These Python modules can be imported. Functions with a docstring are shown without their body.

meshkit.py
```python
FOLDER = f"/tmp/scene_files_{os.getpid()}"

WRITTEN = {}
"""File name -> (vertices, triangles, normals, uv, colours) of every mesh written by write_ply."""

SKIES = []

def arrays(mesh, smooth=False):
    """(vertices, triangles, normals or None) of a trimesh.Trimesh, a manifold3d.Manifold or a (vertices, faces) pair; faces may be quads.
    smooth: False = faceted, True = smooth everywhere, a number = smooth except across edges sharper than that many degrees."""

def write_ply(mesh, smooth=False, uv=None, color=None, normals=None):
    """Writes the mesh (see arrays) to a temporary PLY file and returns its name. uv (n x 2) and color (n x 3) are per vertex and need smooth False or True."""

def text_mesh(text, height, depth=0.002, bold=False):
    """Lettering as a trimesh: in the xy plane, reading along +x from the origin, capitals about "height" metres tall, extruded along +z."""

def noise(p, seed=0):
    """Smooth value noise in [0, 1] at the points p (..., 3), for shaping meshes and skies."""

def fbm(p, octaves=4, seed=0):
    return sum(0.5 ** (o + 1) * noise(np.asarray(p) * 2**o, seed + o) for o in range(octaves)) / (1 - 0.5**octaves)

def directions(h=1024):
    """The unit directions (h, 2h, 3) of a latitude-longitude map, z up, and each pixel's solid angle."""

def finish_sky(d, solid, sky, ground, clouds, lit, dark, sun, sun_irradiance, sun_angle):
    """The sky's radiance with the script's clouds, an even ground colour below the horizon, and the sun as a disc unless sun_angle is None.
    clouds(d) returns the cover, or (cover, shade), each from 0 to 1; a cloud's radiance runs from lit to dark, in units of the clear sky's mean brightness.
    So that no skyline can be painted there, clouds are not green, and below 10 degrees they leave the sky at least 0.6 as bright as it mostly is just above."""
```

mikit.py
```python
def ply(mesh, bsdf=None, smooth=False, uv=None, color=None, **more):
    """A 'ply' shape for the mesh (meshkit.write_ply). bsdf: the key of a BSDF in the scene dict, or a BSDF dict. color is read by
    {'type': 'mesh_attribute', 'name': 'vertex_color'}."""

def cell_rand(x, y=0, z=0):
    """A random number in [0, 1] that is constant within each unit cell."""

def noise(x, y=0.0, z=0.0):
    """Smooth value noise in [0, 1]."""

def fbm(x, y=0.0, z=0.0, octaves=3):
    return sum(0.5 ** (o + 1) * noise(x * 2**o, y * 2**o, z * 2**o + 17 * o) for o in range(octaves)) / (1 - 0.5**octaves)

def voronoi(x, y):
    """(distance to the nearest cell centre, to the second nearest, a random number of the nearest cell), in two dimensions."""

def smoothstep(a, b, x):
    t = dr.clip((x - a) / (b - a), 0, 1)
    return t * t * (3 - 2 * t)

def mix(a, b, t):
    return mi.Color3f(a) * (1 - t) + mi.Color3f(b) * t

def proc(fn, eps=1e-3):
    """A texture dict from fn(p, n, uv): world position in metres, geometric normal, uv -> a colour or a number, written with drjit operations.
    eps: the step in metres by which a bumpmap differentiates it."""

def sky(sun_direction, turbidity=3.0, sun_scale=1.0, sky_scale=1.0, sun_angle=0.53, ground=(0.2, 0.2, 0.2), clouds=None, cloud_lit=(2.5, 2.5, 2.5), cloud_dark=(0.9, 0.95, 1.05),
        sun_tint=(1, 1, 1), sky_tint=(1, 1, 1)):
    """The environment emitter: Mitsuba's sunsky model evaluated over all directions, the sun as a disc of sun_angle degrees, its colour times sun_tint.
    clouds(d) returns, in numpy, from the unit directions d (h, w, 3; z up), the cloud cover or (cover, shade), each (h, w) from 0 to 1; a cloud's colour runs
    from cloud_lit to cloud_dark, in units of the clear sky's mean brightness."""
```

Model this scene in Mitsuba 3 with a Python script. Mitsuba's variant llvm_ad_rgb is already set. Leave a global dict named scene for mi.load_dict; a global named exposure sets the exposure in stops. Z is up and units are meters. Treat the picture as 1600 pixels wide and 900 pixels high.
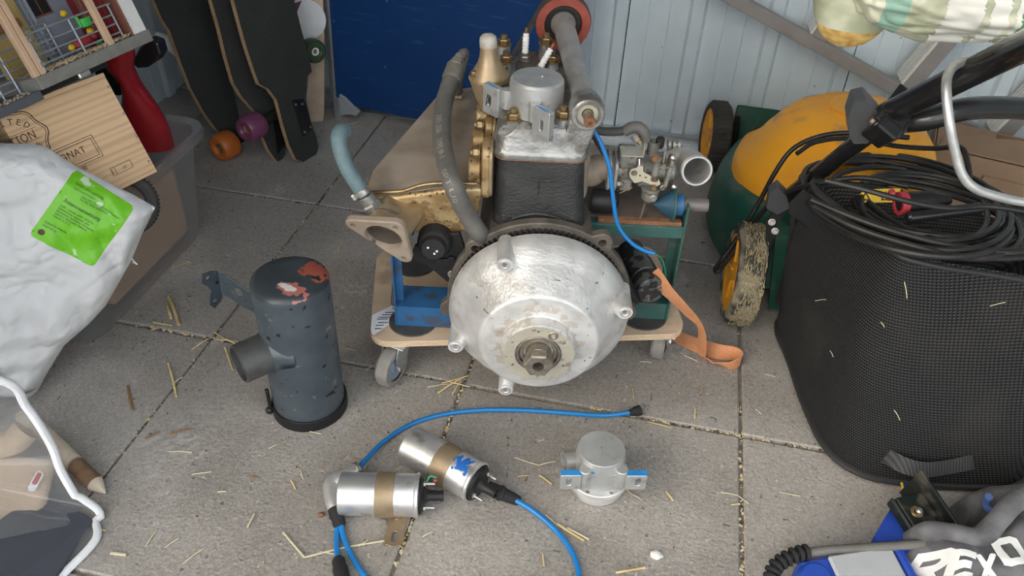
import math, random, numpy as np, trimesh, mitsuba as mi, mikit, meshkit, drjit as dr, shapely, manifold3d as m3
from shapely.geometry import Polygon, Point, LineString, box as sbox
from mikit import proc, noise, fbm, smoothstep, mix, cell_rand, voronoi
T = mi.ScalarTransform4f
rng = random.Random(7)
scene, labels = {}, {}
# ---------------------------------------------------------------- camera, sky, exposure
scene['camera'] = dict(type='perspective', fov=65.2, fov_axis='x', near_clip=0.02, far_clip=100.0,
    to_world=T().look_at(origin=[0, 0, 1.045], target=[-0.14569, 0.77453, 1.045 - 0.61553], up=[-0.15968, 0.59560, 0.78725]))
def overcast(d):
    n = meshkit.fbm(d * 2.2 + 5.0, 4)
    return np.ones(d.shape[:2]), np.clip((n - 0.35) * 1.6, 0, 1)
scene['sky'] = mikit.sky([-0.52, -0.70, 0.52], turbidity=5.0, sun_scale=0.10, sun_angle=45.0, sun_tint=(.93, 1.0, 1.09), sky_scale=1.0, ground=(0.22, 0.21, 0.2), clouds=overcast, cloud_lit=(1.45, 1.5, 1.56), cloud_dark=(1.0, 1.04, 1.1))
exposure = 4.05
# ---------------------------------------------------------------- helpers
def lab(key, label=None, cat=None, group=None, kind=None):
    e = labels.setdefault(key, {})
    for k, v in (('label', label), ('category', cat), ('group', group), ('kind', kind)):
        if v: e[k] = v
    return key
def free(key):
    if key not in scene: return key
    n = 1
    while '%s_%03d' % (key, n) in scene: n += 1
    return '%s_%03d' % (key, n)
def add(key, mesh, mat, smooth=32, label=None, cat=None, group=None, kind=None, tw=None):
    key = free(key)
    d = mesh if isinstance(mesh, dict) else mikit.ply(mesh, smooth=smooth)
    d = dict(d, bsdf={'type': 'ref', 'id': mat})
    if tw is not None: d['to_world'] = T(tw) if isinstance(tw, np.ndarray) else tw
    scene[key] = d
    if label or cat or group or kind: lab(key, label, cat, group, kind)
    return key
cat_ = trimesh.util.concatenate
def join(*ms): return cat_([m for m in ms])
def tm(m):
    if isinstance(m, m3.Manifold):
        q = m.to_mesh(); return trimesh.Trimesh(q.vert_properties[:, :3], q.tri_verts, process=False)
    return m
def mf(m):
    if isinstance(m, m3.Manifold): return m
    m = m.copy(); m.merge_vertices()
    return m3.Manifold(m3.Mesh(np.asarray(m.vertices, np.float32), np.asarray(m.faces, np.uint32)))
def cut(a, *bs):
    a = mf(a)
    for b in bs: a = a - mf(b)
    return tm(a)
def fuse(*ms):
    a = mf(ms[0])
    for b in ms[1:]: a = a + mf(b)
    return tm(a)
def unit(v):
    v = np.asarray(v, float); return v / max(np.linalg.norm(v), 1e-12)
def frame(o, x=None, y=None, z=None):
    """4x4: columns x, y, z, origin; any two axes (z first, then x, then y) define it"""
    if x is None and y is None and z is None: z = [0, 0, 1]
    if z is not None:
        z = unit(z)
        if x is None and y is None: x = [1, 0, 0] if abs(z[0]) < 0.9 else [0, 1, 0]
        if x is not None: y = unit(np.cross(z, x)); x = np.cross(y, z)
        else: x = unit(np.cross(y, z)); y = np.cross(z, x)
    else:
        x = unit(x)
        if y is None: y = np.cross([0, 0, 1], x)
        z = unit(np.cross(x, y)); y = np.cross(z, x)
    m = np.eye(4); m[:3, 0], m[:3, 1], m[:3, 2], m[:3, 3] = x, y, z, o
    return m
def mv(m, tw): 
    m = tm(m).copy(); m.apply_transform(tw); return m
def at(m, x=0, y=0, z=0):
    m = tm(m).copy(); m.apply_translation([x, y, z]); return m
def rot(m, deg, ax=(0, 0, 1)):
    m = tm(m).copy(); m.apply_transform(trimesh.transformations.rotation_matrix(math.radians(deg), ax)); return m
def hullpts(p): return trimesh.convex.convex_hull(np.asarray(p, float))
def box(sx, sy, sz, b=0.0, c=(0, 0, 0)):
    """box centred on c with chamfered edges"""
    if b <= 0: m = trimesh.creation.box((sx, sy, sz))
    else:
        p = []
        for i in (-1, 1):
            for j in (-1, 1):
                for k in (-1, 1):
                    x, y, z = i * sx / 2, j * sy / 2, k * sz / 2
                    p += [(x - i * b, y, z - k * b * 0), (x, y - j * b, z), (x, y, z - k * b)]
                    p[-3] = (x - i * b, y - j * b, z); p[-2] = (x - i * b, y, z - k * b); p[-1] = (x, y - j * b, z - k * b)
        m = hullpts(p)
    m.apply_translation(c); return m
def bx(p0, p1, b=0.0):
    p0, p1 = np.asarray(p0, float), np.asarray(p1, float)
    return box(*(p1 - p0), b, (p0 + p1) / 2)
def lathe(prof, n=32, arc=None):
    """revolve (r, z) about z; closed where r = 0"""
    m = trimesh.creation.revolve(np.asarray(prof, float), sections=n)
    return m
def cyl(r, h, b=None, n=24, z0=0.0):
    b = min(r, h) * 0.12 if b is None else b
    return lathe([(0, z0), (r - b, z0), (r, z0 + b), (r, z0 + h - b), (r - b, z0 + h), (0, z0 + h)], n)
def ring(ro, ri, h, b=0.0008, n=32, z0=0.0):
    return lathe([(ri, z0 + b), (ri + b, z0), (ro - b, z0), (ro, z0 + b), (ro, z0 + h - b), (ro - b, z0 + h), (ri + b, z0 + h), (ri, z0 + h - b), (ri, z0 + b)], n)
def rod(p, q, r, b=None, n=16):
    p, q = np.asarray(p, float), np.asarray(q, float)
    return mv(cyl(r, np.linalg.norm(q - p), b, n), frame(p, z=q - p))
def hexnut(r, h, hole=True):
    m = lathe([(0, 0), (r * .93, 0), (r, h * .1), (r, h * .8), (r * .86, h), (0, h)], 6)
    return m
def bolt(r, h=None, stud=0.0):
    """hex nut or head on a washer, with a stud end of the given length"""
    h = h or r * 0.9
    ms = [cyl(r * 1.25, h * .18, n=18), at(hexnut(r, h), z=h * .18)]
    if stud > 0: ms.append(at(cyl(r * .55, stud, n=12), z=h * 1.18))
    else: ms.append(at(cyl(r * .5, h * .08, n=12), z=h * 1.16))
    return cat_(ms)
def spline(p, n=8, closed=False):
    """Catmull-Rom through the points"""
    p = np.asarray(p, float); k = len(p)
    out = []
    for i in range(k if closed else k - 1):
        if closed: a, b, c, d = p[(i - 1) % k], p[i], p[(i + 1) % k], p[(i + 2) % k]
        else:
            b, c = p[i], p[i + 1]; a = p[i - 1] if i else 2 * b - c; d = p[i + 2] if i + 2 < k else 2 * c - b
        t = (np.arange(n) / n)[:, None]
        out.append(0.5 * (2 * b + (c - a) * t + (2 * a - 5 * b + 4 * c - d) * t**2 + (3 * b - a - 3 * c + d) * t**3))
    out = np.vstack(out)
    return out if closed else np.vstack([out, p[-1:]])
def sweep(path, sec, closed=False, up=None, cap=True, twist=None):
    """sweep a section (k x 2 array, or a list of one per path point) along a path by parallel transport"""
    path = np.asarray(path, float); n = len(path)
    tan = np.gradient(path, axis=0) if not closed else np.roll(path, -1, 0) - np.roll(path, 1, 0)
    tan /= np.maximum(np.linalg.norm(tan, axis=1, keepdims=True), 1e-12)
    secs = sec if isinstance(sec, list) else [np.asarray(sec, float)] * n
    a = np.asarray(up, float) if up is not None else (np.array([0, 0, 1.]) if abs(tan[0][2]) < .9 else np.array([1., 0, 0]))
    rows = []
    for i in range(n):
        t = tan[i]
        if up is not None: a = np.asarray(up, float)
        b = unit(np.cross(t, a)); a2 = np.cross(b, t); a = a2
        u, w = b, a2
        if twist is not None:
            c_, s_ = math.cos(twist[i]), math.sin(twist[i]); u, w = c_ * b + s_ * a2, -s_ * b + c_ * a2
        rows.append(path[i] + secs[i][:, :1] * u + secs[i][:, 1:] * w)
    k = len(secs[0]); v = np.vstack(rows); f = []
    for i in range(n if closed else n - 1):
        j = (i + 1) % n
        for q in range(k):
            r = (q + 1) % k
            f += [[i * k + q, j * k + q, j * k + r], [i * k + q, j * k + r, i * k + r]]
    if cap and not closed:
        v = np.vstack([v, rows[0].mean(0), rows[-1].mean(0)]); c0, c1 = n * k, n * k + 1
        for q in range(k):
            r = (q + 1) % k
            f += [[c0, q, r], [c1, (n - 1) * k + r, (n - 1) * k + q]]
    m = trimesh.Trimesh(v, f, process=False)
    if m.volume < 0: m.invert()
    return m
def circ(r, n=12, ph=0.0):
    t = np.arange(n) / n * 2 * math.pi + ph
    return np.stack([r * np.cos(t), r * np.sin(t)], 1)
def tube(p, r, n=10, closed=False, sm=6):
    """round tube through the points (r: a number or one per point)"""
    q = spline(p, sm, closed) if sm else np.asarray(p, float)
    if np.ndim(r):
        rr = np.interp(np.linspace(0, 1, len(q)), np.linspace(0, 1, len(r)), r); sec = [circ(x, n) for x in rr]
    else: sec = circ(r, n)
    return sweep(q, sec, closed)
def hose(p, ro, ri, n=20, sm=8):
    """open-ended hose with wall thickness"""
    q = spline(p, sm)
    a, b = sweep(q, circ(ro, n), cap=False), sweep(q, circ(ri, n), cap=False)
    b.invert(); k = n; L = len(q); f = []
    v = np.vstack([a.vertices, b.vertices]); o = len(a.vertices)
    for base, flip in ((0, 0), ((L - 1) * k, 1)):
        for i in range(k):
            j = (i + 1) % k
            t = [[base + i, base + j, o + base + j], [base + i, o + base + j, o + base + i]]
            f += [x[::-1] for x in t] if flip else t
    m = trimesh.Trimesh(v, np.vstack([a.faces, b.faces + o, f]), process=False)
    trimesh.repair.fix_normals(m)
    return m
def slab(poly, h, b=0.0, z0=0.0):
    """extrude a shapely polygon along z, the edges stepped in by b"""
    E = lambda p, z, t: at(trimesh.creation.extrude_polygon(p, t, engine='earcut'), z=z)
    if b <= 0: return E(poly, z0, h)
    # bevel: rings interpolated between the inset and the full outline
    q = poly.buffer(-b, join_style=2)
    if q.is_empty or q.geom_type != 'Polygon' or len(q.exterior.coords) != len(poly.exterior.coords) or len(q.interiors) != len(poly.interiors):
        return E(poly, z0, h)
    def rings(p): 
        p = shapely.geometry.polygon.orient(p); return [np.array(r.coords)[:-1] for r in [p.exterior, *p.interiors]]
    ra, rb = rings(poly), rings(q); 
    for i in range(len(ra)):
        if len(ra[i]) != len(rb[i]): return E(poly, z0, h)
        k = min(range(len(ra[i])), key=lambda s: np.abs(np.roll(rb[i], -s, 0) - ra[i]).sum()); rb[i] = np.roll(rb[i], -k, 0)
    cv, cf = trimesh.creation.triangulate_polygon(q, engine='earcut')
    vs, fs, o = [], [], 0
    for i in range(len(ra)):
        n = len(ra[i]); L = [(rb[i], z0), (ra[i], z0 + b), (ra[i], z0 + h - b), (rb[i], z0 + h)]
        vs += [np.c_[p, np.full(n, z)] for p, z in L]
        for l in range(3):
            for j in range(n):
                k = (j + 1) % n; A, B, C, D = o + l * n + j, o + l * n + k, o + (l + 1) * n + k, o + (l + 1) * n + j
                fs += [[A, B, C], [A, C, D]]
        o += 4 * n
    vs += [np.c_[cv, np.full(len(cv), z0)], np.c_[cv, np.full(len(cv), z0 + h)]]
    m = len(cv); fs = np.vstack([fs, cf[:, ::-1] + o, cf + o + m])
    M = trimesh.Trimesh(np.vstack(vs), fs, process=False); M.merge_vertices(); trimesh.repair.fix_normals(M)
    return M
def rrect(w, h, r, n=5, c=(0, 0)):
    return sbox(c[0] - w / 2 + r, c[1] - h / 2 + r, c[0] + w / 2 - r, c[1] + h / 2 - r).buffer(r, quad_segs=n)
def circle(r, c=(0, 0), n=8): return Point(*c).buffer(r, quad_segs=n)
def rough(m, amp, freq, seed=0, oct=2):
    m = tm(m).copy(); m.merge_vertices(); n = m.vertex_normals
    m.vertices = m.vertices + n * ((meshkit.fbm(m.vertices * freq, oct, seed) - .5) * 2 * amp)[:, None]
    return m
def grid(nu, nv, fn):
    """surface from fn(u, v) arrays -> (n, 3)"""
    u, v = np.meshgrid(np.linspace(0, 1, nu), np.linspace(0, 1, nv), indexing='ij')
    p = fn(u.ravel(), v.ravel()); i = np.arange(nu * nv).reshape(nu, nv)
    a, b, c, d = i[:-1, :-1].ravel(), i[1:, :-1].ravel(), i[1:, 1:].ravel(), i[:-1, 1:].ravel()
    return trimesh.Trimesh(p, np.vstack([np.c_[a, b, c], np.c_[a, c, d]]), process=False)
def thicken(m, t):
    """a sheet given thickness t to the back of its normals"""
    m = m.copy(); n = m.vertex_normals; o = len(m.vertices)
    e = m.edges_sorted; u, idx, cnt = np.unique(e, axis=0, return_index=True, return_counts=True)
    be = m.edges[idx[cnt == 1]]
    f = np.vstack([m.faces, m.faces[:, ::-1] + o, np.c_[be[:, 1], be[:, 0], be[:, 0] + o], np.c_[be[:, 1], be[:, 0] + o, be[:, 1] + o]])
    return trimesh.Trimesh(np.vstack([m.vertices, m.vertices - n * t]), f, process=False)
def lofted(rings, cap=True):
    """closed rings with equal counts -> a skin"""
    k = len(rings[0]); n = len(rings); v = np.vstack(rings); f = []
    for i in range(n - 1):
        for q in range(k):
            r = (q + 1) % k
            f += [[i * k + q, i * k + r, (i + 1) * k + r], [i * k + q, (i + 1) * k + r, (i + 1) * k + q]]
    if cap:
        v = np.vstack([v, rings[0].mean(0), rings[-1].mean(0)])
        for q in range(k):
            r = (q + 1) % k
            f += [[n * k, r, q], [n * k + 1, (n - 1) * k + q, (n - 1) * k + r]]
    m = trimesh.Trimesh(v, f, process=False)
    if m.volume < 0: m.invert()
    return m
def text(s, h, tw, depth=0.0003, bold=False):
    return mv(meshkit.text_mesh(s, h, depth, bold), tw)
# ---------------------------------------------------------------- materials
def P(key, col, rough=.5, metal=0.0, spec=.5, bump=None, two=True, **k):
    c = col if isinstance(col, dict) else {'type': 'rgb', 'value': list(col)}
    d = {'type': 'principled', 'base_color': c, 'roughness': rough, 'metallic': metal, 'specular': spec, **k}
    if bump: d = {'type': 'bumpmap', 'arbitrary': bump[0], 'scale': bump[1], 'bsdf': d}
    scene[key] = {'type': 'twosided', 'bsdf': d} if two else d
    return key
# ---------------------------------------------------------------- shell
def _tile(p, n, uv):
    c = fbm(p.x * 5 + 3, p.y * 5, 0, 4); f = noise(p.x * 420, p.y * 420, 1); g = noise(p.x * 150, p.y * 150, 7)
    k = cell_rand((p.x + .7725) * 2, (p.y - .012) * 2, 3)
    base = mix((.255, .236, .212), (.345, .322, .294), smoothstep(.3, .72, c))
    base = base * (0.93 + .14 * k) * (.80 + .4 * f)
    base = mix(base, (.40, .38, .355), .55 * smoothstep(.62, .85, fbm(p.x * 9 + 40, p.y * 9, 2, 4)) * smoothstep(.35, .7, g))
    sc = smoothstep(.16, .05, dr.sqrt(dr.square((p.x + .70) * 1.2) + dr.square(p.y - .76)) + .10 * fbm(p.x * 20, p.y * 20, 4, 3))
    base = mix(base, (.46, .44, .42), .6 * sc * smoothstep(.35, .75, fbm(p.x * 70 + p.y * 40, p.y * 160 - p.x * 90, 1, 3)))
    base = mix(base, (.10, .09, .08), .8 * smoothstep(.93, .97, noise(p.x * 120, p.y * 120, 5)))
    return mix(base, (.52, .5, .47), .6 * smoothstep(.93, .97, noise(p.x * 190 + 9, p.y * 190, 11)))
P('mat_tile', proc(_tile), .85, spec=.3, bump=(proc(lambda p, n, uv: fbm(p.x * 260, p.y * 260, 0, 2)), .0012))
P('mat_joint', proc(lambda p, n, uv: mix((.14, .12, .10), (.30, .26, .2), fbm(p.x * 160, p.y * 160, 0, 3))), .95, spec=.2)
def _wall(p, n, uv):
    s = fbm(p.x * 40, p.z * 1.3, p.y * 3, 3); d = fbm(p.x * 7, p.z * 7, p.y * 7 + 3, 4)
    b = mix((.47, .55, .60), (.53, .61, .655), smoothstep(.3, .7, d))
    b = mix(b, (.37, .40, .41), .10 * smoothstep(.58, .85, s))
    return mix(b, (.16, .15, .13), .75 * smoothstep(.975, .985, noise(p.x * 55 + p.y * 20, p.z * 55, 4)))
P('mat_wall', proc(_wall), .45, spec=.4)
P('mat_galv', proc(lambda p, n, uv: mix((.42, .45, .47), (.62, .65, .67), fbm(p.x * 60, p.y * 60, p.z * 60, 3))), .38, .85)
P('mat_ceiling', (.20, .205, .21), .6)
P('mat_ground', proc(lambda p, n, uv: mix((.2, .19, .18), (.3, .29, .27), fbm(p.x * 5, p.y * 5, 0, 4))), .9, spec=.2)
P('mat_seam', (.05, .055, .06), .7)
YB, XL, XR, YD = 2.063, -1.425, 1.62, 0.07
add('floor', bx((XL - .1, YD - .6, -.06), (XR + .1, YB + .1, -.007)), 'mat_joint', False, kind='structure')
labels['floor'].update(label='square grey concrete paving slabs of the shed floor, straw in the joints')
tl = mikit.ply(box(.494, .494, .04, .0025, (0, 0, -.02)), smooth=False)
for i in range(-3, 4):
    for j in range(-1, 5):
        x, y = .2275 + .5 * i - .25, .012 + .5 * j - .25 + .5
        if XL - .3 < x < XR + .25:
            add('floor__tile', tl, 'mat_tile', tw=T().translate([x + rng.uniform(-.001, .001), y + rng.uniform(-.001, .001), rng.uniform(-.0012, .0012)]).rotate([0, 0, 1], rng.uniform(-.15, .15)))
# profiled sheet: outline in (along, proud), rib every 0.1885 m, small crease between
def sheet(a0, a1, z0, z1, off):
    pts = []
    k0 = int(math.floor((a0 - off) / .1885)) - 1
    for k in range(k0, k0 + int((a1 - a0) / .1885) + 4):
        c = off + k * .1885
        for dx, dy in ((-.0225, 0), (-.0145, .011), (.0135, .011), (.0215, 0), (.066, 0), (.068, .0016), (.070, 0), (.118, 0), (.120, .0016), (.122, 0)):
            pts.append((c + dx, dy))
    pts = [p for p in pts if a0 < p[0] < a1]
    pts = [(a0, 0)] + pts + [(a1, 0)]
    poly = Polygon(pts + [(a1, -.006), (a0, -.006)])
    m = trimesh.creation.extrude_polygon(poly, z1 - z0, engine='earcut'); m.apply_translation([0, 0, z0]); return m
add('wall_back', bx((XL - .02, YB + .0065, 0), (XR + .02, YB + .012, 2.25)), 'mat_seam', False, kind='structure'); labels['wall_back'].update(label='pale blue-grey profiled sheet metal back wall')
sx = [XL] + [x for x in np.arange(-.1185 - 3 * .5655, XR - .05, .5655) if x > XL + .05] + [XR]
for x0, x1 in zip(sx[:-1], sx[1:]):
    m = sheet(x0 + .0012, x1 - .0012, 0, 2.25, .053); m.vertices[:, 1] = YB - m.vertices[:, 1]; m.invert()
    add('wall_back__sheet', m, 'mat_wall', False)
wl = sheet(YD, YB, 0, 2.25, 1.02); v = wl.vertices.copy(); wl.vertices = np.c_[XL + v[:, 1], v[:, 0], v[:, 2]]; wl.invert()
add('wall_left', wl, 'mat_wall', False, kind='structure'); labels['wall_left'].update(label='sheet metal wall on the left behind the boards')
wr = sheet(YD, YB, 0, 2.25, 1.0); v = wr.vertices.copy(); wr.vertices = np.c_[XR - v[:, 1], v[:, 0], v[:, 2]]
add('wall_right', wr, 'mat_wall', False, kind='structure')
add('ceiling', bx((XL - .02, YD - .02, 2.2), (XR + .02, YB + .02, 2.25)), 'mat_ceiling', False, kind='structure')
prof = Polygon([(0, 0), (.045, 0), (.045, .004), (.006, .004), (.006, .040), (.02, .040), (.02, .043), (0, .043)])
rl = slab(prof, XR - XL - .02); rl = rl.copy(); q = rl.vertices.copy(); rl.vertices = np.c_[XL + .01 + q[:, 2], YB - .012 - q[:, 0], q[:, 1]]; trimesh.repair.fix_normals(rl)
add('trim_1', rl, 'mat_galv', False, kind='structure', label='galvanised base rail along the foot of the back wall')
add('ground', bx((-6, -8, -.1), (6, YD - .55, -.012)), 'mat_ground', False, kind='structure')

# cupboards along the left wall, outside the frame: they keep the left back corner in shade
P('mat_cupboard', proc(lambda p, n, uv: mix((.10, .075, .055), (.17, .13, .095), fbm(p.x * 40, p.y * 40, p.z * 5, 3))), .6)
lab('tall_cupboard', 'tall brown cupboard by the left wall at the doorway', 'cupboard')
add('tall_cupboard__body', bx((XL + .025, .16, .0), (XL + .33, .74, 1.85), .004), 'mat_cupboard', False)
for k in range(2): add('tall_cupboard__door', bx((XL + .331, .165 + k * .287, .06), (XL + .349, .448 + k * .287, 1.84), .003), 'mat_cupboard', False)
lab('wall_cupboard', 'brown hanging cupboard high on the left wall above the boards', 'cupboard')
add('wall_cupboard__body', bx((XL + .025, .76, 1.0), (XL + .46, YB - .03, 1.75), .004), 'mat_cupboard', False)
for k in range(3): add('wall_cupboard__door', bx((XL + .461, .765 + k * .424, 1.01), (XL + .478, 1.183 + k * .424, 1.74), .003), 'mat_cupboard', False)
# ---------------------------------------------------------------- engine: local axes u right, v back, z up
TE = frame([-0.1486, 1.0362, 0], x=[0.9833, 0.1822, 0], y=[-0.1822, 0.9833, -0])
def spots(p, s, lo, hi, k=0): return smoothstep(lo, hi, noise(p.x * s + k, p.y * s, p.z * s))
def f3(p, s, o=3, k=0): return fbm(p.x * s + k, p.y * s, p.z * s, o)
def _alu(p, n, uv):
    b = mix((.54, .54, .525), (.68, .68, .665), smoothstep(.3, .7, f3(p, 30)))
    b = mix(b, (.24, .215, .17), .55 * smoothstep(.58, .78, f3(p, 26, 4, 9)))
    eu = (p.x - TE[0, 3]) * TE[0, 0] + (p.y - TE[1, 3]) * TE[1, 0]; er = dr.sqrt(dr.square(eu) + dr.square(p.z - .207))
    rust = smoothstep(.57, .63, f3(p, 75, 4, 12) + .10 * smoothstep(.082, .058, er)) * smoothstep(.090, .070, er)
    b = mix(b, (.38, .29, .18), .42 * rust)
    streak = smoothstep(.60, .66, f3(p, 38, 4, 21)) * smoothstep(.5, .7, f3(p, 11, 2, 5))
    b = mix(b, (.30, .26, .20), .35 * streak)
    return mix(b, (.10, .09, .08), .8 * spots(p, 130, .93, .97))
P('mat_alu', proc(_alu), proc(lambda p, n, uv: .34 + .2 * f3(p, 40, 2, 5)), .5, bump=(proc(lambda p, n, uv: f3(p, 300, 2)), .0006))
def _aluh(p, n, uv):
    b = mix((.25, .25, .24), (.41, .41, .395), smoothstep(.3, .7, f3(p, 34)))
    b = mix(b, (.15, .135, .11), .75 * smoothstep(.54, .74, f3(p, 40, 4, 2)))
    return mix(b, (.07, .06, .05), .8 * spots(p, 160, .92, .96))
P('mat_alu_head', proc(_aluh), proc(lambda p, n, uv: .32 + .25 * f3(p, 40, 2, 5)), .75, bump=(proc(lambda p, n, uv: f3(p, 280, 2)), .0007))
P('mat_alu_plain', (.60, .60, .585), .36, .7)
def _alug(p, n, uv):
    b = mix((.31, .31, .30), (.39, .39, .38), smoothstep(.3, .7, f3(p, 30)))
    return mix(b, (.16, .15, .14), .4 * smoothstep(.60, .8, f3(p, 36, 4, 4)))
P('mat_alu_grey', proc(_alug), .5, .5, bump=(proc(lambda p, n, uv: f3(p, 350, 2)), .0005))
P('mat_iron_black', proc(lambda p, n, uv: mix(mix((.017, .018, .019), (.045, .046, .046), f3(p, 38)), (.11, .10, .085), .4 * smoothstep(.70, .85, f3(p, 35, 4, 3)))), .40, 0, bump=(proc(lambda p, n, uv: f3(p, 320, 3)), .0014))
P('mat_iron_brown', proc(lambda p, n, uv: mix((.07, .06, .05), (.19, .165, .14), f3(p, 50))), .6, .35, bump=(proc(lambda p, n, uv: f3(p, 300, 2)), .0008))
P('mat_iron_dark', (.03, .029, .028), .5, .3)
def _bronze(p, n, uv):
    b = mix((.33, .22, .10), (.52, .39, .21), smoothstep(.3, .7, f3(p, 35)))
    b = mix(b, (.20, .12, .05), .8 * smoothstep(.50, .66, f3(p, 55, 3, 7)))
    return mix(b, (.05, .035, .02), .85 * spots(p, 210, .76, .86))
P('mat_bronze', proc(_bronze), .42, .45, bump=(proc(lambda p, n, uv: f3(p, 260, 2)), .0006))
def _brdull(p, n, uv):
    b = mix((.27, .215, .165), (.40, .335, .265), smoothstep(.3, .7, f3(p, 14, 4)))
    return mix(b, (.38, .29, .17), .5 * smoothstep(.6, .8, f3(p, 24, 3, 6)))
P('mat_bronze_dull', proc(_brdull), .62, .2)
P('mat_bronze_warm', proc(lambda p, n, uv: mix((.27, .19, .11), (.46, .35, .22), f3(p, 55))), .4, .5)
P('mat_corroded', proc(lambda p, n, uv: mix((.30, .25, .19), (.56, .54, .50), f3(p, 90))), .6, .2)
P('mat_brass', proc(lambda p, n, uv: mix((.17, .115, .06), (.42, .31, .16), f3(p, 120))), .35, .75)
P('mat_rust', proc(lambda p, n, uv: mix((.10, .045, .02), (.30, .15, .08), f3(p, 150))), .75, .15)
P('mat_steel', (.55, .53, .5), .3, .9)
P('mat_steel_dirty', proc(lambda p, n, uv: mix((.16, .13, .10), (.42, .39, .34), f3(p, 130))), .4, .75)
P('mat_white_ceramic', (.82, .82, .80), .2)
P('mat_black', (.014, .014, .015), .45, spec=.3)
P('mat_black_dull', (.022, .022, .023), .7, spec=.2)
P('mat_black_gloss', (.010, .010, .012), .18, clearcoat=.5)
P('mat_rubber', proc(lambda p, n, uv: mix((.035, .034, .032), (.075, .073, .068), f3(p, 60))), .68)
P('mat_hose_grey', proc(lambda p, n, uv: mix((.085, .08, .072), (.15, .142, .13), f3(p, 40))), .65)
P('mat_fitting', proc(lambda p, n, uv: mix((.16, .15, .125), (.30, .285, .25), f3(p, 70))), .5, .35)
P('mat_print_grey', (.26, .25, .22), .7)
P('mat_teal_hose', proc(lambda p, n, uv: mix((.085, .14, .155), (.14, .205, .22), f3(p, 90))), .6)
P('mat_red_paint', proc(lambda p, n, uv: mix((.22, .045, .03), (.34, .08, .055), f3(p, 70))), .5)
P('mat_blue_cable', (.012, .17, .46), .28)
P('mat_blue_paint', proc(lambda p, n, uv: mix(mix((.018, .08, .19), (.028, .13, .30), f3(p, 20)), (.05, .06, .07), .8 * smoothstep(.48, .66, f3(p, 32, 4, 2)))), .45)
P('mat_green_paint', proc(lambda p, n, uv: mix(mix((.018, .06, .052), (.04, .11, .095), f3(p, 25)), (.10, .085, .06), .7 * smoothstep(.62, .74, f3(p, 70, 3, 2)))), .5)
P('mat_cream_plate', (.56, .53, .40), .4, .4)
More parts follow.
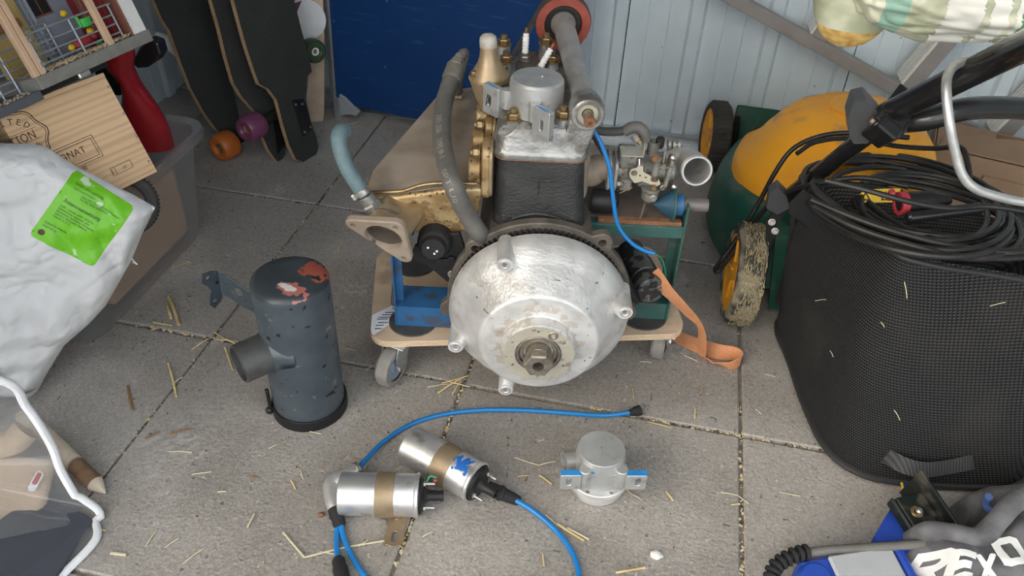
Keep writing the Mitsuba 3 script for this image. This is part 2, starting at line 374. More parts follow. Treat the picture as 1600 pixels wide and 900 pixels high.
P('mat_carb', proc(lambda p, n, uv: mix(mix((.17, .17, .148), (.36, .36, .325), f3(p, 70)), (.13, .075, .04), .8 * smoothstep(.54, .70, f3(p, 95, 3, 3)))), .45, .55)
P('mat_brown_tube', (.055, .022, .018), .4)
P('mat_green_wire', (.02, .22, .12), .4)
P('mat_yellow', (.62, .40, .03), .5)
P('mat_starter', proc(lambda p, n, uv: mix((.018, .019, .02), (.075, .075, .072), smoothstep(.52, .60, f3(p, 55, 4)))), .42)
ENG = 'marine_engine'
lab(ENG, 'old two-plug boat engine with a big aluminium bell housing, standing on the plywood dolly', 'engine')
def e(part, mesh, mat, smooth=32, label=None, kind=None): return add(ENG + '__' + part, mesh, mat, smooth, label, tw=TE, kind=kind)
AX = frame([0, 0, .207], x=[1, 0, 0], y=[0, 0, 1])            # crank axis: local z points to the viewer
def axm(m): return mv(m, AX)
# bell housing
dome = lathe([(0, .019), (.143, .019), (.1470, .022), (.1475, .036), (.1430, .047), (.1355, .058), (.129, .066), (.123, .0715), (.0965, .1085), (.093, .1118), (.0905, .1128),
              (.062, .1145), (.0585, .1165), (.057, .133), (.0555, .1352), (.0362, .1358), (.0352, .1295), (.0225, .129), (0, .129)], 96)
bs, bolt_r = [], .1405
BOSS = [(-.058, .1285), (.132, .048), (-.1325, -.041), (-.048, -.134)]
for u, w in BOSS:
    a = np.array([u, w]); d = a / np.linalg.norm(a)
    pts = []
    for q, s in ((a, .083), (a, .02)):
        for t in range(16):
            an = t * math.pi / 8; pts.append([q[0] + .0125 * math.cos(an), q[1] + .0125 * math.sin(an), s])
    for t in (-1, 1): pts += [[*(a - d * .03 + np.array([-d[1], d[0]]) * t * .013), .022], [*(a - d * .022 + np.array([-d[1], d[0]]) * t * .009), .06]]
    bs.append(hullpts(pts))
dome = fuse(dome, *bs)
holes = [at(cyl(.0042, .03, 0, 16), u, w, .07) for u, w in BOSS]
for k in range(6):
    an = math.radians(92 + 60 * k); holes.append(at(cyl(.0026, .02, 0, 12), .0455 * math.cos(an), .0455 * math.sin(an), .125))
dome = cut(dome, *holes)
e('bell_housing', axm(dome), 'mat_alu', 28)
BH = 'bell_housing'
for u, w in BOSS[:4]: e(BH + '__bolt_seat', axm(at(ring(.0088, .0046, .0016), u, w, .0828)), 'mat_alu_plain', label='bare machined ring around a bolt hole')
e(BH + '__plug', axm(at(ring(.0075, .0038, .004), .0205, .0405, .1345)), 'mat_steel_dirty')
hubplate = slab(circle(.0548, n=16).difference(circle(.0366, n=16)), .0012, 0, .1354)
hubplate = cut(hubplate, *[at(cyl(.0030, .02, 0, 12), .0455 * math.cos(math.radians(92 + 60 * k)), .0455 * math.sin(math.radians(92 + 60 * k)), .125) for k in range(6)])
P('mat_machined', proc(lambda p, n, uv: mix(mix((.50, .47, .38), (.66, .63, .53), f3(p, 60)), (.25, .2, .13), .7 * smoothstep(.60, .75, f3(p, 90, 3, 1)))), .4, .6)
e(BH + '__hub_face', axm(hubplate), 'mat_machined', 28, 'bare machined hub face')
e('seal_ring', axm(join(ring(.0345, .0305, .006, z0=.1295), ring(.0298, .023, .003, z0=.129))), 'mat_steel_dirty')
shaft = cut(fuse(cyl(.0205, .020, .0012, 32, .128), at(lathe([(0, 0), (.0215, 0), (.0228, .002), (.0228, .016), (.0205, .018), (0, .018)], 6), z=.1455)), at(cyl(.0088, .05, 0, 24), z=.132))
e('crank_nut', axm(shaft), 'mat_steel_dirty', 25)
# flange, ring gear, crankcase
fl = circle(.153, n=24)
for u, w in ((-.107, .098), (.094, .121), (.150, -.02), (-.150, -.03)):
    a = np.array([u, w]); d = a / np.linalg.norm(a); t = np.array([-d[1], d[0]])
    fl = fl.union(shapely.MultiPoint([tuple(a * 1.0), tuple(a - d * .045 + t * .03), tuple(a - d * .045 - t * .03)]).convex_hull.buffer(.0165))
fl = fl.difference(circle(.128, n=24)).simplify(.0004)
flm = slab(fl, .018, .002, -.016)
flm = cut(flm, *[at(cyl(.0068, .04, 0, 16), u, w, -.03) for u, w in ((-.107, .098), (.094, .121))])
flm = cut(flm, box(.5, .2, .05, 0, (0, -.19, -.012)))
e('crankcase_flange', axm(flm), 'mat_iron_brown', 30)
cog = Polygon([(r * math.cos(t), r * math.sin(t)) for k in range(96) for t, r in (((k + .0) * math.tau / 96, .1385), ((k + .5) * math.tau / 96, .1385), ((k + .56) * math.tau / 96, .1445), ((k + .94) * math.tau / 96, .1445))])
e('ring_gear', axm(slab(cog, .012, 0, .0035)), 'mat_iron_dark', False, 'toothed starter ring behind the bell housing')
e('crankcase', fuse(hullpts([[u, v, z] for u, z in ((-.085, .335), (.075, .335), (.105, .24), (-.11, .24), (-.09, .125), (.085, .125)) for v in (.012, .30)]), cut(mv(cyl(.127, .03, .004, 48), frame([0, .025, .207], z=[0, -1, 0])), box(.4, .2, .1, 0, (0, 0, .07)))), 'mat_iron_brown', 30)
# block
def rr(u0, u1, v0, v1, r, z, n=6):
    p = rrect(u1 - u0, v1 - v0, r, n, ((u0 + u1) / 2, (v0 + v1) / 2)); c = np.array(shapely.geometry.polygon.orient(p).exterior.coords)[:-1]
    return np.c_[c, np.full(len(c), z)]
blk = lofted([rr(-.085, .068, .022, .34, .02, .322), rr(-.081, .0645, .027, .335, .022, .345), rr(-.0795, .062, .029, .333, .022, .37), rr(-.0795, .0575, .029, .333, .022, .44), rr(-.078, .056, .030, .332, .02, .4545)])
e('cylinder_block', blk, 'mat_iron_black', 40)
e('cylinder_block__raised_arch', mv(tube([(-.05, 0, .348), (-.03, 0, .356), (-.01, 0, .3595), (.012, 0, .356), (.035, 0, .348)], .003, 8), frame([0, .0262, .0])), 'mat_iron_black')
add(ENG + '__cylinder_block__cast_ridge', join(bx((-.031, .0265, .417), (.008, .032, .4205), .001), bx((-.0125, .0268, .392), (-.0105, .032, .417), .0008)), 'mat_iron_black', tw=TE)
# head
hd = lofted([rr(-.0845, .0605, .024, .338, .024, .4545), rr(-.0855, .0615, .023, .339, .024, .4565), rr(-.0855, .0615, .023, .339, .024, .4605), rr(-.083, .059, .0255, .3365, .024, .4625),
             rr(-.081, .057, .028, .334, .024, .468), rr(-.0795, .054, .0315, .332, .026, .489), rr(-.077, .051, .036, .33, .028, .4995), rr(-.071, .045, .044, .325, .026, .5055), rr(-.06, .035, .055, .315, .02, .5075)])
nb = []
NUTS = [[-0.0556, 0.052, 0.5075], [0.0186, 0.052, 0.5145], [-0.0795, 0.2731, 0.535], [-0.0733, 0.234, 0.522], [-0.008, 0.2881, 0.535], [0.0023, 0.2432, 0.522]]
for k, q in enumerate(NUTS):
    h = q[2] - .47 if k < 2 else q[2] - .49
    nb.append(lathe([(0, 0), (.0165, 0), (.0125, h * .5), (.0112, h - .002), (.0104, h), (0, h)], 20).apply_translation([q[0], q[1], q[2] - h]))
# arm that carries the shaft tube
FT = np.array([0.0519, 0.028, 0.534]); BT = np.array([0.0215, 0.345, 0.5491])
td = unit(FT - BT)
arm = hullpts(np.vstack([rr(.02, .057, .03, .075, .008, .4625), mv(cyl(.0225, .03, .001, 24), frame(FT - td * .036, z=td)).vertices]))
hd = fuse(hd, *nb, arm)
hd = cut(hd, mv(cyl(.030, .03, 0, 24), frame([-.083, .018, .515], z=[.2, .9, 0])))
e('cylinder_head', hd, 'mat_alu_head', 30)
e('cylinder_head__top_plate', slab(rrect(.088, .16, .014, 4, (-.014, .235)), .004, .001, .5065), 'mat_iron_brown', label='dark oily top between the studs')
for k, q in enumerate(NUTS):
    e('cylinder_head__stud_nut', at(bolt(.0108 if k < 2 else .0105, .0095, .0065), *q), 'mat_brass')
e('head_gasket', lofted([rr(-.0835, .0605, .0245, .3375, .022, .4525), rr(-.0835, .0605, .0245, .3375, .022, .4548)]), 'mat_rust', 30)
# spark plugs
def plug(base, d, s=1.0):
    m = frame(base, z=d)
    k = e('spark_plug', mv(join(at(hexnut(.0095, .009), z=.001), cyl(.0105, .003, n=20), at(cyl(.0072, .006, n=18), z=.009)), m), 'mat_steel_dirty', 25)
    pr = [(0, 0), (.0055, 0)]
    for i in range(5): z = .002 + i * .0055; pr += [(.0055, z), (.0055, z + .003), (.0044, z + .0036), (.0044, z + .005)]
    pr += [(.0052, .031), (.0035, .033), (0, .033)]
    add(k + '__insulator', mv(at(lathe(pr, 18), z=.0148), m), 'mat_white_ceramic', 40, 'white ribbed insulator', tw=TE)
    add(k + '__terminal', mv(at(cyl(.002, .010, n=10), z=.047), m), 'mat_rust', tw=TE)
plug(np.array([-0.0426, 0.2675, 0.511]), [0, 0, 1])
plug(np.array([-0.0224, 0.2204, 0.508]), [.36, .12, .7])
# shaft tube along the head with its pulley
e('shaft_tube', mv(lathe([(0, 0), (.0172, 0), (.0172, .05), (.0178, .18), (.0188, .29), (.0215, .30), (.0225, .315), (.0225, .325), (0, .325)], 32), frame(FT - td * .012, z=-td)), 'mat_alu_grey')
e('shaft_tube__end_ring', mv(lathe([(.0150, .003), (.0170, .003), (.0182, .0085), (.0225, .0085), (.0248, .006), (.0255, .002), (.0255, -.020), (.0235, -.026), (.0150, -.026), (.0150, .003)], 36), frame(FT, z=td)), 'mat_alu_head')
e('shaft_tube__seal', mv(ring(.0168, .0082, .003), frame(FT - td * .001, z=td)), 'mat_cream_plate')
e('drive_shaft', mv(lathe([(0, -.01)] + [(r, -.01 + i * .0016) for i in range(1, 19) for r in ((.0078,) if i % 2 else (.0072,))] + [(0, .0205)], 20), frame(FT, z=td)), 'mat_steel_dirty', 60)
e('drive_shaft__nut', mv(cut(hexnut(.0088, .011), at(cyl(.0036, .02, 0, 12), z=.007)), frame(FT + td * .0185, z=td)), 'mat_rust', 20)
PC = BT - td * .012
e('pulley', mv(lathe([(0, -.012), (.040, -.012), (.0475, -.012), (.0485, -.009), (.0425, .0), (.0425, .004), (.0485, .012), (.0475, .0145), (.034, .0145), (.0325, .012), (.0325, .004), (0, .004)], 48), frame(PC, z=td)), 'mat_red_paint')
e('pulley__hub', mv(join(ring(.0322, .024, .003, z0=.0042), cyl(.0245, .008, z0=.004)), frame(PC, z=td)), 'mat_iron_dark', label='dark hub recess')
g = unit(np.cross([0, 0, 1], td)); w_ = unit(np.cross(td, g))
loop = []
LP = np.array([-.155, 0, -.26])
A1 = [PC + .0455 * (math.cos(t) * g + math.sin(t) * w_) for t in np.linspace(math.radians(-38), math.radians(142), 22)]
LC = PC + g * -.13 + w_ * -.235
A2 = [LC + .036 * (math.cos(t) * g + math.sin(t) * w_) for t in np.linspace(math.radians(142), math.radians(322), 14)]
path = A1 + [A1[-1] + (A2[0] - A1[-1]) * t for t in np.linspace(.04, .96, 14)] + A2 + [A2[-1] + (A1[0] - A2[-1]) * t for t in np.linspace(.04, .96, 14)]
e('drive_belt', sweep(np.array(path), np.array([(-.0035, -.006), (.0045, -.0075), (.0045, .0075), (-.0035, .006)]), True, up=td), 'mat_rubber', 30)
e('lower_pulley', mv(lathe([(0, -.012), (.038, -.012), (.034, 0), (.038, .012), (0, .012)], 32), frame(LC, z=td)), 'mat_iron_dark')
# bronze outlet elbow on the head's left
EB = np.array([-0.0966, 0.15, 0.5278])
e('outlet_elbow', mv(lathe([(0, -.056), (.014, -.056), (.0185, -.046), (.025, -.026), (.0295, -.01), (.0312, -.004), (.0318, -.001), (.0318, .0025), (.0308, .005), (.0285, .010), (.0235, .0175), (.018, .026), (.0145, .036), (.0132, .046), (.0132, .058), (.012, .0645), (.0075, .0685), (0, .0695)], 40), frame(EB, z=[-.06, .06, 1])), 'mat_bronze_warm', 40)
e('outlet_elbow__tip', mv(lathe([(.0134, .050), (.0137, .058), (.0126, .0648), (.0080, .0690), (0, .0701)], 32), frame(EB, z=[-.06, .06, 1])), 'mat_corroded', 40, 'whitish corroded tip')
e('outlet_elbow__seam', at(ring(.0334, .0305, .0022, .0008, 40), EB[0], EB[1], EB[2] - .0005), 'mat_bronze')
for q in ((-.0245, -.014), (.022, .016), (-.01, .028)): e('outlet_elbow__bolt', at(bolt(.0055, .006), EB[0] + q[0], EB[1] + q[1], EB[2] + .009), 'mat_brass')
# exhaust manifold: wedge-shaped bronze casting on the left
def ball(c, r, n=1): 
    s = trimesh.creation.icosphere(n, r); s.apply_translation(c); return s
TOP = [[-0.1057, 0.03, 0.403], [-0.1523, 0.028, 0.3993], [-0.2308, 0.028, 0.3821], [-0.2822, 0.036, 0.372], [-0.2776, 0.0869, 0.386], [-0.2199, 0.243, 0.408], [-0.1914, 0.3207, 0.42], [-.112, .36, .42]]
BOT = [[-0.1144, 0.034, 0.3211], [-0.1835, 0.034, 0.2982], [-0.2151, 0.034, 0.3202], [-.265, .06, .335], [-.20, .24, .335], [-.112, .35, .33]]
def rhull(pts, r, n=1): return hullpts(np.vstack([ball(np.asarray(p), r, n).vertices for p in pts]))
e('exhaust_manifold', rhull([np.array(p) - [0, 0, .008] for p in TOP] + [np.array(p) + [0, 0, .006] for p in BOT], .007), 'mat_bronze', 35)
e('exhaust_manifold__top_face', rhull([np.array(p) + [0, .004, -.0035] for p in TOP], .0042), 'mat_bronze_dull', 35, 'dull brown oxidised top face')
e('exhaust_manifold__front_rim', tube([[-0.2883, 0.033, 0.3782], [-0.2299, 0.024, 0.3892], [-0.2114, 0.022, 0.3961], [-0.1912, 0.022, 0.4041], [-0.1615, 0.022, 0.4092], [-0.1073, 0.024, 0.4099]], .003, 8), 'mat_brass', label='bright worn front rim')
# manifold flanges with their bolts, one pair behind the other
for k, v in enumerate((.050, .142, .234)):
    zc = .424
    fp = slab(rrect(.092, .056, .02, 5), .0125, .002)
    e('manifold_flange', mv(fp, frame([-.1005, v + .0, zc], x=[0, 0, 1], y=[0, 1, 0]) @ frame([0, 0, -.0125])), 'mat_bronze', 30)
    e('manifold_flange', mv(slab(rrect(.088, .054, .02, 5), .0075, .0012), frame([-.0912, v, zc], x=[0, 0, 1], y=[0, 1, 0]) @ frame([0, 0, -.0075])), 'mat_bronze_warm', 30)
    for dz, dv in ((.032, -.012), (-.032, .012)):
        e('flange_bolt', mv(bolt(.0088, .0095, .004), frame([-.1035, v + dv, zc + dz], z=[-1, 0, 0])), 'mat_brass', 25)
    e('exhaust_port', mv(cyl(.021, .02, .002), frame([-.122, v, zc - .004], z=[1, 0, 0])), 'mat_bronze')
# outlet flange, facing forward and down-left
FO = np.array([-0.2484, -0.035, 0.3416]); fn = unit([-.16, -.90, -.34])
LUG = [(-.046, .012), (.020, .036), (.036, -.044)]
tri = shapely.MultiPoint(LUG).buffer(.0125).convex_hull.simplify(.0003)
FM = frame(FO, x=[1, .05, -.12], z=fn)
q0 = slab(tri, .012, .002, -.012)
q0 = cut(q0, at(cyl(.030, .05, 0, 32), .002, 0, -.03), *[at(cyl(.0048, .05, 0, 14), x, y, -.03) for x, y in LUG])
e('outlet_flange', mv(q0, FM), 'mat_bronze_dull', 30)
neck = [(.024, -.012), (.0245, -.006), (.0285, -.006)]
nk = hullpts(np.vstack([mv(cyl(.034, .01, .001, 28), FM @ frame([.002, 0, -.02])).vertices, rhull([np.array([-0.2475, 0.02, 0.3685]), np.array([-0.199, 0.03, 0.3507]), np.array([-0.2155, 0.03, 0.3229])], .012).vertices]))
e('outlet_neck', cut(nk, mv(cyl(.030, .05, 0, 28), FM @ frame([.002, 0, -.035]))), 'mat_bronze_warm', 35)
e('outlet_neck__dark_bore', mv(lathe([(.0297, -.010), (.0292, -.034), (.0, -.040)], 28), FM @ frame([.002, 0, 0])), 'mat_iron_brown')
# teal hose with union and clip
h0, h1 = np.array([-0.2642, 0, 0.3696]), np.array([-0.2824, 0, 0.4031])
HP = [[-0.279, 0, 0.3964], [-0.2891, 0, 0.4162], [-0.3017, 0.005, 0.438], [-0.3111, 0.015, 0.4612], [-0.3139, 0.022, 0.4765], [-0.3131, 0.034, 0.4809], [-0.3109, 0.05, 0.4761]]
e('teal_hose', hose(HP, .0118, .0085), 'mat_teal_hose', 40, 'teal rubber hose stub')
hd_ = unit(np.array(HP[0]) - h0)
e('hose_union', mv(join(at(cyl(.0125, .012), z=-.012), hexnut(.0165, .014), at(cyl(.0125, .016), z=.012)), frame(h0, z=hd_)), 'mat_carb', 25)
e('hose_clip', mv(join(ring(.0132, .0118, .009), bx((.010, -.016, -.001), (.018, .012, .010), .002)), frame(np.array(HP[0]) + hd_ * .002, z=hd_, x=[-1, -.3, 0])), 'mat_steel', 30)
e('drain_stub', tube([[-0.2607, 0.01, 0.342], [-0.2831, 0.012, 0.3442], [-0.3024, 0.012, 0.3443]], .0085, 14), 'mat_hose_grey')
# thick grey hose from the fitting down in front of the manifold
GP = [[-0.1633, 0.2477, 0.487], [-0.1699, 0.2234, 0.472], [-0.175, 0.1847, 0.455], [-0.1704, 0.1166, 0.443], [-0.1571, 0.0428, 0.438], [-0.1386, -0.0223, 0.43], [-0.1219, -0.004, 0.3744], [-0.1041, 0.002, 0.3382], [-0.0974, 0.012, 0.3196]]
e('coolant_hose', tube(GP, .0148, 18, sm=8), 'mat_hose_grey', 40)
gpath = spline(GP, 16); gs = np.r_[0, np.cumsum(np.linalg.norm(np.diff(gpath, axis=0), axis=1))]
GEYE = np.array([-0.0427, -1.0459, 1.045])
def on_hose(txt, h, s0, turn):
    """lettering wrapped on the grey hose, reading along it, at the angle turn from the side that faces up and forward"""
    t_ = meshkit.text_mesh(txt, h, .0003, False).subdivide_to_size(.004); w = t_.vertices; out = []
    for x, y, z in w:
        s_ = s0 + x; c = np.array([np.interp(s_, gs, gpath[:, k]) for k in range(3)]); c2 = np.array([np.interp(s_ + .002, gs, gpath[:, k]) for k in range(3)])
        tt = unit(c2 - c); n0 = np.array([-.25, -.75, .6]); n0 = unit(n0 - tt * (n0 @ tt)); b_ = np.cross(n0, tt); a = turn + (y - h / 2) / .0148
        out.append(c + (.0149 + z) * (math.cos(a) * n0 + math.sin(a) * b_))
    t_.vertices = np.array(out); return t_
for tx, s_, tn_ in (('105-20A', .105, .15), ('TYPE M-2', .175, .15), ('GPTUR', .262, -.1)): e('coolant_hose__print', on_hose(tx, .0085, s_, tn_), 'mat_print_grey', False)
gt = unit(np.array(GP[0]) - np.array(GP[1]))
gf = frame(np.array(GP[0]), z=gt)
e('hose_fitting', mv(join(at(lathe([(0, -.014), (.0165, -.014), (.0172, -.012), (.0165, .012), (.0172, .0135), (0, .0135)], 24), z=.004), at(hexnut(.0145, .014), z=.017), at(cyl(.009, .012), z=.03)), gf), 'mat_fitting', 25, 'crimped metal hose end')
e('hose_fitting__bend', tube([np.array(GP[0]) + gt * .034, np.array(GP[0]) + gt * .045 + [.006, .004, 0], [-0.1571, 0.2771, 0.463], [-0.1594, 0.3022, 0.43]], .0085, 12), 'mat_hose_grey')
e('hose_fitting__nut', at(hexnut(.014, .012), *[-0.1596, 0.3045, 0.424]), 'mat_bronze_dull', 25)
# black bracket and pulley low on the left
bk = Polygon([tuple(q) for q in [[-0.21, 0.2719], [-0.2031, 0.289], [-0.1629, 0.3128], [-0.136, 0.3168], [-0.1299, 0.2933], [-0.131, 0.2478], [-0.1407, 0.2257], [-0.1526, 0.225], [-0.183, 0.2552]]]).buffer(.004)
EV = lambda v: frame([0, v, 0], x=[1, 0, 0], y=[0, 0, 1])
e('alternator_bracket', mv(slab(bk, .008, .001), EV(.024)), 'mat_black', 30)
ac = np.array([-0.1733, 0, 0.306])
e('alternator', mv(lathe([(0, .012), (.0185, .012), (.0195, .010), (.0195, 0), (.024, -.002), (.028, -.01), (.028, -.05), (.022, -.06), (0, -.06)], 32), frame(ac, z=[0, -1, .05])), 'mat_black_dull', 30)
for q in ((-.008, .005), (.002, -.006), (.006, -.001)): e('alternator__screw', mv(cyl(.0018, .0015, n=10), frame(ac + np.array([q[0], -.0125, q[1]]), z=[0, -1, 0])), 'mat_white_ceramic')
e('alternator_bracket__lug', mv(slab(rrect(.03, .014, .006).union(rrect(.014, .018, .005, c=(.012, .003))), .006, .001), EV(.016) @ frame([*[-0.1591, 0.2648], 0])), 'mat_black', 30)
e('alternator_bracket__bolt', mv(bolt(.0058, .006, .002), frame([-0.1465, 0.014, 0.2407], z=[0, -1, 0])), 'mat_steel', 25)
# starter motor on the right
S0, S1 = np.array([0.1936, 0.035, 0.2086]), np.array([0.1657, 0.155, 0.2062])
sl = np.linalg.norm(S1 - S0); SF = frame(S0, z=S1 - S0)
e('starter_motor', mv(lathe([(0, 0), (.0235, 0), (.0258, .003), (.0258, .030), (.0248, .031), (.0248, .034), (.0266, .035), (.0266, sl * .62), (.0252, sl * .63), (.0252, sl), (0, sl)], 32), SF), 'mat_starter', 30, 'chipped black starter motor')
for x, y in ((-.008, .010), (.010, -.008)): e('starter_motor__terminal', mv(join(hexnut(.0052, .004), cyl(.0028, .009)), SF @ frame([x, y, 0], z=[0, 0, -1])), 'mat_steel_dirty', 25)
e('starter_motor__clamp', mv(bx((-.006, -.006, -.003), (.006, .006, .001), .001), SF @ frame([.0, -.014, 0])), 'mat_black_dull')
e('starter_bracket', tube([[0.1143, 0.03, 0.2879], [0.1433, 0.035, 0.2262], [0.167, 0.035, 0.1858]], .012, 8), 'mat_black', 30)
# blue ignition lead and wires on the right
e('ignition_lead', tube([[0.0635, 0.07, 0.4922], [0.0787, 0.06, 0.4722], [0.0964, 0.055, 0.4338], [0.1059, 0.05, 0.3912], [0.1203, 0.045, 0.3348], [0.1445, 0.04, 0.3044], [0.1687, 0.04, 0.2892], [0.1864, 0.04, 0.2837]], .0036, 10), 'mat_blue_cable', 40, 'blue ignition lead')
e('ignition_lead__green_wire', tube([[0.1853, 0.04, 0.2837], [0.2004, 0.045, 0.2718], [0.2114, 0.05, 0.2462], [0.2182, 0.05, 0.2165]], .0012, 8), 'mat_green_wire')
e('oil_pipe', tube([[0.0591, 0.05, 0.5083], [0.0677, 0.07, 0.4795], [0.0812, 0.085, 0.4526], [0.0914, 0.1, 0.4315]], .0045, 10), 'mat_brown_tube')
# intake
I0, I1 = np.array([.055, .12, .40]), np.array([0.1049, 0.12, 0.3953])
e('intake_pipe', fuse(tube([I0 + [-.01, 0, -.01], I0 + [.02, 0, -.012], (I0 + I1) / 2 + [.005, 0, -.004], I1 - [.012, 0, 0], I1 + [.01, 0, 0]], [.026, .026, .022, .021, .021], 18), rhull([[.058, .095, .36], [.058, .145, .36], [.058, .10, .43], [.058, .14, .43]], .012)), 'mat_bronze_dull', 35)
e('intake_flange', mv(slab(rrect(.055, .075, .02), .008, .001), frame([.058, .12, .385], x=[0, 1, 0], y=[0, 0, 1])), 'mat_brass')
e('distributor', mv(lathe([(0, 0), (.019, 0), (.021, .004), (.021, .03), (.017, .042), (0, .046)], 24), frame([0.0805, 0.1, 0.3447], z=[1, -.2, .05])), 'mat_black', 30)
# ---------------------------------------------------------------- carburettor
def CBx(part, m, mat='mat_carb', smooth=30, label=None): return e('carburettor__' + part if part else 'carburettor', m, mat, smooth, label)
pe = lambda *a: np.array(a)
c0, c1 = np.array([0.1133, 0.12, 0.3958]), np.array([0.2095, 0.12, 0.4011]); ux = unit(c1 - c0); CF_ = frame(c0, x=ux, z=[0, 0, 1]); cl_ = np.linalg.norm(c1 - c0)
lab_ = CBx('', mv(fuse(mv(lathe([(0, 0), (.020, 0), (.021, .002), (.021, .026), (.0235, .030), (.0235, .044), (.021, .048), (.019, .075), (.021, .080), (.021, cl_), (0, cl_)], 28), frame([0, 0, 0], z=[1, 0, 0])), bx((.004, -.022, .010), (.034, .02, .036), .003), bx((.040, -.016, -.026), (.072, .02, .0), .003), bx((.008, -.018, -.034), (.030, .01, -.014), .003)), CF_), label='grey aluminium carburettor')
for px0, th in ((0, .0055), (-.0105, .0055)): CBx('mounting_plate', mv(slab(rrect(.058, .056, .014), th, .001), CF_ @ frame([px0 - .002, 0, -.004], x=[0, 1, 0], y=[0, 0, 1])), 'mat_alu_grey')
CBx('mounting_plate__nut', mv(bolt(.0065, .006, .003), CF_ @ frame([.004, -.020, -.018], z=[1, 0, 0])), 'mat_steel_dirty', 25)
CBx('bracket', mv(join(bx((.004, -.030, .0372), (.040, .004, .0388), .0004)), CF_), 'mat_machined', False, 'pale bent sheet bracket')
CBx('bracket__upright', mv(bx((.0385, -.030, .0388), (.0402, -.004, .058), .0004), CF_), 'mat_machined', False)
CBx('fuel_elbow', tube([[0.1204, 0.115, 0.4638], [0.1306, 0.115, 0.471], [0.1426, 0.115, 0.4727], [0.1513, 0.112, 0.4658], [0.1554, 0.112, 0.4514]], [.0085, .0095, .0095, .009, .0085], 14), 'mat_hose_grey')
CBx('fuel_hose', tube([[0.0647, 0.1, 0.474], [0.0837, 0.105, 0.468], [0.1048, 0.112, 0.4645], [0.1231, 0.115, 0.4661]], .0068, 12), 'mat_rubber')
CBx('elbow_nut', mv(hexnut(.0068, .012), frame([0.1341, 0.1, 0.4654], z=[.5, -.5, -.5])), 'mat_carb', 25); CBx('elbow_nut', mv(hexnut(.0045, .010), frame([0.139, 0.095, 0.4627], z=[.5, -.5, -.5])), 'mat_brass', 25)
q_ = np.array([0.1713, 0.12, 0.425])
CBx('float_pot', at(lathe([(0, 0), (.0095, 0), (.0095, .016), (.0105, .018), (.0105, .022), (.0075, .022), (.0075, .018), (0, .018)], 22), *q_), 'mat_carb')
CBx('choke_knob', at(lathe([(0, 0), (.0065, 0), (.0072, .002), (.0072, .014), (.006, .017), (0, .017)], 10), *[0.1819, 0.125, 0.4345]), 'mat_black_dull', 20)
CBx('fuel_tube', at(cut(cyl(.0062, .042, .001, 18)), *(np.array([0.1749, 0.085, 0.3955]))), 'mat_carb'); CBx('fuel_tube__screw', mv(bolt(.0052, .004), frame([0.1701, 0.08, 0.4387], z=[0, -1, .1])), 'mat_rust', 25)
CBx('rod', at(cyl(.0025, .022, n=10), *[0.1853, 0.09, 0.4259]), 'mat_steel'); CBx('rod__base', at(cyl(.0055, .010, n=14), *[0.1869, 0.09, 0.4156]), 'mat_carb')
CBx('cross_tube', rod([0.1754, 0.085, 0.4201], [0.1996, 0.095, 0.417], .0042), 'mat_carb')
for x_, y_ in ((1043, 226), (1050, 222), (1057, 224)): CBx('banjo', mv(cyl(.0085, .0058, .001, 16), frame(np.array([*([0.1976, 0.14, 0.432])]) + np.array([(x_ - 1043) * .00112, 0, 0]), z=[1, 0, .15])), 'mat_carb')
CBx('banjo_tip', rod([0.2111, 0.14, 0.4328], [0.2194, 0.14, 0.4332], .004), 'mat_steel')
CBx('horn_flange', mv(slab(rrect(.058, .03, .010), .006, .001), frame([0.2001, 0.1, 0.4048], x=[.12, 0, 1], y=[.0, 1, 0])), 'mat_carb')
for py_ in (246, 291): CBx('horn_flange__bolt', mv(bolt(.0042, .004, .002), frame([0.198, 0.09, 0.4358] if py_ == 246 else [0.2084, 0.09, 0.3836], z=[.8, -.6, 0])), 'mat_steel', 25)
CBx('air_horn', hose([[0.205, 0.135, 0.4008], [0.2186, 0.135, 0.4087], [0.2315, 0.125, 0.4114], [0.2387, 0.105, 0.4135], [0.239, 0.08, 0.4195]], .0228, .0205, 36), 'mat_alu_grey', 40, 'curved air horn')
hz = unit(np.array([0.0003, -0.025, 0.006]))
CBx('air_horn__rim', mv(ring(.0250, .0205, .006, .0015, 40, -.004), frame([0.239, 0.08, 0.4195], z=hz)), 'mat_alu_plain', label='bright machined rim')
CBx('air_horn__rim_groove', mv(ring(.0243, .0205, .003, .0008, 40, -.010), frame([0.239, 0.08, 0.4195], z=hz)), 'mat_alu_plain')
lv = Polygon([[0.1343, 0.4062], [0.1365, 0.4133], [0.1443, 0.4161], [0.1467, 0.4209], [0.153, 0.42], [0.1542, 0.4108], [0.1632, 0.4054], [0.1819, 0.397], [0.185, 0.3901], [0.1804, 0.3862], [0.1555, 0.3944], [0.1486, 0.3916], [0.1446, 0.3902], [0.1398, 0.3959], [0.1361, 0.4004]]).buffer(.0008)
for hx_, hz_ in [[0.1511, 0.4036], [0.1608, 0.4006], [0.1717, 0.3965]]: lv = lv.difference(Point(hx_, hz_).buffer(.0017))
CBx('throttle_lever', mv(slab(lv, .0022), frame([0, .086, 0], x=[1, 0, 0], y=[0, 0, 1])), 'mat_cream_plate', False, 'cream coloured throttle lever with holes')
CBx('throttle_lever__bolt', mv(bolt(.0042, .0035), frame([0.1411, 0.084, 0.4083], z=[0, -1, 0])), 'mat_steel_dirty', 25); CBx('throttle_lever__pivot', mv(cyl(.0055, .012, .001, 14), frame([0.1889, 0.098, 0.3814], z=[.3, -1, 0])), 'mat_steel_dirty')
CBx('lever_boss', mv(cyl(.0115, .02, .001, 20), frame([0.1434, 0.11, 0.4007], z=[0, -1, 0])), 'mat_hose_grey')
bw = np.array([0.1745, 0.1, 0.3512])
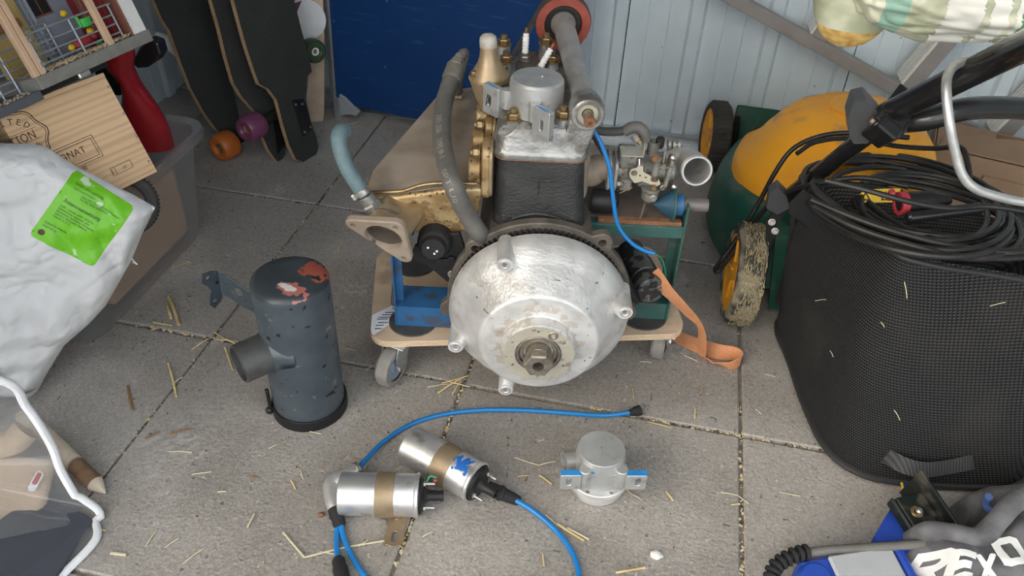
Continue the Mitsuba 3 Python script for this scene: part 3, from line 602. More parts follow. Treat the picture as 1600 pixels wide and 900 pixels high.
CBx('float_bowl', at(lathe([(0, 0), (.0115, 0), (.0135, .003), (.014, .018), (.0158, .019), (.0158, .024), (0, .024)], 28), *bw), 'mat_carb', label='round float bowl')
CBx('float_bowl__drain_screw', at(at(hexnut(.0055, .005), z=-.0048), *bw), 'mat_yellow', 25); CBx('float_bowl__side_screw', mv(bolt(.0048, .004), frame(bw + [.004, -.0138, .010], z=[0, -1, 0])), 'mat_steel', 25)
CBx('brass_jet', mv(hexnut(.005, .008), frame([0.1755, 0.085, 0.3848], z=[0, -1, 0])), 'mat_brass', 25)
CBx('idle_spring', rod([0.1486, 0.09, 0.4182], [0.1477, 0.095, 0.4281], .0022), 'mat_steel')
CBx('return_rod', rod([0.1426, 0.09, 0.3776], [0.1231, 0.09, 0.3655], .0009), 'mat_brass')
# ---------------------------------------------------------------- dolly, engine stands, strap
def _ply(p, n, uv): 
    g = fbm(p.x * 9 + p.y * 2.6, p.y * 60 - p.x * 17, 0, 3)
    b = mix((.50, .37, .25), (.62, .48, .34), g)
    return mix(b, (.26, .18, .12), .55 * smoothstep(.62, .78, fbm(p.x * 13, p.y * 13, 3, 4)))
P('mat_plywood', proc(_ply), .6)
P('mat_ply_edge', proc(lambda p, n, uv: mix((.38, .25, .14), (.68, .55, .39), smoothstep(.35, .65, .5 + .5 * dr.sin(p.z * 2400)))), .6)
P('mat_paper', (.72, .73, .74), .55)
P('mat_ink', (.05, .06, .10), .6)
P('mat_wheel_grey', proc(lambda p, n, uv: mix((.17, .16, .145), (.26, .245, .225), f3(p, 60))), .65)
P('mat_wheel_blue', (.20, .25, .33), .5)
DL = 'plywood_dolly'
lab(DL, 'plywood furniture dolly on grey castor wheels under the boat engine', 'dolly')
DW, DD = .566, .278
TD = frame([-0.4301, 0.9693, 0.105], x=[0.5515, 0.1683, 0], z=[0, 0, 1])
def d(part, mesh, mat, smooth=32, label=None): return add(DL + '__' + part, mesh, mat, smooth, label, tw=TD)
deck = rrect(DW, DD, .035, 8, (DW / 2, DD / 2)).difference(rrect(.03, .085, .0148, 6, (.048, .135))).difference(rrect(.03, .085, .0148, 6, (DW - .048, .135)))
d('deck', slab(deck, .0018, 0, -.0018), 'mat_plywood', 30)
d('deck__edge', slab(deck, .0112, 0, -.013), 'mat_ply_edge', 30, 'striped plywood edge')
for x, y in ((.075, .052), (DW - .07, .052), (.075, DD - .052), (DW - .07, DD - .052)): d('pad', at(cyl(.043, .003, .001, 32), x, y, .0002), 'mat_rubber', label='round black rubber pad')
st = Polygon([(.001, .012), (.001, .072), (.055, .112), (.075, .112), (.075, .09)])
d('sticker', slab(st.intersection(deck.buffer(-.001)), .0005, 0, .0003), 'mat_paper', label='white printed label wrapped over the corner')
d('sticker__print', join(*[box(w, .0022, .0003, c=(x, y, .00095)) .apply_transform(np.eye(4)) for x, y, w in ((.02, .06, .02), (.024, .065, .022), (.03, .072, .022), (.034, .078, .02), (.022, .05, .018), (.016, .043, .014), (.044, .09, .016), (.05, .096, .012), (.014, .034, .012))]), 'mat_ink')
d('sticker__symbol', at(cyl(.004, .0003, 0, 16), .052, .088, .0008), 'mat_green_wire')
def caster(x, y, ang):
    m = T(frame([x, y, 0]) @ trimesh.transformations.rotation_matrix(math.radians(ang), [0, 0, 1]))
    tw = np.array((T(TD) @ m).matrix)
    k = add(DL + '__caster', join(bx((-.03, -.03, -.0155), (.03, .03, -.0132), .001), at(cyl(.022, .008), z=-.0235)), 'mat_galv', tw=tw)
    R_, C_ = .039, np.array([0, .024, -.105 + .039])
    fk = slab(Polygon([(-.016, .0), (.02, .0), (.030, -.02), (.030, -.05), (.022, -.056), (.012, -.052), (-.012, -.022)]), .0022, 0)
    for s in (-1, 1): add(k + '__fork', mv(fk, frame([s * .0155 - .0011, 0, -.0225], x=[0, 1, 0], y=[0, 0, 1])), 'mat_galv', tw=tw)
    add(k + '__tyre', mv(lathe([(.026, -.0125), (.0355, -.0125), (.039, -.008), (.039, .008), (.0355, .0125), (.026, .0125)], 36), frame(C_, z=[1, 0, 0])), 'mat_wheel_grey', tw=tw)
    add(k + '__rim', mv(lathe([(0, -.010), (.012, -.010), (.013, -.006), (.0262, -.009), (.0262, .009), (.013, .006), (.012, .010), (0, .010)], 32), frame(C_, z=[1, 0, 0])), 'mat_wheel_blue', tw=tw)
    add(k + '__axle', mv(join(at(hexnut(.0065, .005), z=.016), cyl(.004, .036, z0=-.018), at(hexnut(.0065, .005), z=-.021)), frame(C_, z=[1, 0, 0])), 'mat_steel', 25, tw=tw)
caster(.046, .030, 150); caster(DW - .034, .040, -25); caster(.062, DD - .05, 40); caster(DW - .055, DD - .05, 20)
# blue stand
BS = 'blue_steel_bracket'
lab(BS, 'blue steel channel with an upright strip on the dolly, left of the engine', 'bracket')
z0 = .1083
pr = Polygon([(0, 0), (.06, 0), (.06, .0435), (0, .0435)]).difference(sbox(.004, .004, .056, .0395))
add(BS + '__channel', mv(slab(pr, .17), frame([-.246, .03, z0], x=[0, 1, 0], y=[0, 0, 1])), 'mat_blue_paint', False, tw=TE)
add(BS + '__channel__end_cap', bx((-.2475, .0305, z0 + .0005), (-.2455, .0895, z0 + .043)), 'mat_blue_paint', False, tw=TE)
add(BS + '__post', join(bx((-.2495, .028, z0), (-.2465, .05, .305), .0008), bx((-.2495, .047, z0), (-.235, .05, .305), .0008)), 'mat_blue_paint', False, tw=TE)
add(BS + '__top_tab', bx((-.2495, .03, .302), (-.21, .075, .3055), .0008), 'mat_blue_paint', False, tw=TE)
# green stand
GS = 'green_steel_bracket'
lab(GS, 'green steel stand with a rusty shelf, cone and pipe, right of the engine', 'bracket')
add(GS + '__shelf', join(bx((.078, .076, .291), (.236, .080, .312), .0008), bx((.078, .078, .309), (.236, .24, .313), .0008)), 'mat_green_paint', False, tw=TE)
add(GS + '__leg', join(bx((.236, .078, z0), (.240, .11, .352), .0008), bx((.222, .107, z0), (.238, .111, .352), .0008)), 'mat_green_paint', False, tw=TE)
add(GS + '__foot', mv(slab(sbox(0, 0, .06, .036).difference(sbox(.004, .004, .056, .032)), .10), frame([.14, .082, z0], x=[0, 1, 0], y=[0, 0, 1])), 'mat_green_paint', False, tw=TE)
P('mat_shelf_board', proc(lambda p, n, uv: mix((.075, .055, .042), (.15, .115, .09), f3(p, 30, 4))), .8)
add(GS + '__shelf_board', bx((.072, .094, .3132), (.232, .235, .318), .001), 'mat_shelf_board', False, tw=TE, label='dark stained shelf board')
add(GS + '__rust_strip', bx((.092, .0785, .3132), (.232, .092, .3205), .001), 'mat_rust', False, tw=TE, label='rusty strip along the shelf front')
P('mat_blue_dark', proc(lambda p, n, uv: mix((.012, .045, .085), (.03, .085, .13), f3(p, 45))), .45)
ca, cb = np.array([0.1821, 0.1, 0.3429]), np.array([0.2737, 0.1, 0.3444])
cd = cb - ca; cl = np.linalg.norm(cd); CF = frame(ca, z=cd)
add(GS + '__cone', mv(lathe([(0, 0), (.003, .001), (.0255, .031), (.0262, .033), (.0, .033)], 32), CF), 'mat_blue_dark', 30, 'blue cone', tw=TE)
add(GS + '__cone_ring', mv(ring(.0285, .017, .004, z0=.0315), CF), 'mat_green_paint', tw=TE)
add(GS + '__collar', mv(ring(.0185, .010, .014, z0=.0355), CF), 'mat_blue_paint', tw=TE, label='pale blue collar')
P('mat_pipe_grey', proc(lambda p, n, uv: mix((.13, .115, .11), (.21, .19, .18), f3(p, 70))), .55, .4)
add(GS + '__pipe', mv(lathe([(0, .036), (.0112, .036), (.0112, cl - .001), (.0102, cl), (.008, cl - .002), (0, cl - .002)], 24), CF), 'mat_pipe_grey', tw=TE)
# small spring from the carburettor to the shelf
s0, s1 = np.array([0.171, 0.1, 0.3609]), np.array([0.1608, 0.085, 0.3082])
t = np.linspace(0, 1, 260); sv = s1 - s0; SFm = frame(s0, z=sv); hp = np.c_[.0022 * np.cos(t * 34 * math.tau), .0022 * np.sin(t * 34 * math.tau), .006 + t * (np.linalg.norm(sv) - .012)]
e('throttle_spring', sweep(mv(trimesh.Trimesh(hp, [[0, 1, 2]], process=False), SFm).vertices, circ(.0006, 5)), 'mat_steel_dirty')
for q_ in ((s0, s0 + unit(sv) * .008), (s1 - unit(sv) * .008, s1)): e('throttle_spring__hook', rod(*q_, .0007), 'mat_steel_dirty')
# orange strap
def ribbon(p, wd, w, t=.0016, n=10):
    p = spline(p, n); wd = spline(wd, n); tan = np.gradient(p, axis=0); rings = []
    for i in range(len(p)):
        a = unit(wd[i] - unit(tan[i]) * (wd[i] @ unit(tan[i]))); b = unit(np.cross(tan[i], a)); 
        rings.append(np.array([p[i] - a * w / 2 - b * t / 2, p[i] + a * w / 2 - b * t / 2, p[i] + a * w / 2 + b * t / 2, p[i] - a * w / 2 + b * t / 2]))
    return lofted(rings)
P('mat_strap', proc(lambda p, n, uv: mix((.46, .19, .085), (.66, .31, .15), .5 * noise(p.x * 480, p.y * 480, p.z * 480) + .5 * f3(p, 30))), .8)
P('mat_thread', (.10, .05, .03), .8)
SP = [[0.0312, 1.1248, 0.235], [0.057, 1.1087, 0.215], [0.0855, 1.1134, 0.185], [0.1161, 1.142, 0.135], [0.1382, 1.1652, 0.09], [0.1471, 1.1791, 0.045], [0.1537, 1.1862, 0.014], [0.1798, 1.1855, 0.004], [0.2048, 1.1724, 0.012], [0.225, 1.1892, 0.018], [0.2131, 1.2027, 0.018], [0.18, 1.2061, 0.014], [0.138, 1.2251, 0.006], [0.0935, 1.2451, 0.004], [0.0357, 1.252, 0.004]]
SW = [[.75, -.35, .5], [.75, -.4, .5], [.7, -.5, .45], [.6, -.6, .4], [.35, -.85, .3], [.3, -.8, .5], [.1, -.7, .7], [-.2, -.8, .5], [-.1, -.35, .9], [0, 0, 1], [0, .2, 1], [0, .5, .8], [-.2, .95, .25], [-.3, .95, .1], [-.3, .95, .1]]
lab('orange_strap', 'faded orange webbing strap hanging from the engine to the floor', 'strap')
add('orange_strap__webbing', ribbon(SP, SW, .030), 'mat_strap', 40)
SPa = np.array(SP)
# ---------------------------------------------------------------- canister
def _can(p, n, uv):
    b = mix((.040, .054, .066), (.078, .098, .112), f3(p, 25, 4))
    b = mix(b, (.008, .008, .009), .85 * smoothstep(.73, .78, f3(p, 75, 3, 5)))
    return mix(b, (.14, .145, .14), .6 * smoothstep(.70, .76, f3(p, 60, 3, 8)))
P('mat_can', proc(_can), .34, .15, bump=(proc(lambda p, n, uv: f3(p, 90, 3)), .0012))
def _cantop(p, n, uv):
    b = mix((.022, .030, .036), (.05, .062, .07), f3(p, 25, 4))
    d1 = dr.sqrt(dr.square(p.x + .484) + dr.square(p.y - .915)) + .035 * (f3(p, 70, 3, 2) - .5)
    d2 = dr.sqrt(dr.square((p.x + .498) * .7) + dr.square(p.y - .864)) + .03 * (f3(p, 90, 3, 4) - .5)
    b = mix(b, mix((.30, .075, .045), (.015, .013, .012), smoothstep(.62, .66, f3(p, 80, 2, 1))), smoothstep(.024, .022, d1))
    b = mix(b, (.34, .12, .10), smoothstep(.014, .012, d2))
    d3 = dr.sqrt(dr.square((p.x + .508) * .6 + (p.y - .866) * .5) + dr.square((p.y - .866) * 1.2)) + .012 * (f3(p, 120, 2, 7) - .5)
    return mix(b, (.50, .48, .46), smoothstep(.0085, .007, d3))
P('mat_can_top', proc(_cantop), .34, .1)
OC = 'steel_canister'
lab(OC, 'dark blue-grey steel canister with a side pipe and red paint on its domed lid', 'canister')
CC = np.array([-.520, .896, 0])
def c(part, m, mat, smooth=32, label=None): return add(OC + '__' + part, at(m, *CC), mat, smooth, label)
c('body', lathe([(0, .004), (.0605, .004), (.0605, .273), (.0598, .2745)], 64), 'mat_can', 40)
c('lid', lathe([(.0598, .2742), (.0605, .2755), (.0585, .2805), (.050, .2855), (.03, .289), (0, .2902)], 64), 'mat_can_top', 50, 'domed lid with chipped red and white paint')
c('base_band', lathe([(.0605, 0), (.0645, 0), (.0648, .002), (.0645, .020), (.0632, .0215), (.0607, .0215), (.0605, 0)], 64), 'mat_black', 40)
cc = CC[:2] * -1; an = math.radians(215); dn = np.array([math.cos(an), math.sin(an), 0]); tn = np.array([-dn[1], dn[0], 0])
c('base_band__lever', join(mv(box(.009, .006, .052, .002), frame(dn * .067 + np.array([0, 0, .036]), z=[0, 0, 1], x=tn)), mv(box(.012, .012, .012, .003), frame(dn * .069 + np.array([0, 0, .012])))), 'mat_black')
td_ = unit([-.62, -.76, -.02]); to = np.array([0, 0, .158])
hs = hose([to + td_ * .045, to + td_ * .08, to + td_ * .104], .0325, .0285, 36)
P('mat_pipe_dark', proc(lambda p, n, uv: mix((.045, .046, .046), (.085, .085, .083), f3(p, 50))), .45, .2)
c('side_pipe', hs, 'mat_pipe_dark', 40)
c('side_pipe__bore', mv(lathe([(.0287, -.003), (.0284, .05), (0, .055)], 36), frame(to + td_ * .103, z=-td_)), 'mat_pipe_dark')
c('side_pipe__boss', hullpts(np.vstack([mv(cyl(.031, .01, .001, 32), frame(to + td_ * .052, z=td_)).vertices, [[.02, -.060, .165], [.018, -.0605, .15], [.016, -.056, .18], [-.0605, .01, .18], [-.0605, .012, .14]]])), 'mat_can', 30)
# bracket strap with slotted end
bp = Polygon([(0, 0), (.02, -.002), (.06, .006), (.098, .022), (.098, .060), (.085, .062), (.05, .045), (.02, .040), (0, .040)]).buffer(.002).difference(shapely.affinity.rotate(Point(.066, .034).buffer(.009), 0)).difference(Point(.006, .012).buffer(.002))
c('bracket', mv(slab(bp, .0028, .0006), frame([-.056, .028, .163], x=[-1, .12, .06], y=[0, 0, 1])), 'mat_can', 30)
bq = Polygon([(0, 0), (.004, -.006), (.016, -.012), (.022, -.004), (.020, .012), (.014, .022), (.020, .034), (.030, .046), (.026, .058), (.012, .056), (0, .050)]).buffer(.002).difference(shapely.affinity.rotate(Point(.013, -.001).buffer(.004, quad_segs=4), 0)).difference(Point(.019, .049).buffer(.0042))
c('bracket__end', mv(slab(bq, .0028, .0006), frame([-.155, .040, .181], x=[-.35, -.9, .05], y=[0, 0, 1])), 'mat_can', 30, 'bent bracket end with two holes')
# ---------------------------------------------------------------- ignition coils
P('mat_coil_can', proc(lambda p, n, uv: mix(mix((.56, .565, .56), (.70, .70, .69), f3(p, 30)), (.30, .27, .22), .7 * smoothstep(.62, .8, f3(p, 45, 3, 5)))), proc(lambda p, n, uv: .24 + .25 * f3(p, 50, 2, 3)), .8)
P('mat_coil_band', proc(lambda p, n, uv: mix((.20, .145, .09), (.36, .28, .18), f3(p, 50))), .5, .5)
P('mat_blue_dab', (.01, .11, .42), .5)
def coil(key, a, b, r, label, roll=0.0, tag=True):
    a, b = np.array(a), np.array(b); L = np.linalg.norm(b - a); m = frame(a, z=b - a, y=[0, 0, 1]) @ trimesh.transformations.rotation_matrix(roll, [0, 0, 1])
    lab(key, label, 'ignition coil')
    def k(part, mesh, mat, smooth=35, label=None): return add(key + '__' + part, mv(mesh, m), mat, smooth, label)
    k('can', lathe([(0, .001), (r - .004, 0), (r - .0005, .0015), (r, .004), (r, L - .006), (r + .0016, L - .004), (r + .0016, L), (r - .002, L + .001), (r - .003, L - .003), (0, L - .003)], 56), 'mat_coil_can')
    k('clamp_band', lathe([(r, L * .47), (r + .0015, L * .47), (r + .0015, L * .70), (r, L * .70), (r, L * .47)], 56), 'mat_coil_band')
    k('cap', lathe([(0, L - .003), (r - .0035, L - .003), (r - .0035, L + .003), (r - .007, L + .006), (.014, L + .008), (.0105, L + .011), (.0085, L + .016), (.0078, L + .032), (.0085, L + .034), (.0085, L + .037), (.0055, L + .037), (.0045, L + .028), (0, L + .028)], 40), 'mat_black', 30, 'black moulded cap with the lead socket')
    for s in (-1, 1): k('terminal', mv(join(cyl(.0058, .002, n=16), at(hexnut(.0045, .004), z=.002), at(cyl(.0022, .016, n=10), z=.004)), frame([s * .0195, 0, L + .004])), 'mat_steel', 25)
    return k, m, L
ck, cm, cL = coil('ignition_coil', [-0.3858, 0.706, 0.033], [-0.2672, 0.7317, 0.033], .0325, 'silver ignition coil with brown clamp band and foot, in front of the other coil', math.radians(62))
fp = Polygon([(-.014, 0), (.014, 0), (.011, .03), (.014, .044), (.010, .055), (0, .058), (-.010, .055), (-.014, .044), (-.011, .03)]).buffer(.002).difference(rrect(.008, .018, .0038, 4, (0, .042)))
fm = np.array([-0.294, 0.706, 0.004])
add('ignition_coil__foot', mv(slab(fp, .0025, .0006), frame(fm + [0, .006, 0.0], z=[0, 0, 1], y=[0.0068, -0.0442, 0])), 'mat_coil_band', 30, 'slotted clamp foot')
add('ignition_coil__foot__rivet', at(cyl(.0045, .003), *(fm + [0, -.004, .002])), 'mat_coil_band')
e1_, e2_ = np.array([-0.2577, 0.7592, 0.05]), np.array([-0.2458, 0.7571, 0.05])
add('ignition_coil__wire_tag', tube([[-0.2588, 0.746, 0.052], [-0.2553, 0.7519, 0.058], [-0.2456, 0.7535, 0.056]], .0018, 8), 'mat_green_wire', label='stub of green wire')
add('ignition_coil__red_tag', at(box(.006, .006, .004, .001), *[-0.2471, 0.7514, 0.052]), 'mat_red_paint')
ck2, cm2, cL2 = coil('ignition_coil_001', [-0.3131, 0.8254, 0.033], [-0.1875, 0.7766, 0.033], .0325, 'silver ignition coil with smears of blue paint, lying behind and right of the other coil', math.radians(20))
rr2 = .0329
def patch_on(m, t0, t1, z0, z1, seed, thr):
    t, z = np.meshgrid(np.linspace(t0, t1, 40), np.linspace(z0, z1, 40), indexing='ij'); q = np.c_[rr2 * np.cos(t.ravel()), rr2 * np.sin(t.ravel()), z.ravel()]
    i = np.arange(1600).reshape(40, 40); f = np.vstack([np.c_[i[:-1, :-1].ravel(), i[1:, :-1].ravel(), i[1:, 1:].ravel()], np.c_[i[:-1, :-1].ravel(), i[1:, 1:].ravel(), i[:-1, 1:].ravel()]])
    ctr = q[f].mean(1); ed = np.minimum.reduce([(np.arctan2(ctr[:, 1], ctr[:, 0]) - t0) * rr2, (t1 - np.arctan2(ctr[:, 1], ctr[:, 0])) * rr2, ctr[:, 2] - z0, z1 - ctr[:, 2]])
    f = f[meshkit.fbm(ctr * 170 + seed, 3) + np.clip(ed, 0, .006) * 30 > thr]
    M = trimesh.Trimesh(q, f, process=False); M.remove_unreferenced_vertices(); return mv(M, m)
add('ignition_coil_001__blue_smear', patch_on(cm2 @ trimesh.transformations.rotation_matrix(math.radians(-20), [0, 0, 1]), math.radians(70), math.radians(125), cL2 * .70, cL2 * .93, 3, .60), 'mat_blue_dab', label='smear of blue paint')
# leads
b0 = np.array([-0.1798, 0.7747, 0.033]); bd = unit(np.array([-0.1449, 0.7764, 0.018]) - b0)
LD = 'ignition_lead'
lab(LD, 'blue ignition lead plugged into the right coil, running off the bottom edge', 'cable')
add(LD + '__boot', mv(lathe([(0, .012), (.0105, .012), (.011, .030), (.0125, .032), (.0125, .036), (.0105, .038), (.0092, .055), (.0075, .066), (.0045, .067), (0, .067)], 24), frame(b0, z=bd)), 'mat_black_dull')
add(LD + '__cable', tube([b0 + bd * .06, [-0.139, 0.7777, 0.015], [-0.0973, 0.7661, 0.008], [-0.0576, 0.7431, 0.005], [-0.0283, 0.7151, 0.004], [-0.0126, 0.6879, 0.004], [-0.0058, 0.6618, 0.004], [-0.0058, 0.631, 0.004], [-0.0195, 0.6031, 0.004]], .0042, 12), 'mat_blue_cable')
LD = 'ignition_lead_001'
lab(LD, 'blue ignition lead arching behind the coils to a black boot, with a metal elbow cap', 'cable')
add(LD + '__cable', tube([[-0.3802, 0.7676, 0.022], [-0.3755, 0.7942, 0.016], [-0.3644, 0.8415, 0.007], [-0.3351, 0.8891, 0.005], [-0.2886, 0.9255, 0.005], [-0.2262, 0.9524, 0.005], [-0.1495, 0.9719, 0.005], [-0.0825, 0.9827, 0.005], [-0.0156, 0.9934, 0.005], [0.0279, 1.0088, 0.007], [0.0386, 1.0138, 0.008]], .0042, 12), 'mat_blue_cable')
q0, q1 = np.array([0.0322, 1.008, 0.009]), np.array([0.0579, 1.0231, 0.01])
add(LD + '__boot', mv(lathe([(0, 0), (.006, 0), (.0065, .006), (.0088, .010), (.0095, .020), (.0085, .0205), (.0075, .014), (0, .013)], 20), frame(q0, z=q1 - q0)), 'mat_black_dull')
add(LD + '__boot__tip', mv(cyl(.0035, .009, z0=.0125), frame(q0, z=q1 - q0)), 'mat_steel')
add(LD + '__elbow_cap', tube([[-0.3776, 0.764, 0.024], [-0.3895, 0.7505, 0.024], [-0.4052, 0.7336, 0.024], [-0.4075, 0.7207, 0.022], [-0.3956, 0.6982, 0.018], [-0.3876, 0.6883, 0.016]], [.0115, .0118, .0125, .0125, .0115, .0105], 18), 'mat_alu_plain', label='pressed metal elbow cap')
add(LD + '__elbow_cap__rim', mv(ring(.0128, .0095, .006), frame([-0.3816, 0.7603, 0.024], z=[0.0115, 0.0147, 0])), 'mat_steel_dirty')
g0, g1 = np.array([-0.388, 0.6894, 0.016]), np.array([-0.3746, 0.6698, 0.01])
add(LD + '__rubber_sleeve', mv(lathe([(0, 0), (.0115, 0), (.012, .012), (.0098, .016), (.0098, .026), (.0075, .03), (0, .03)], 20), frame(g0, z=g1 - g0)), 'mat_black_dull')
add(LD + '__short_cable', tube([[-0.3774, 0.6719, 0.011], [-0.3724, 0.6535, 0.006], [-0.3637, 0.6318, 0.006], [-0.3534, 0.6117, 0.007]], .0042, 12), 'mat_blue_cable')
g0, g1 = np.array([-0.3547, 0.615, 0.008]), np.array([-0.3356, 0.5846, 0.008])
add(LD + '__short_boot', mv(lathe([(0, 0), (.0068, 0), (.0095, .004), (.0095, .014), (.011, .018), (.011, .04), (0, .04)], 20), frame(g0, z=g1 - g0)), 'mat_black_dull')
add(LD + '__long_cable', tube([[-0.3733, 0.6722, 0.012], [-0.3624, 0.654, 0.007], [-0.34, 0.6272, 0.005], [-0.3145, 0.6042, 0.005], [-0.289, 0.5874, 0.005]], .0042, 12), 'mat_blue_cable')
# ---------------------------------------------------------------- cast housings (one on the floor, one on the engine)
P('mat_blue_brush', proc(lambda p, n, uv: mix((.015, .16, .45), (.02, .25, .60), f3(p, 90))), .45)
def housing(key, m, label, paint):
    """local: x right, y back, z up; the two slotted ears face -y"""
    lab(key, label, 'housing')
    def k(part, mesh, mat, smooth=32, label=None): return add(key + '__' + part, mv(mesh, m), mat, smooth, label)
    cap = lathe([(0, .030), (.0385, .030), (.0385, .052), (.0378, .070), (.0355, .0825), (.0345, .0832), (0, .0832)], 48)
    low = lathe([(0, 0), (.0405, 0), (.0415, .0015), (.0425, .020), (.0475, .021), (.0482, .022), (.0482, .029), (.047, .0305), (.0, .0305)], 48)
    low = cut(low, *[at(cyl(.0032, .02, 0, 12), .0425 * math.cos(math.radians(t)), .0425 * math.sin(math.radians(t)), .02) for t in (242, 292, 180, 0, 90)])
    ears, knobs = [], []
    for s in (-1, 1):
        ep = rrect(.031, .031, .004, 4, (s * .0485, .0585)).difference(rrect(.0078, .0155, .0036, 4, (s * .051, .060)))
        ears.append(mv(slab(ep, .010, .0008), frame([0, -.034, 0], x=[1, 0, 0], y=[0, 0, 1])))
        knobs.append(hullpts(np.vstack([mv(cyl(.0095, .034, .001, 16), frame([s * .027, -.033, .042])).vertices, mv(cyl(.007, .034, .001, 12), frame([s * .018, -.015, .042])).vertices])))
    neck_ = hullpts(np.vstack([mv(cyl(.032, .03, .001, 28), frame([0, -.006, .032])).vertices, [[-.03, -.036, .04], [.03, -.036, .04], [-.03, -.036, .068], [.03, -.036, .068]]]))
    snout = mv(hose([[0, 0, 0], [-.02, 0, 0], [-.043, 0, 0]], .0165, .0135, 24), frame([-.012, .012, .048], x=[1, .25, .0]))
    body = fuse(cap, neck_, *knobs)
    body = cut(body, at(cyl(.0012, .01, 0, 8), 0, .002, .078))
    k('cap', body, 'mat_alu_cap', 30); k('lower_ring', low, 'mat_alu', 30); k('snout', snout, 'mat_alu_grey', 30)
    for q in ears:
        E_ = k('ear', q, 'mat_alu_cap', 30)
    if paint:
        for s in (-1, 1): add(key + '__ear' + ('' if s < 0 else '_001') + '__blue_paint', mv(at(slab(rrect(.0305, .0095, .002, 3), .0004), s * .0485, -.0385, .0742), m), 'mat_blue_brush', False, 'blue brushed paint on its top edge')
        k('blue_paint', mv(at(slab(Polygon([(-.02, .012), (-.012, .0145), (-.002, .009), (.004, .012), (.012, .013), (.018, .008), (.012, .004), (.004, .002), (-.006, .004), (-.012, .002), (-.016, .007)]).buffer(.001), .0006), 0, 0, 0), frame([0, -.0365, .056], x=[1, 0, 0], y=[0, .12, 1])), 'mat_blue_brush', False, 'daub of blue paint between the ears')
P('mat_alu_cap', proc(lambda p, n, uv: mix(mix((.35, .36, .355), (.50, .51, .50), f3(p, 40)), (.24, .24, .23), .5 * smoothstep(.58, .76, f3(p, 60, 3, 6)))), .42, .55)
hc = np.array([0.005, 0.8201, 0])
hb = [-.005, .845, 0]
housing('cast_housing', frame(hb, x=[.972, .235, 0], z=[0, 0, 1]) @ np.diag([1.04, 1.04, 1.06, 1]), 'small aluminium housing with two blue-painted ears, standing alone on the floor', True)
hE = np.array([-0.1486, 1.0362, 0]) + np.array([0.9833, 0.1822, 0]) * -.0225 + np.array([-0.1822, 0.9833, -0]) * .085 + np.array([0, 0, .5075])
hx = TE[:3, :3] @ np.array([.72, -.69, 0])
HM = frame(hE, x=hx, z=[0, 0, 1])
K1 = 'cast_housing_001'
lab(K1, 'aluminium housing with two slotted ears, sitting loose on the cylinder head', 'housing')
def k1(part, mesh, mat, smooth=32, label=None): return add(K1 + '__' + part, mv(mesh, HM), mat, smooth, label)
k1('cap', fuse(lathe([(0, 0), (.0405, 0), (.0412, .002), (.0412, .040), (.0402, .050), (.0375, .0535), (.0365, .054), (0, .054)], 56), *[hullpts(np.vstack([mv(cyl(.0095, .030, .001, 16), frame([s * .029, -.033, .004])).vertices, mv(cyl(.007, .030, .001, 12), frame([s * .020, -.015, .004])).vertices])) for s in (-1, 1)]), 'mat_alu_cap', 30)
for s in (-1, 1):
    ep = rrect(.034, .047, .003, 4, (s * .053, .0105)).difference(rrect(.006, .017, .0028, 4, (s * .055, .010)))
    kk = k1('ear', mv(slab(ep, .0115, .0008), frame([0, -.034, 0], x=[1, 0, 0], y=[0, 0, 1])), 'mat_alu_cap', 30)
    add(kk + '__blue_trace', mv(at(slab(Polygon([(-.015, -.001), (-.004, -.003), (.004, -.0045), (.013, -.0035), (.005, -.001), (-.006, .0005)]), .0004), s * .053, -.0395, .0342), HM), 'mat_blue_brush', False, 'trace of blue paint')
k1('blue_dab', mv(slab(Polygon([(-.006, -.008), (.003, -.004), (.006, .004), (.001, .009), (-.004, .003)]).buffer(.001), .0005), HM @ frame([-.0262, -.0318, .040], x=[.77, -.63, 0], y=[0, 0, 1])), 'mat_blue_dab', False, 'dab of blue paint')
k1('centre_pip', at(cyl(.0014, .0008, 0, 10), .004, .006, .054), 'mat_white_ceramic')
k1('scribble', cat_([rod([-.062 + x0, -.0461, z0_], [-.062 + x1, -.0461, z1_], .0005, n=6) for x0, z0_, x1, z1_ in ((0, .0, .004, .02), (.004, .02, .006, .006), (.002, .004, .009, .016), (.009, .016, .008, .0))]), 'mat_black_dull', label='black pen scribble')
# ---------------------------------------------------------------- table-tennis panel
def _panel(p, n, uv):
    b = mix((.005, .034, .125), (.009, .048, .165), f3(p, 9, 4))
    s = fbm(p.x * 14, p.z * 160, 0, 3)
    b = mix(b, (.05, .10, .2), .35 * smoothstep(.72, .8, s))
    return mix(b, (.15, .2, .27), .5 * smoothstep(.965, .985, noise(p.x * 70, p.z * 40, 3)))
P('mat_table_blue', proc(_panel), .6, spec=.2)
P('mat_anodised', (.55, .57, .58), .35, .8)
P('mat_plastic_grey', (.28, .30, .31), .45)
PT = 'table_tennis_half'
lab(PT, 'folded blue table-tennis table half leaning on the back wall', 'table')
PM = frame([-0.9024, 1.9621, 0.045], x=[0.9906, -0.137, 0], y=[0.03, 0.0563, 0.998])
def pt(part, m, mat, smooth=False, label=None): return add(PT + '__' + part, mv(m, PM), mat, smooth, label)
pt('board', bx((.004, 0, -.018), (.66, .98, 0), .001), 'mat_table_blue')
pt('edge_strip', bx((-.004, -.002, -.022), (.004, .982, .003), .001), 'mat_anodised', label='bare aluminium edge strip')
pt('apron', bx((-.026, .0, -.024), (-.0045, .98, -.021)), 'mat_galv', label='galvanised steel apron behind the edge')
pt('edge_strip__screw', at(cyl(.0035, .002, n=12), 0, .125, .0028), 'mat_steel')
pt('leg_tube', bx((-.002, -.052, -.014), (.020, .018, .010), .003), 'mat_anodised', 30, 'short square leg end with a plastic corner')
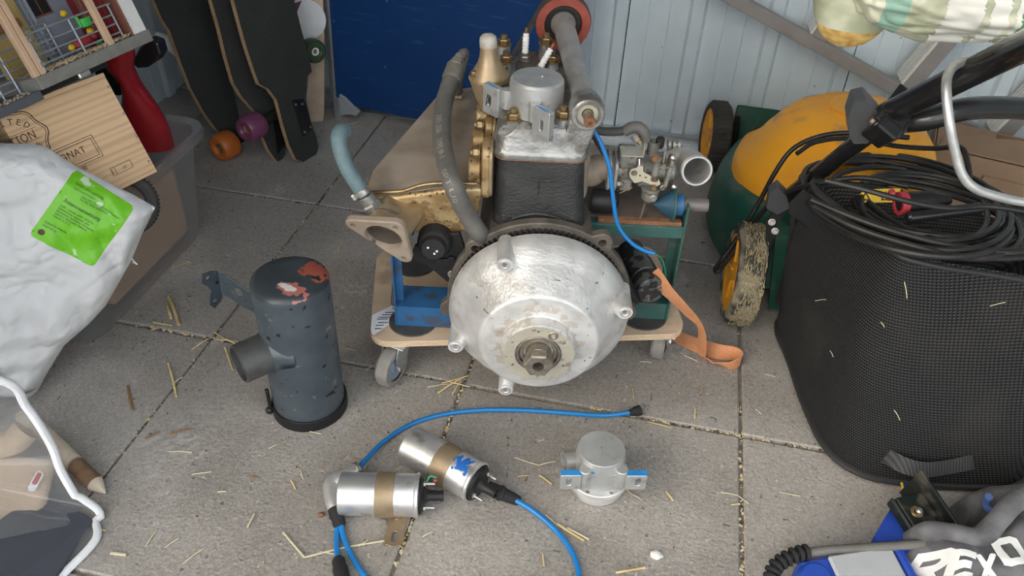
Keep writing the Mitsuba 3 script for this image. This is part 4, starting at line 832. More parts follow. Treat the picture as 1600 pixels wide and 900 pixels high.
pt('corner_bracket', mv(slab(Polygon([(0, -.03), (.03, -.022), (.045, -.024), (.055, -.012), (.012, .022), (0, .026)]).buffer(.003), .012, .0015), frame([.020, 0, -.006])), 'mat_plastic_grey', 30)
# ---------------------------------------------------------------- boards leaning on the left
P('mat_grip', proc(lambda p, n, uv: mix((.027, .029, .027), (.058, .061, .057), .6 * noise(p.x * 500, p.y * 500, p.z * 500) + .4 * f3(p, 20, 4))), .85, bump=(proc(lambda p, n, uv: noise(p.x * 900, p.y * 900, p.z * 900)), .0006), spec=.15)
P('mat_maple', proc(lambda p, n, uv: mix((.30, .19, .10), (.46, .31, .17), f3(p, 40))), .55)
P('mat_wheel_orange', proc(lambda p, n, uv: mix((.42, .105, .018), (.56, .16, .03), f3(p, 50))), .4)
P('mat_wheel_purple', (.16, .045, .10), .35)
P('mat_wheel_core', (.32, .15, .06), .45)
P('mat_wheel_green', (.035, .07, .035), .45)
P('mat_board_art', proc(lambda p, n, uv: mix((.44, .33, .24), (.62, .50, .38), f3(p, 35, 4))), .5)
def board(key, fr, px, label, th=.011, grip='mat_grip'):
    lab(key, label, 'skateboard')
    p = Polygon(px).buffer(.004).buffer(-.004).simplify(.0006)
    add(key + '__deck', mv(slab(p, th, 0, -th - .0012), fr), 'mat_maple', False)
    add(key + '__grip_tape', mv(slab(p.buffer(-.0012), .0014, 0, -.0012), fr), grip, False, 'black gritty grip tape' if grip == 'mat_grip' else None)
def wheel(key, c, ax, r, w, mat, core):
    f = frame(c, z=ax)
    k = add(key + '__wheel', mv(lathe([(r * .36, -w / 2), (r * .8, -w / 2), (r * .95, -w * .38), (r, -w * .2), (r, w * .2), (r * .95, w * .38), (r * .8, w / 2), (r * .5, w / 2), (r * .36, w * .4), (r * .36, -w / 2)], 36), f), mat, 40)
    add(k + '__core', mv(ring(r * .36, r * .2, w * .7, .001, 24, -w * .35), f), core)
    add(k + '__bearing', mv(cyl(r * .2, w * .6, .001, 16, -w * .3), f), 'mat_steel_dirty')
FB = {}
FB['C'] = frame([-0.8889, 1.6837, 0], x=[0.309, 0.9511, 0], y=[-0.1488, 0.0483, 0.9877]); FB['B'] = frame([-0.9479, 1.6807, 0], x=[0.309, 0.9511, 0], y=[-0.1488, 0.0483, 0.9877])
FB['A'] = frame([-1.0988, 1.6798, 0], x=[0.309, 0.9511, 0], y=[-0.1324, 0.043, 0.9903]); FB['D'] = frame([-0.9367, 1.9215, 0], x=[0.9397, 0.342, 0], y=[-0.0298, 0.0819, 0.9962])
board('longboard', FB['C'], [[-0.0632, 0.6395], [-0.0666, 0.431], [-0.0682, 0.3352], [-0.0647, 0.2693], [-0.0613, 0.2339], [-0.0372, 0.2127], [-0.0211, 0.1792], [-0.0227, 0.1132], [-0.021, 0.0608], [-0.0112, 0.0158], [0.0211, -0.0094], [0.054, -0.0075], [0.0744, 0.0148], [0.0771, 0.0446], [0.0705, 0.0758], [0.0721, 0.1566], [0.079, 0.1828], [0.0884, 0.1962], [0.1156, 0.2053], [0.1168, 0.2364], [0.1145, 0.2905], [0.1134, 0.384], [0.1203, 0.6094]], 'longboard with black grip and a cut-out nose, front of the row beside the blue panel')
tp = Polygon([[0.0248, 0.1622], [0.0589, 0.153], [0.0667, 0.072], [0.0299, 0.0641]])
add('longboard__truck_plate', mv(slab(tp.buffer(.001), .004, .0008, .0002), FB['C']), 'mat_black_gloss', 30)
for q in [[0.0298, 0.1503], [0.051, 0.1441], [0.0592, 0.0786], [0.0358, 0.074]]: add('longboard__truck_plate__bolt', mv(cyl(.0035, .003, n=10, z0=.004), FB['C'] @ frame([*q, 0])), 'mat_steel_dirty')
board('longboard_001', FB['B'], [[-0.0578, 0.6344], [-0.0617, 0.4245], [-0.0623, 0.3601], [-0.0672, 0.2977], [-0.0681, 0.2332], [-0.0563, 0.194], [-0.0377, 0.1593], [-0.022, 0.1315], [-0.0281, 0.0794], [-0.0224, 0.0402], [-0.0066, 0.0011], [0.007, -0.0068], [0.0273, 0.0098], [0.0477, 0.0462], [0.068, 0.0825], [0.0859, 0.1452], [0.0618, 0.237], [0.0652, 0.3913], [0.07, 0.6135]], 'longboard with a purple wheel, middle of the leaning row')
tp = Polygon([[0.0116, 0.1133], [0.0394, 0.1077], [0.0317, 0.035], [-0.0013, 0.0222]])
add('longboard_001__truck_plate', mv(slab(tp.buffer(.001), .004, .0008, .0002), FB['B']), 'mat_black_gloss', 30)
board('longboard_002', FB['A'], [[-0.0534, 0.6216], [-0.0638, 0.4099], [-0.0579, 0.3619], [-0.0481, 0.3354], [-0.047, 0.3048], [-0.045, 0.2467], [-0.0407, 0.1923], [-0.0258, 0.1252], [-0.0049, 0.0685], [0.0153, 0.0406], [0.0465, 0.0277], [0.0706, 0.0432], [0.0799, 0.0934], [0.088, 0.2108], [0.1117, 0.364], [0.1205, 0.5931]], 'longboard with an orange wheel, leftmost of the leaning row')
wa = FB['A'][:3, 0]
wheel('longboard_002', np.array([-1.0821, 1.6619, 0.036]), -wa, .036, .052, 'mat_wheel_orange', 'mat_steel_dirty')
add('longboard_002__axle', rod(np.array([-1.0821, 1.6619, 0.036]) + wa * .02, np.array([-1.0821, 1.6619, 0.036]) + wa * .2, .005), 'mat_steel_dirty')
add('longboard_002__hanger', rod(np.array([-1.0821, 1.6619, 0.036]) + wa * .04, np.array([-1.0821, 1.6619, 0.036]) + wa * .17, .014), 'mat_black')
wb_ = FB['B'][:3, 0]; wcB = np.array([-0.9706, 1.6194, 0.125])
wheel('longboard_001', wcB, -wb_, .0335, .054, 'mat_wheel_purple', 'mat_wheel_core')
add('longboard_001__hanger', rod(wcB + wb_ * .035, wcB + wb_ * .17, .013), 'mat_black')
board('skateboard', FB['D'], [[-0.002, 0.5463], [0.0051, 0.3331], [0.0041, 0.2338], [-0.0305, 0.0756], [-0.0343, 0.0105], [-0.0162, -0.0187], [0.0041, -0.0116], [0.0116, 0.0092], [0.0218, 0.0927], [0.0359, 0.2334], [0.0426, 0.3328], [0.0519, 0.5467]], 'worn wooden skateboard with a round white sticker, half hidden beside the blue panel', .010, 'mat_board_art')
sc_ = np.array([-0.007, 0.2842])
add('skateboard__round_sticker', mv(at(cyl(.052, .0008, 0, 32), sc_[0] , sc_[1], .0004), FB['D']), 'mat_paper', label='round white sticker with a purple patch')
add('skateboard__round_sticker__patch', mv(slab(Polygon([(-.045, .0), (-.02, .02), (-.005, .048), (-.03, .04), (-.045, .02)]), .0006, 0, .0012), FB['D'] @ frame([sc_[0], sc_[1], 0])), 'mat_wheel_purple')
wD = np.array([-0.9251, 1.914, 0.21]); 
wheel('skateboard', np.array([-0.9145, 1.885, 0.224]), [.75, -.6, .1], .031, .04, 'mat_wheel_green', 'mat_white_ceramic')
# ---------------------------------------------------------------- clear storage bin with its contents
scene['mat_clear_a'] = {'type': 'thindielectric', 'int_ior': 1.45}
scene['mat_clear_b'] = {'type': 'principledthin', 'base_color': {'type': 'rgb', 'value': [.62, .64, .66]}, 'roughness': .35, 'diff_trans': 1.2, 'spec_trans': .0}
scene['mat_clear_bin'] = {'type': 'blendbsdf', 'weight': .2, 'a': {'type': 'ref', 'id': 'mat_clear_a'}, 'b': {'type': 'ref', 'id': 'mat_clear_b'}}
scene['mat_clear_film'] = {'type': 'blendbsdf', 'weight': .26, 'a': {'type': 'ref', 'id': 'mat_clear_a'}, 'b': {'type': 'ref', 'id': 'mat_clear_b'}}
P('mat_cardboard', proc(lambda p, n, uv: mix((.25, .165, .105), (.33, .225, .15), fbm(p.x * 14, p.y * 14, p.z * 14, 4))), .8)
P('mat_card_plain', proc(lambda p, n, uv: mix((.37, .25, .165), (.47, .325, .22), fbm(p.x * 14, p.y * 14, p.z * 14, 4))), .8)
BN = 'storage_bin'
lab(BN, 'clear plastic storage bin standing on the floor under the wooden crate', 'storage bin')
def brr(x0, x1, y0, y1, r, z): return rr(x0, x1, y0, y1, r, z, 5)
rings = [brr(-1.36, -.968, .935, 1.335, .05, .004), brr(-1.37, -.958, .925, 1.345, .05, .03), brr(-1.385, -.928, .895, 1.355, .05, .262)]
add(BN + '__walls', lofted([brr(-1.35, -.978, .945, 1.325, .045, .0015)] + rings, False), 'mat_clear_bin', 40)
add(BN + '__rim', lofted([brr(-1.386, -.927, .894, 1.356, .05, .262), brr(-1.40, -.913, .880, 1.370, .055, .268), brr(-1.402, -.911, .878, 1.372, .055, .262), brr(-1.402, -.911, .878, 1.372, .055, .248)], False), 'mat_clear_bin', 30)
add(BN + '__base', slab(Polygon([tuple(q[:2]) for q in brr(-1.35, -.978, .945, 1.325, .045, 0)]), .0004, 0, .0012), 'mat_clear_bin', False)
add('cardboard_box', bx((-1.30, 1.04, .012), (-.992, 1.318, .168), .003), 'mat_card_plain', False, label='brown cardboard box inside the clear storage bin', cat='box')
P('mat_blue_cloth', (.09, .13, .19), .85)
P('mat_green_cloth', (.14, .22, .08), .85)
def blob(c, s, seed, amp=.25, sub=3):
    m = trimesh.creation.icosphere(sub); v = m.vertices; m.vertices = v * (1 + amp * (meshkit.fbm(v * 1.6 + seed, 3) - .5) * 2)[:, None] * np.array(s) + np.array(c); return m
add('blue_bundle', blob((-1.12, 1.0, .05), (.12, .033, .04), 4), 'mat_blue_cloth', True, label='dark blue bundle at the front end inside the clear bin', cat='bundle')
add('green_bundle', blob((-1.20, 1.20, .215), (.08, .06, .025), 9), 'mat_green_cloth', True, label='green and grey bundle on top of the box in the clear bin', cat='bundle')
# black ribbed ring between crate and bin
add('black_ribbed_ring', join(mv(sweep([[.046 * math.cos(t), .046 * math.sin(t), 0] for t in np.linspace(0, math.tau, 49)[:-1]], circ(.012, 10), True), frame([-0.9101, 1.0545, 0.255], z=[.7, -.4, .6]))), 'mat_rubber', 30, label='black ribbed ring sticking out between the paper sack and the crate', cat='tyre')
rf = frame([-0.9101, 1.0545, 0.255], z=[.7, -.4, .6])
for k in range(48):
    t = k * math.tau / 48; add('black_ribbed_ring__rib', mv(box(.003, .003, .016, .001), rf @ frame([.0564 * math.cos(t), .0564 * math.sin(t), 0], x=[math.cos(t), math.sin(t), 0], z=[0, 0, 1])), 'mat_black')
# red stand with flared foot, standing in the bin, black pads behind
RS = 'red_plastic_stand'
lab(RS, 'glossy red waisted stand rising out of the clear bin behind the crate', 'stand')
P('mat_red_gloss', (.27, .008, .014), .16, clearcoat=.6)
rows = [[-1.0444, 0.2128, 0.0549], [-1.0344, 0.2599, 0.0525], [-1.0282, 0.2879, 0.0464], [-1.0231, 0.3166, 0.0366], [-1.0197, 0.339, 0.0268], [-1.0187, 0.3553, 0.0201], [-1.018, 0.3728, 0.0152], [-1.0194, 0.3897, 0.0171], [-1.0241, 0.4047, 0.0238], [-1.0216, 0.4204, 0.0293], [-1.0164, 0.4362, 0.0323], [-1.0125, 0.4567, 0.0354], [-1.0094, 0.4767, 0.0354]]
add(RS + '__body', lofted([np.array([[x + w * math.cos(a), 1.30 - .25 * (z - .33) + (.020 + .25 * w) * math.sin(a), z] for a in np.arange(28) / 28 * math.tau]) for x, z, w in rows]), 'mat_red_gloss', 50)
add(RS + '__cross_bar', rod([-1.0246, 1.3, 0.3666], [-1.1312, 1.36, 0.3318], .006), 'mat_red_gloss')
pp = Polygon([[-1.0254, 0.3874], [-1.0321, 0.3932], [-1.0071, 0.4235], [-0.9859, 0.4413], [-0.9719, 0.4379], [-0.9711, 0.4201], [-0.9848, 0.4042], [-1.0048, 0.3913]]).buffer(.004)
add(RS + '__black_pad', mv(slab(pp, .03, .003), frame([0, 1.36, 0], x=[1, 0, 0], y=[0, 0, 1])), 'mat_black_gloss', 30, 'black rounded pad')
pp = Polygon([[-1.0838, 0.3999], [-1.0706, 0.3976], [-1.0544, 0.3772], [-1.0509, 0.3603], [-1.0612, 0.3346], [-1.0816, 0.3236], [-1.1226, 0.3209], [-1.1195, 0.3757]]).buffer(.004)
add(RS + '__black_back', mv(slab(pp, .02, .003), frame([0, 1.345, 0], x=[1, 0, 0], y=[0, 0, 1])), 'mat_black_gloss', 30, 'black backing behind the waist')
lab('white_plastic_cup', 'small white plastic cup in the corner behind the leftmost longboard', 'cup')
cA = np.array([-1.2068, 1.7, 0.2797])
add('white_plastic_cup__body', mv(lathe([(0, -.03), (.012, -.03), (.016, -.01), (.024, .028), (.0215, .028), (.0145, -.008), (0, -.012)], 28), frame(cA, z=[.5, .1, -.25])), 'mat_white_wall', 40)
# ---------------------------------------------------------------- wooden crate
CM = frame([-0.8775, 1.1192, 0.29], x=[0.3249, 0.9458, 0], y=[-0.4024, 0.1381, 0.905])       # x along the lower edge, y up the face, z out of the face
def _crate(p, n, uv):
    u = (p.x - CM[0, 3]) * CM[0, 0] + (p.y - CM[1, 3]) * CM[1, 0] + (p.z - CM[2, 3]) * CM[2, 0]
    v = (p.x - CM[0, 3]) * CM[0, 1] + (p.y - CM[1, 3]) * CM[1, 1] + (p.z - CM[2, 3]) * CM[2, 1]
    w = v + .004 * fbm(u * 9, v * 30, 2, 2)
    g = .5 + .5 * dr.sin(w * 560 + 5 * noise(w * 60, u * 1.5, 0))
    b = mix((.70, .475, .275), (.53, .325, .175), smoothstep(.35, .95, g) * (.4 + .6 * noise(w * 90, u * 2, 3)))
    return mix(b, (.74, .53, .33), .4 * fbm(u * 6, v * 6, 0, 3))
P('mat_crate', proc(_crate), .6)
P('mat_burn', (.085, .04, .025), .7)
CK = 'wooden_crate'
lab(CK, 'pine crate with burnt-in LIMITED EDITION lettering resting on the clear bin', 'crate')
def ck_(part, m, mat, smooth=False, label=None): return add(CK + '__' + part, mv(m, CM), mat, smooth, label)
CL, CH = .195, .179
ck_('front_panel', bx((-CL, 0, -.009), (0, CH, 0), .0008), 'mat_crate')
ck_('end_panel', bx((-.010, .0005, -.20), (-.001, CH - .001, -.0092)), 'mat_crate')
ck_('end_panel', bx((-CL + .001, .0005, -.20), (-CL + .010, CH - .001, -.0092)), 'mat_crate')
ck_('back_panel', bx((-CL, 0, -.209), (0, CH, -.2001)), 'mat_crate')
ck_('lid', bx((-CL, CH + .0002, -.209), (0, CH + .008, -.0002)), 'mat_crate')
ck_('bottom', bx((-CL + .011, .001, -.199), (-.011, .008, -.0095)), 'mat_crate')
for q in [[-0.0032, 0.1136], [-0.0036, 0.069], [-0.0057, 0.0228]]: ck_('nail', at(cyl(.0024, .0006, .0002, 10), *q, 0), 'mat_steel')
ck_('nail', at(cyl(.0024, .0006, .0002, 10), -.0045, .163, 0), 'mat_steel')
def ctext(s, h, x, y, ang=0, sx=1.0, bold=False):
    t = meshkit.text_mesh(s, h, .0003, bold); t.apply_translation([-t.bounds[:, 0].mean(), 0, 0]); t.apply_scale([sx, 1, 1])
    return rot(t, ang).apply_translation([x, y, .0001])
def stroke(pts, w=.0011, closed=True):
    l = LineString(list(pts) + ([pts[0]] if closed else [])); return slab(l.buffer(w / 2, cap_style=2, join_style=2), .0003, 0, .0001)
EC = np.array([-0.1938, 0.1382])
t = np.linspace(0, math.tau, 73)[:-1]
for k_, s in (('outer', 1.0), ('inner', .93)):
    lobes = [(EC[0] + s * .056 * (1 + .05 * math.cos(8 * a)) * math.cos(a), EC[1] + s * .0465 * (1 + .05 * math.cos(8 * a)) * math.sin(a)) for a in t]
    ck_('emblem', stroke(lobes, .0018 if s == 1 else .001), 'mat_burn', label='burnt scalloped emblem outline')
def arc_word(w, r0, a0, a1, h, flip=1):
    ms = []
    for i, chx in enumerate(w):
        if chx == ' ': continue
        a = math.radians(a0 + (a1 - a0) * i / (len(w) - 1)); r1 = r0 * (.84 if False else 1)
        ms.append(ctext(chx, h, EC[0] + r0 * math.cos(a) * 1.12, EC[1] + r0 * math.sin(a) * .86, math.degrees(a) - 90 * flip))
    return cat_(ms)
ck_('lettering', arc_word('LIMITED', .0300, 152, 32, .0095), 'mat_burn', label='LIMITED')
ck_('lettering', ctext('EDITION', .0125, EC[0], EC[1] - .0065, 0, 1.0), 'mat_burn', label='EDITION')
ck_('lettering', arc_word('COFFEE', .040, 215, 325, .0078, -1), 'mat_burn')
for dy in (-.0085, .0085): ck_('rule', stroke([(EC[0] - .043, EC[1] + dy), (EC[0] + .043, EC[1] + dy)], .0007, False), 'mat_burn')
R0, R1, R2, R3 = [np.array(q) for q in [[-0.1448, 0.1031], [-0.0793, 0.1024], [-0.0803, 0.0638], [-0.1471, 0.0685]]]
x1, y1_, y0_ = R1[0], R1[1], R2[1]
for k_, dlt in ((0, 0), (1, .0042)): ck_('frame_line', stroke([(-.190 + dlt, y0_ + dlt), (x1 + .004 - dlt, y0_ + dlt), (x1 + .004 - dlt, y1_ - dlt), (-.190 + dlt, y1_ - dlt)], .0009), 'mat_burn')
gx = np.array([-0.1107, 0.0851])
ck_('lettering', ctext('COGNAT', .0112, gx[0] - .0215, gx[1] - .0045, 0, 1.08), 'mat_burn', label='wide capital lettering ending in GNAT')
ck_('lettering', ctext('S.A.  ARK', .005, gx[0] - .03, gx[1] - .017, 0), 'mat_burn')
ck_('lettering', ctext('FOUR', .0085, *[-0.1258, 0.0534]), 'mat_burn')
ba, bb = np.array([-0.0727, 0.0278]), np.array([-0.0406, 0.0306])
ck_('stamp', stroke([(ba[0] - .004, ba[1] - .002), (bb[0] + .004, ba[1] - .002), (bb[0] + .004, ba[1] + .0115), (ba[0] - .004, ba[1] + .0115)], .0007), 'mat_burn')
ck_('stamp', stroke([(ba[0] + .0035, ba[1] - .002), (ba[0] + .0035, ba[1] + .0115)], .0006, False), 'mat_burn')
ck_('stamp', ctext('HT', .0045, (ba[0] + bb[0]) / 2 + .006, ba[1] + .0015), 'mat_burn', label='HT')
ck_('stamp', ctext('IPPC', .0028, ba[0] - .0004, ba[1] + .0048, 90), 'mat_burn')
# black case lying on the crate, under the toy stable
SM = frame([-0.9174, 1.0921, 0.5], x=[0.1971, 0.9804, 0], y=[-0.3299, 0.0663, 0.9417])       # x along the front edge, y up, z out of the front
def s_(key, m, mat, smooth=False, **k): return add(key, mv(m, SM), mat, smooth, **k)
lab('black_case', 'flat black case lying between the crate and the toy stable', 'case')
s_('black_case__shell', bx((-.107, -.0165, -.22), (.055, -.0045, -.045), .002), 'mat_black')
s_('black_case__handle_end', bx((-.30, -.030, -.22), (-.1075, -.0165, -.11), .002), 'mat_black')
s_('black_case__latch', bx((-.012, -.016, -.046), (.012, -.006, -.038), .002), 'mat_steel', label='silver latch')
# ---------------------------------------------------------------- toy stable
P('mat_stable_base', proc(lambda p, n, uv: mix((.15, .145, .13), (.21, .205, .185), f3(p, 80))), .7)
P('mat_beech', proc(lambda p, n, uv: mix((.46, .30, .19), (.58, .40, .26), fbm(p.x * 60, p.y * 60, p.z * 14, 3))), .55)
P('mat_stable_yellow', proc(lambda p, n, uv: mix((.30, .21, .07), (.40, .30, .12), f3(p, 50))), .6)
P('mat_stable_grey', (.20, .22, .26), .5)
P('mat_stable_dark', (.07, .075, .085), .5)
P('mat_stable_red', (.16, .012, .014), .5)
P('mat_white_wall', (.66, .66, .62), .5)
P('mat_toy_green', (.03, .36, .06), .4)
P('mat_toy_yellow', (.72, .48, .02), .4)
P('mat_toy_red', (.34, .03, .04), .5)
P('mat_chips', proc(lambda p, n, uv: mix((.28, .21, .12), (.58, .48, .32), noise(p.x * 160, p.y * 160, p.z * 160))), .85)
P('mat_toy_metal', (.36, .40, .44), .35, .6)
P('mat_window_brown', (.17, .065, .04), .5)
TS = 'toy_stable'
lab(TS, 'toy stable with beech posts, yellow and grey walls and wood chips on its base', 'toy stable')
s_(TS + '__base', bx((-.107, -.003, -.24), (.129, .0165, .0), .001), 'mat_stable_base')
s_(TS + '__side_base', bx((-.30, -.016, -.24), (-.109, -.002, -.004), .001), 'mat_stable_dark')
sp = np.array([[-0.1142, 0, 0.0025], [-0.0966, 0, 0.0039], [0.05, 0, 0.0087], [0.0899, -0.004, 0.0137]])
def post(key, x0, x1, z0_, z1_, top=.32, y0=.0165, mat='mat_beech'): return s_(key, bx((x0, y0, z0_), (x1, top, z1_), .0008), mat)
post(TS + '__post', -.106, -.097, -.012, -.001); post(TS + '__post', -.0955, -.0865, -.012, -.001)
post(TS + '__post', .042, .0535, -.010, -.001); post(TS + '__post', .074, .088, -.075, -.063, mat='mat_window_brown')
s_(TS + '__white_wall', bx((.098, .0165, -.24), (.1285, .32, -.004), .001), 'mat_white_wall')
s_(TS + '__wall_edge', bx((.0945, .0165, -.24), (.0978, .32, -.002), .0005), 'mat_window_brown')
s_(TS + '__back_wall', bx((-.075, .0165, -.125), (.005, .32, -.119), .0005), 'mat_stable_yellow', label='ochre boarded wall')
for k in range(9): s_(TS + '__back_wall__batten', bx((-.074 + k * .009, .0165, -.119), (-.0725 + k * .009, .30, -.1183)), 'mat_stable_yellow')
s_(TS + '__grey_wall', bx((.007, .0165, -.115), (.093, .32, -.110), .0005), 'mat_stable_grey')
s_(TS + '__red_wall', bx((.086, .0165, -.1095), (.0935, .32, -.03), .0005), 'mat_stable_red')
s_(TS + '__side_wall', bx((-.28, -.0015, -.13), (-.11, .32, -.124), .0005), 'mat_stable_dark')
w0 = s_(TS + '__window', bx((-.052, .10, -.1188), (-.014, .145, -.1165)), 'mat_window_brown')
s_(w0 + '__pane', bx((-.049, .103, -.1167), (-.0345, .142, -.1160)), 'mat_stable_dark'); s_(w0 + '__pane', bx((-.0315, .103, -.1167), (-.017, .142, -.1160)), 'mat_stable_dark')
s_(TS + '__window_box', bx((-.056, .085, -.1185), (-.010, .098, -.110), .001), 'mat_window_brown')
for x in (-.045, -.032, -.02): s_(TS + '__window_box__plant', blob((x, .101, -.114), (.006, .005, .004), x * 100, .3, 2), 'mat_toy_green', True)
w1_ = s_(TS + '__window', bx((.012, .088, -.1098), (.052, .14, -.108)), 'mat_window_brown')
for x in (.0145, .0335): s_(w1_ + '__pane', bx((x, .091, -.1081), (x + .0165, .138, -.1074)), 'mat_black')
s_(TS + '__inner_post', bx((.0035, .03, -.10), (.0085, .32, -.094), .0008), 'mat_stable_grey')
# wood chips on the base: countless
cr = np.random.RandomState(5); ms = []
for i in range(900):
    x = cr.uniform(-.083, .094); z = -abs(cr.normal(0, .035)) - .003
    if z < -.11: continue
    b_ = box(cr.uniform(.002, .006), .0008, cr.uniform(.001, .0022)); b_.apply_transform(trimesh.transformations.random_rotation_matrix(cr.rand(3))); b_.apply_translation([x, .0172 + cr.uniform(0, .006) * max(0, 1 - abs(z) / .06), z]); ms.append(b_)
for i in range(160):
    b_ = box(cr.uniform(.002, .005), .0008, .0015); b_.apply_transform(trimesh.transformations.random_rotation_matrix(cr.rand(3))); b_.apply_translation([cr.uniform(-.28, -.112), -.0012, -cr.uniform(.006, .05)]); ms.append(b_)
s_('wood_chips', cat_(ms), 'mat_chips', label='pale wood chips scattered over the toy stable floor', cat='wood chips', kind='stuff')
# toy fences
def fence(key, x0, x1, z, label, h=.058, posts=3, yb=.0175, ang=0):
    lab(key, label, 'toy fence', 'toy stable fences')
    def k(part, m): return s_(key + '__' + part, mv(m, frame([x0, yb, z], x=[math.cos(ang), 0, math.sin(ang)], y=[0, 1, 0])), 'mat_toy_metal', 40)
    L = x1 - x0; r = .0017
    k('outer_rail', tube([(0, .0, 0), (0, h - .006, 0), (.002, h - .002, 0), (.006, h, 0), (L - .006, h, 0), (L - .002, h - .002, 0), (L, h - .006, 0), (L, 0, 0)], r, 8, sm=3))
    for j in (1, 2, 3): k('rail', rod((0, h * j / 4 - .003, 0), (L, h * j / 4 - .003, 0), r * .9, n=8))
    for j in range(1, posts): k('upright', rod((L * j / posts, 0, 0), (L * j / posts, h, 0), r, n=8))
fence('toy_fence', -.079, .083, -.012, 'grey metal toy fence along the front edge of the toy stable', posts=2)
fence('toy_fence_001', -.088, .012, -.088, 'grey toy fence rail in front of the ochre stable wall', posts=1, h=.062)
fence('toy_fence_002', -.20, -.115, -.045, 'grey toy fence at the left end of the toy stable', h=.05, posts=3, yb=-.0015)
for q in ((-.083, .050), (-.083, .012)): s_('toy_fence__hinge', bx((q[0], q[1] + .014, -.0155), (q[0] + .008, q[1] + .021, -.0085), .001), 'mat_toy_metal')
lab('toy_bucket', 'green toy feed trough hung on the front toy fence', 'toy trough')
s_('toy_bucket__bowl', lofted([np.array([[.028 + a * (1 + .0) * math.cos(t), y, -.012 + b * math.sin(t)] for t in np.arange(20) / 20 * math.tau]) for y, a, b in ((.055, .004, .003), (.056, .009, .006), (.062, .0115, .0075), (.069, .0125, .008))]), 'mat_toy_green', 40)
s_('toy_bucket__hook', bx((.013, .058, -.0118), (.0165, .075, -.006), .001), 'mat_toy_green')
lab('toy_figure', 'red and yellow toy figure lying behind the front toy fence', 'toy figure')
s_('toy_figure__body', blob((.038, .033, -.055), (.022, .010, .010), 3, .3), 'mat_toy_red', True)
s_('toy_figure__head', blob((.060, .036, -.052), (.008, .007, .007), 4, .2), 'mat_toy_red', True)
for q in ((.010, .032, -.05), (.053, .045, -.045), (.056, .062, -.06), (.052, .082, -.085)): s_('toy_figure__yellow_patch', blob(q, (.0065, .0055, .005), q[0] * 90, .35, 2), 'mat_toy_yellow', True)
s_('toy_figure__green_leaf', blob((.054, .024, -.04), (.006, .004, .005), 12, .4, 2), 'mat_toy_green', True)
# ---------------------------------------------------------------- paper sack
SA, SXv, SUv, SN = np.array([-0.9862, 0.8084, 0.02]), np.array([0.8583, 0.5132, 0]), np.array([-0.1188, 0.1987, 0.9728]), np.array([0.4993, -0.8349, 0.2315])
SO = Polygon([[-0.0761, 0.4328], [0.0074, 0.4305], [0.0571, 0.4215], [0.0999, 0.4152], [0.1179, 0.4079], [0.1307, 0.3938], [0.1529, 0.371], [0.1846, 0.3453], [0.2272, 0.3107], [0.2522, 0.2878], [0.2228, 0.2452], [0.1956, 0.2003], [0.1379, 0.1259], [0.1059, 0.0986], [0.057, 0.0647], [0.0207, 0.0213], [-0.0058, -0.0144], [-0.041, -0.0034], [-0.0837, 0.0198], [-0.1837, 0.0926]]).buffer(.006).buffer(-.006)
def sackz(a, b):
    """height of the sack's front over its plane"""
    p = np.c_[a, b, 0 * a]
    dd = shapely.distance(shapely.points(a, b), SO.exterior)
    ph = .055 * np.sqrt(np.clip(dd / .11, 0, 1)) * (1 - .35 * np.clip(dd / .11, 0, 1))
    wr = .024 * (meshkit.fbm(p * [9, 5, 1] + 3, 4) - .5) + .030 * np.abs(meshkit.noise(p * [14, 8, 1] + 9) - .5) + .026 * np.abs(meshkit.fbm(p @ np.array([[9., 7, 0], [-6, 11, 0], [0, 0, 1]]) + 21, 2) - .5) + .012 * np.abs(meshkit.fbm(p * [30, 22, 1] + 5, 2) - .5)
    fold = .007 * np.sin(b * 95 + a * 20 + 4 * meshkit.noise(p * 8)) * np.clip((.13 - b) / .10, 0, 1)
    return ph + (wr + fold) * np.clip(dd / .02, 0, 1)
def onsack(a, b, off=0.0):
    a, b = np.asarray(a, float), np.asarray(b, float)
    return SA + a[:, None] * SXv + b[:, None] * SUv + (sackz(a, b) + off)[:, None] * SN
def mesh_in(poly, step):
    """triangulated interior of a polygon at about the step (2-d vertices, faces)"""
    x0, y0, x1, y1 = poly.bounds; g = np.array([(x + (j % 2) * step / 2, y) for j, y in enumerate(np.arange(y0, y1, step * .87)) for x in np.arange(x0, x1, step)])
    inn = shapely.contains(poly.buffer(-step * .6), shapely.points(g)); ring_ = np.array(poly.exterior.segmentize(step).coords)[:-1]
    from scipy.spatial import Delaunay
    q = np.vstack([ring_, g[inn]]); f = Delaunay(q).simplices; ok = shapely.contains(poly, shapely.points(q[f].mean(1)))
    f = f[ok]; a = q[f]; cr_ = (a[:, 1, 0] - a[:, 0, 0]) * (a[:, 2, 1] - a[:, 0, 1]) - (a[:, 1, 1] - a[:, 0, 1]) * (a[:, 2, 0] - a[:, 0, 0]); f[cr_ < 0] = f[cr_ < 0][:, ::-1]
    return q, f
q, f = mesh_in(SO, .0065)
fr_ = onsack(q[:, 0], q[:, 1]); dd = shapely.distance(shapely.points(q), SO.exterior)
bk_ = SA + q[:, :1] * SXv + q[:, 1:] * SUv - (.006 + .014 * np.sqrt(np.clip(dd / .1, 0, 1)))[:, None] * SN
nr = len(np.array(SO.exterior.segmentize(.0065).coords)) - 1; o = len(q)
side = []
for i in range(nr): j = (i + 1) % nr; side += [[i, o + i, o + j], [i, o + j, j]]
sk_ = trimesh.Trimesh(np.vstack([fr_, bk_]), np.vstack([f, f[:, ::-1] + o, side]), process=False); trimesh.repair.fix_normals(sk_)
if sk_.volume < 0: sk_.invert()
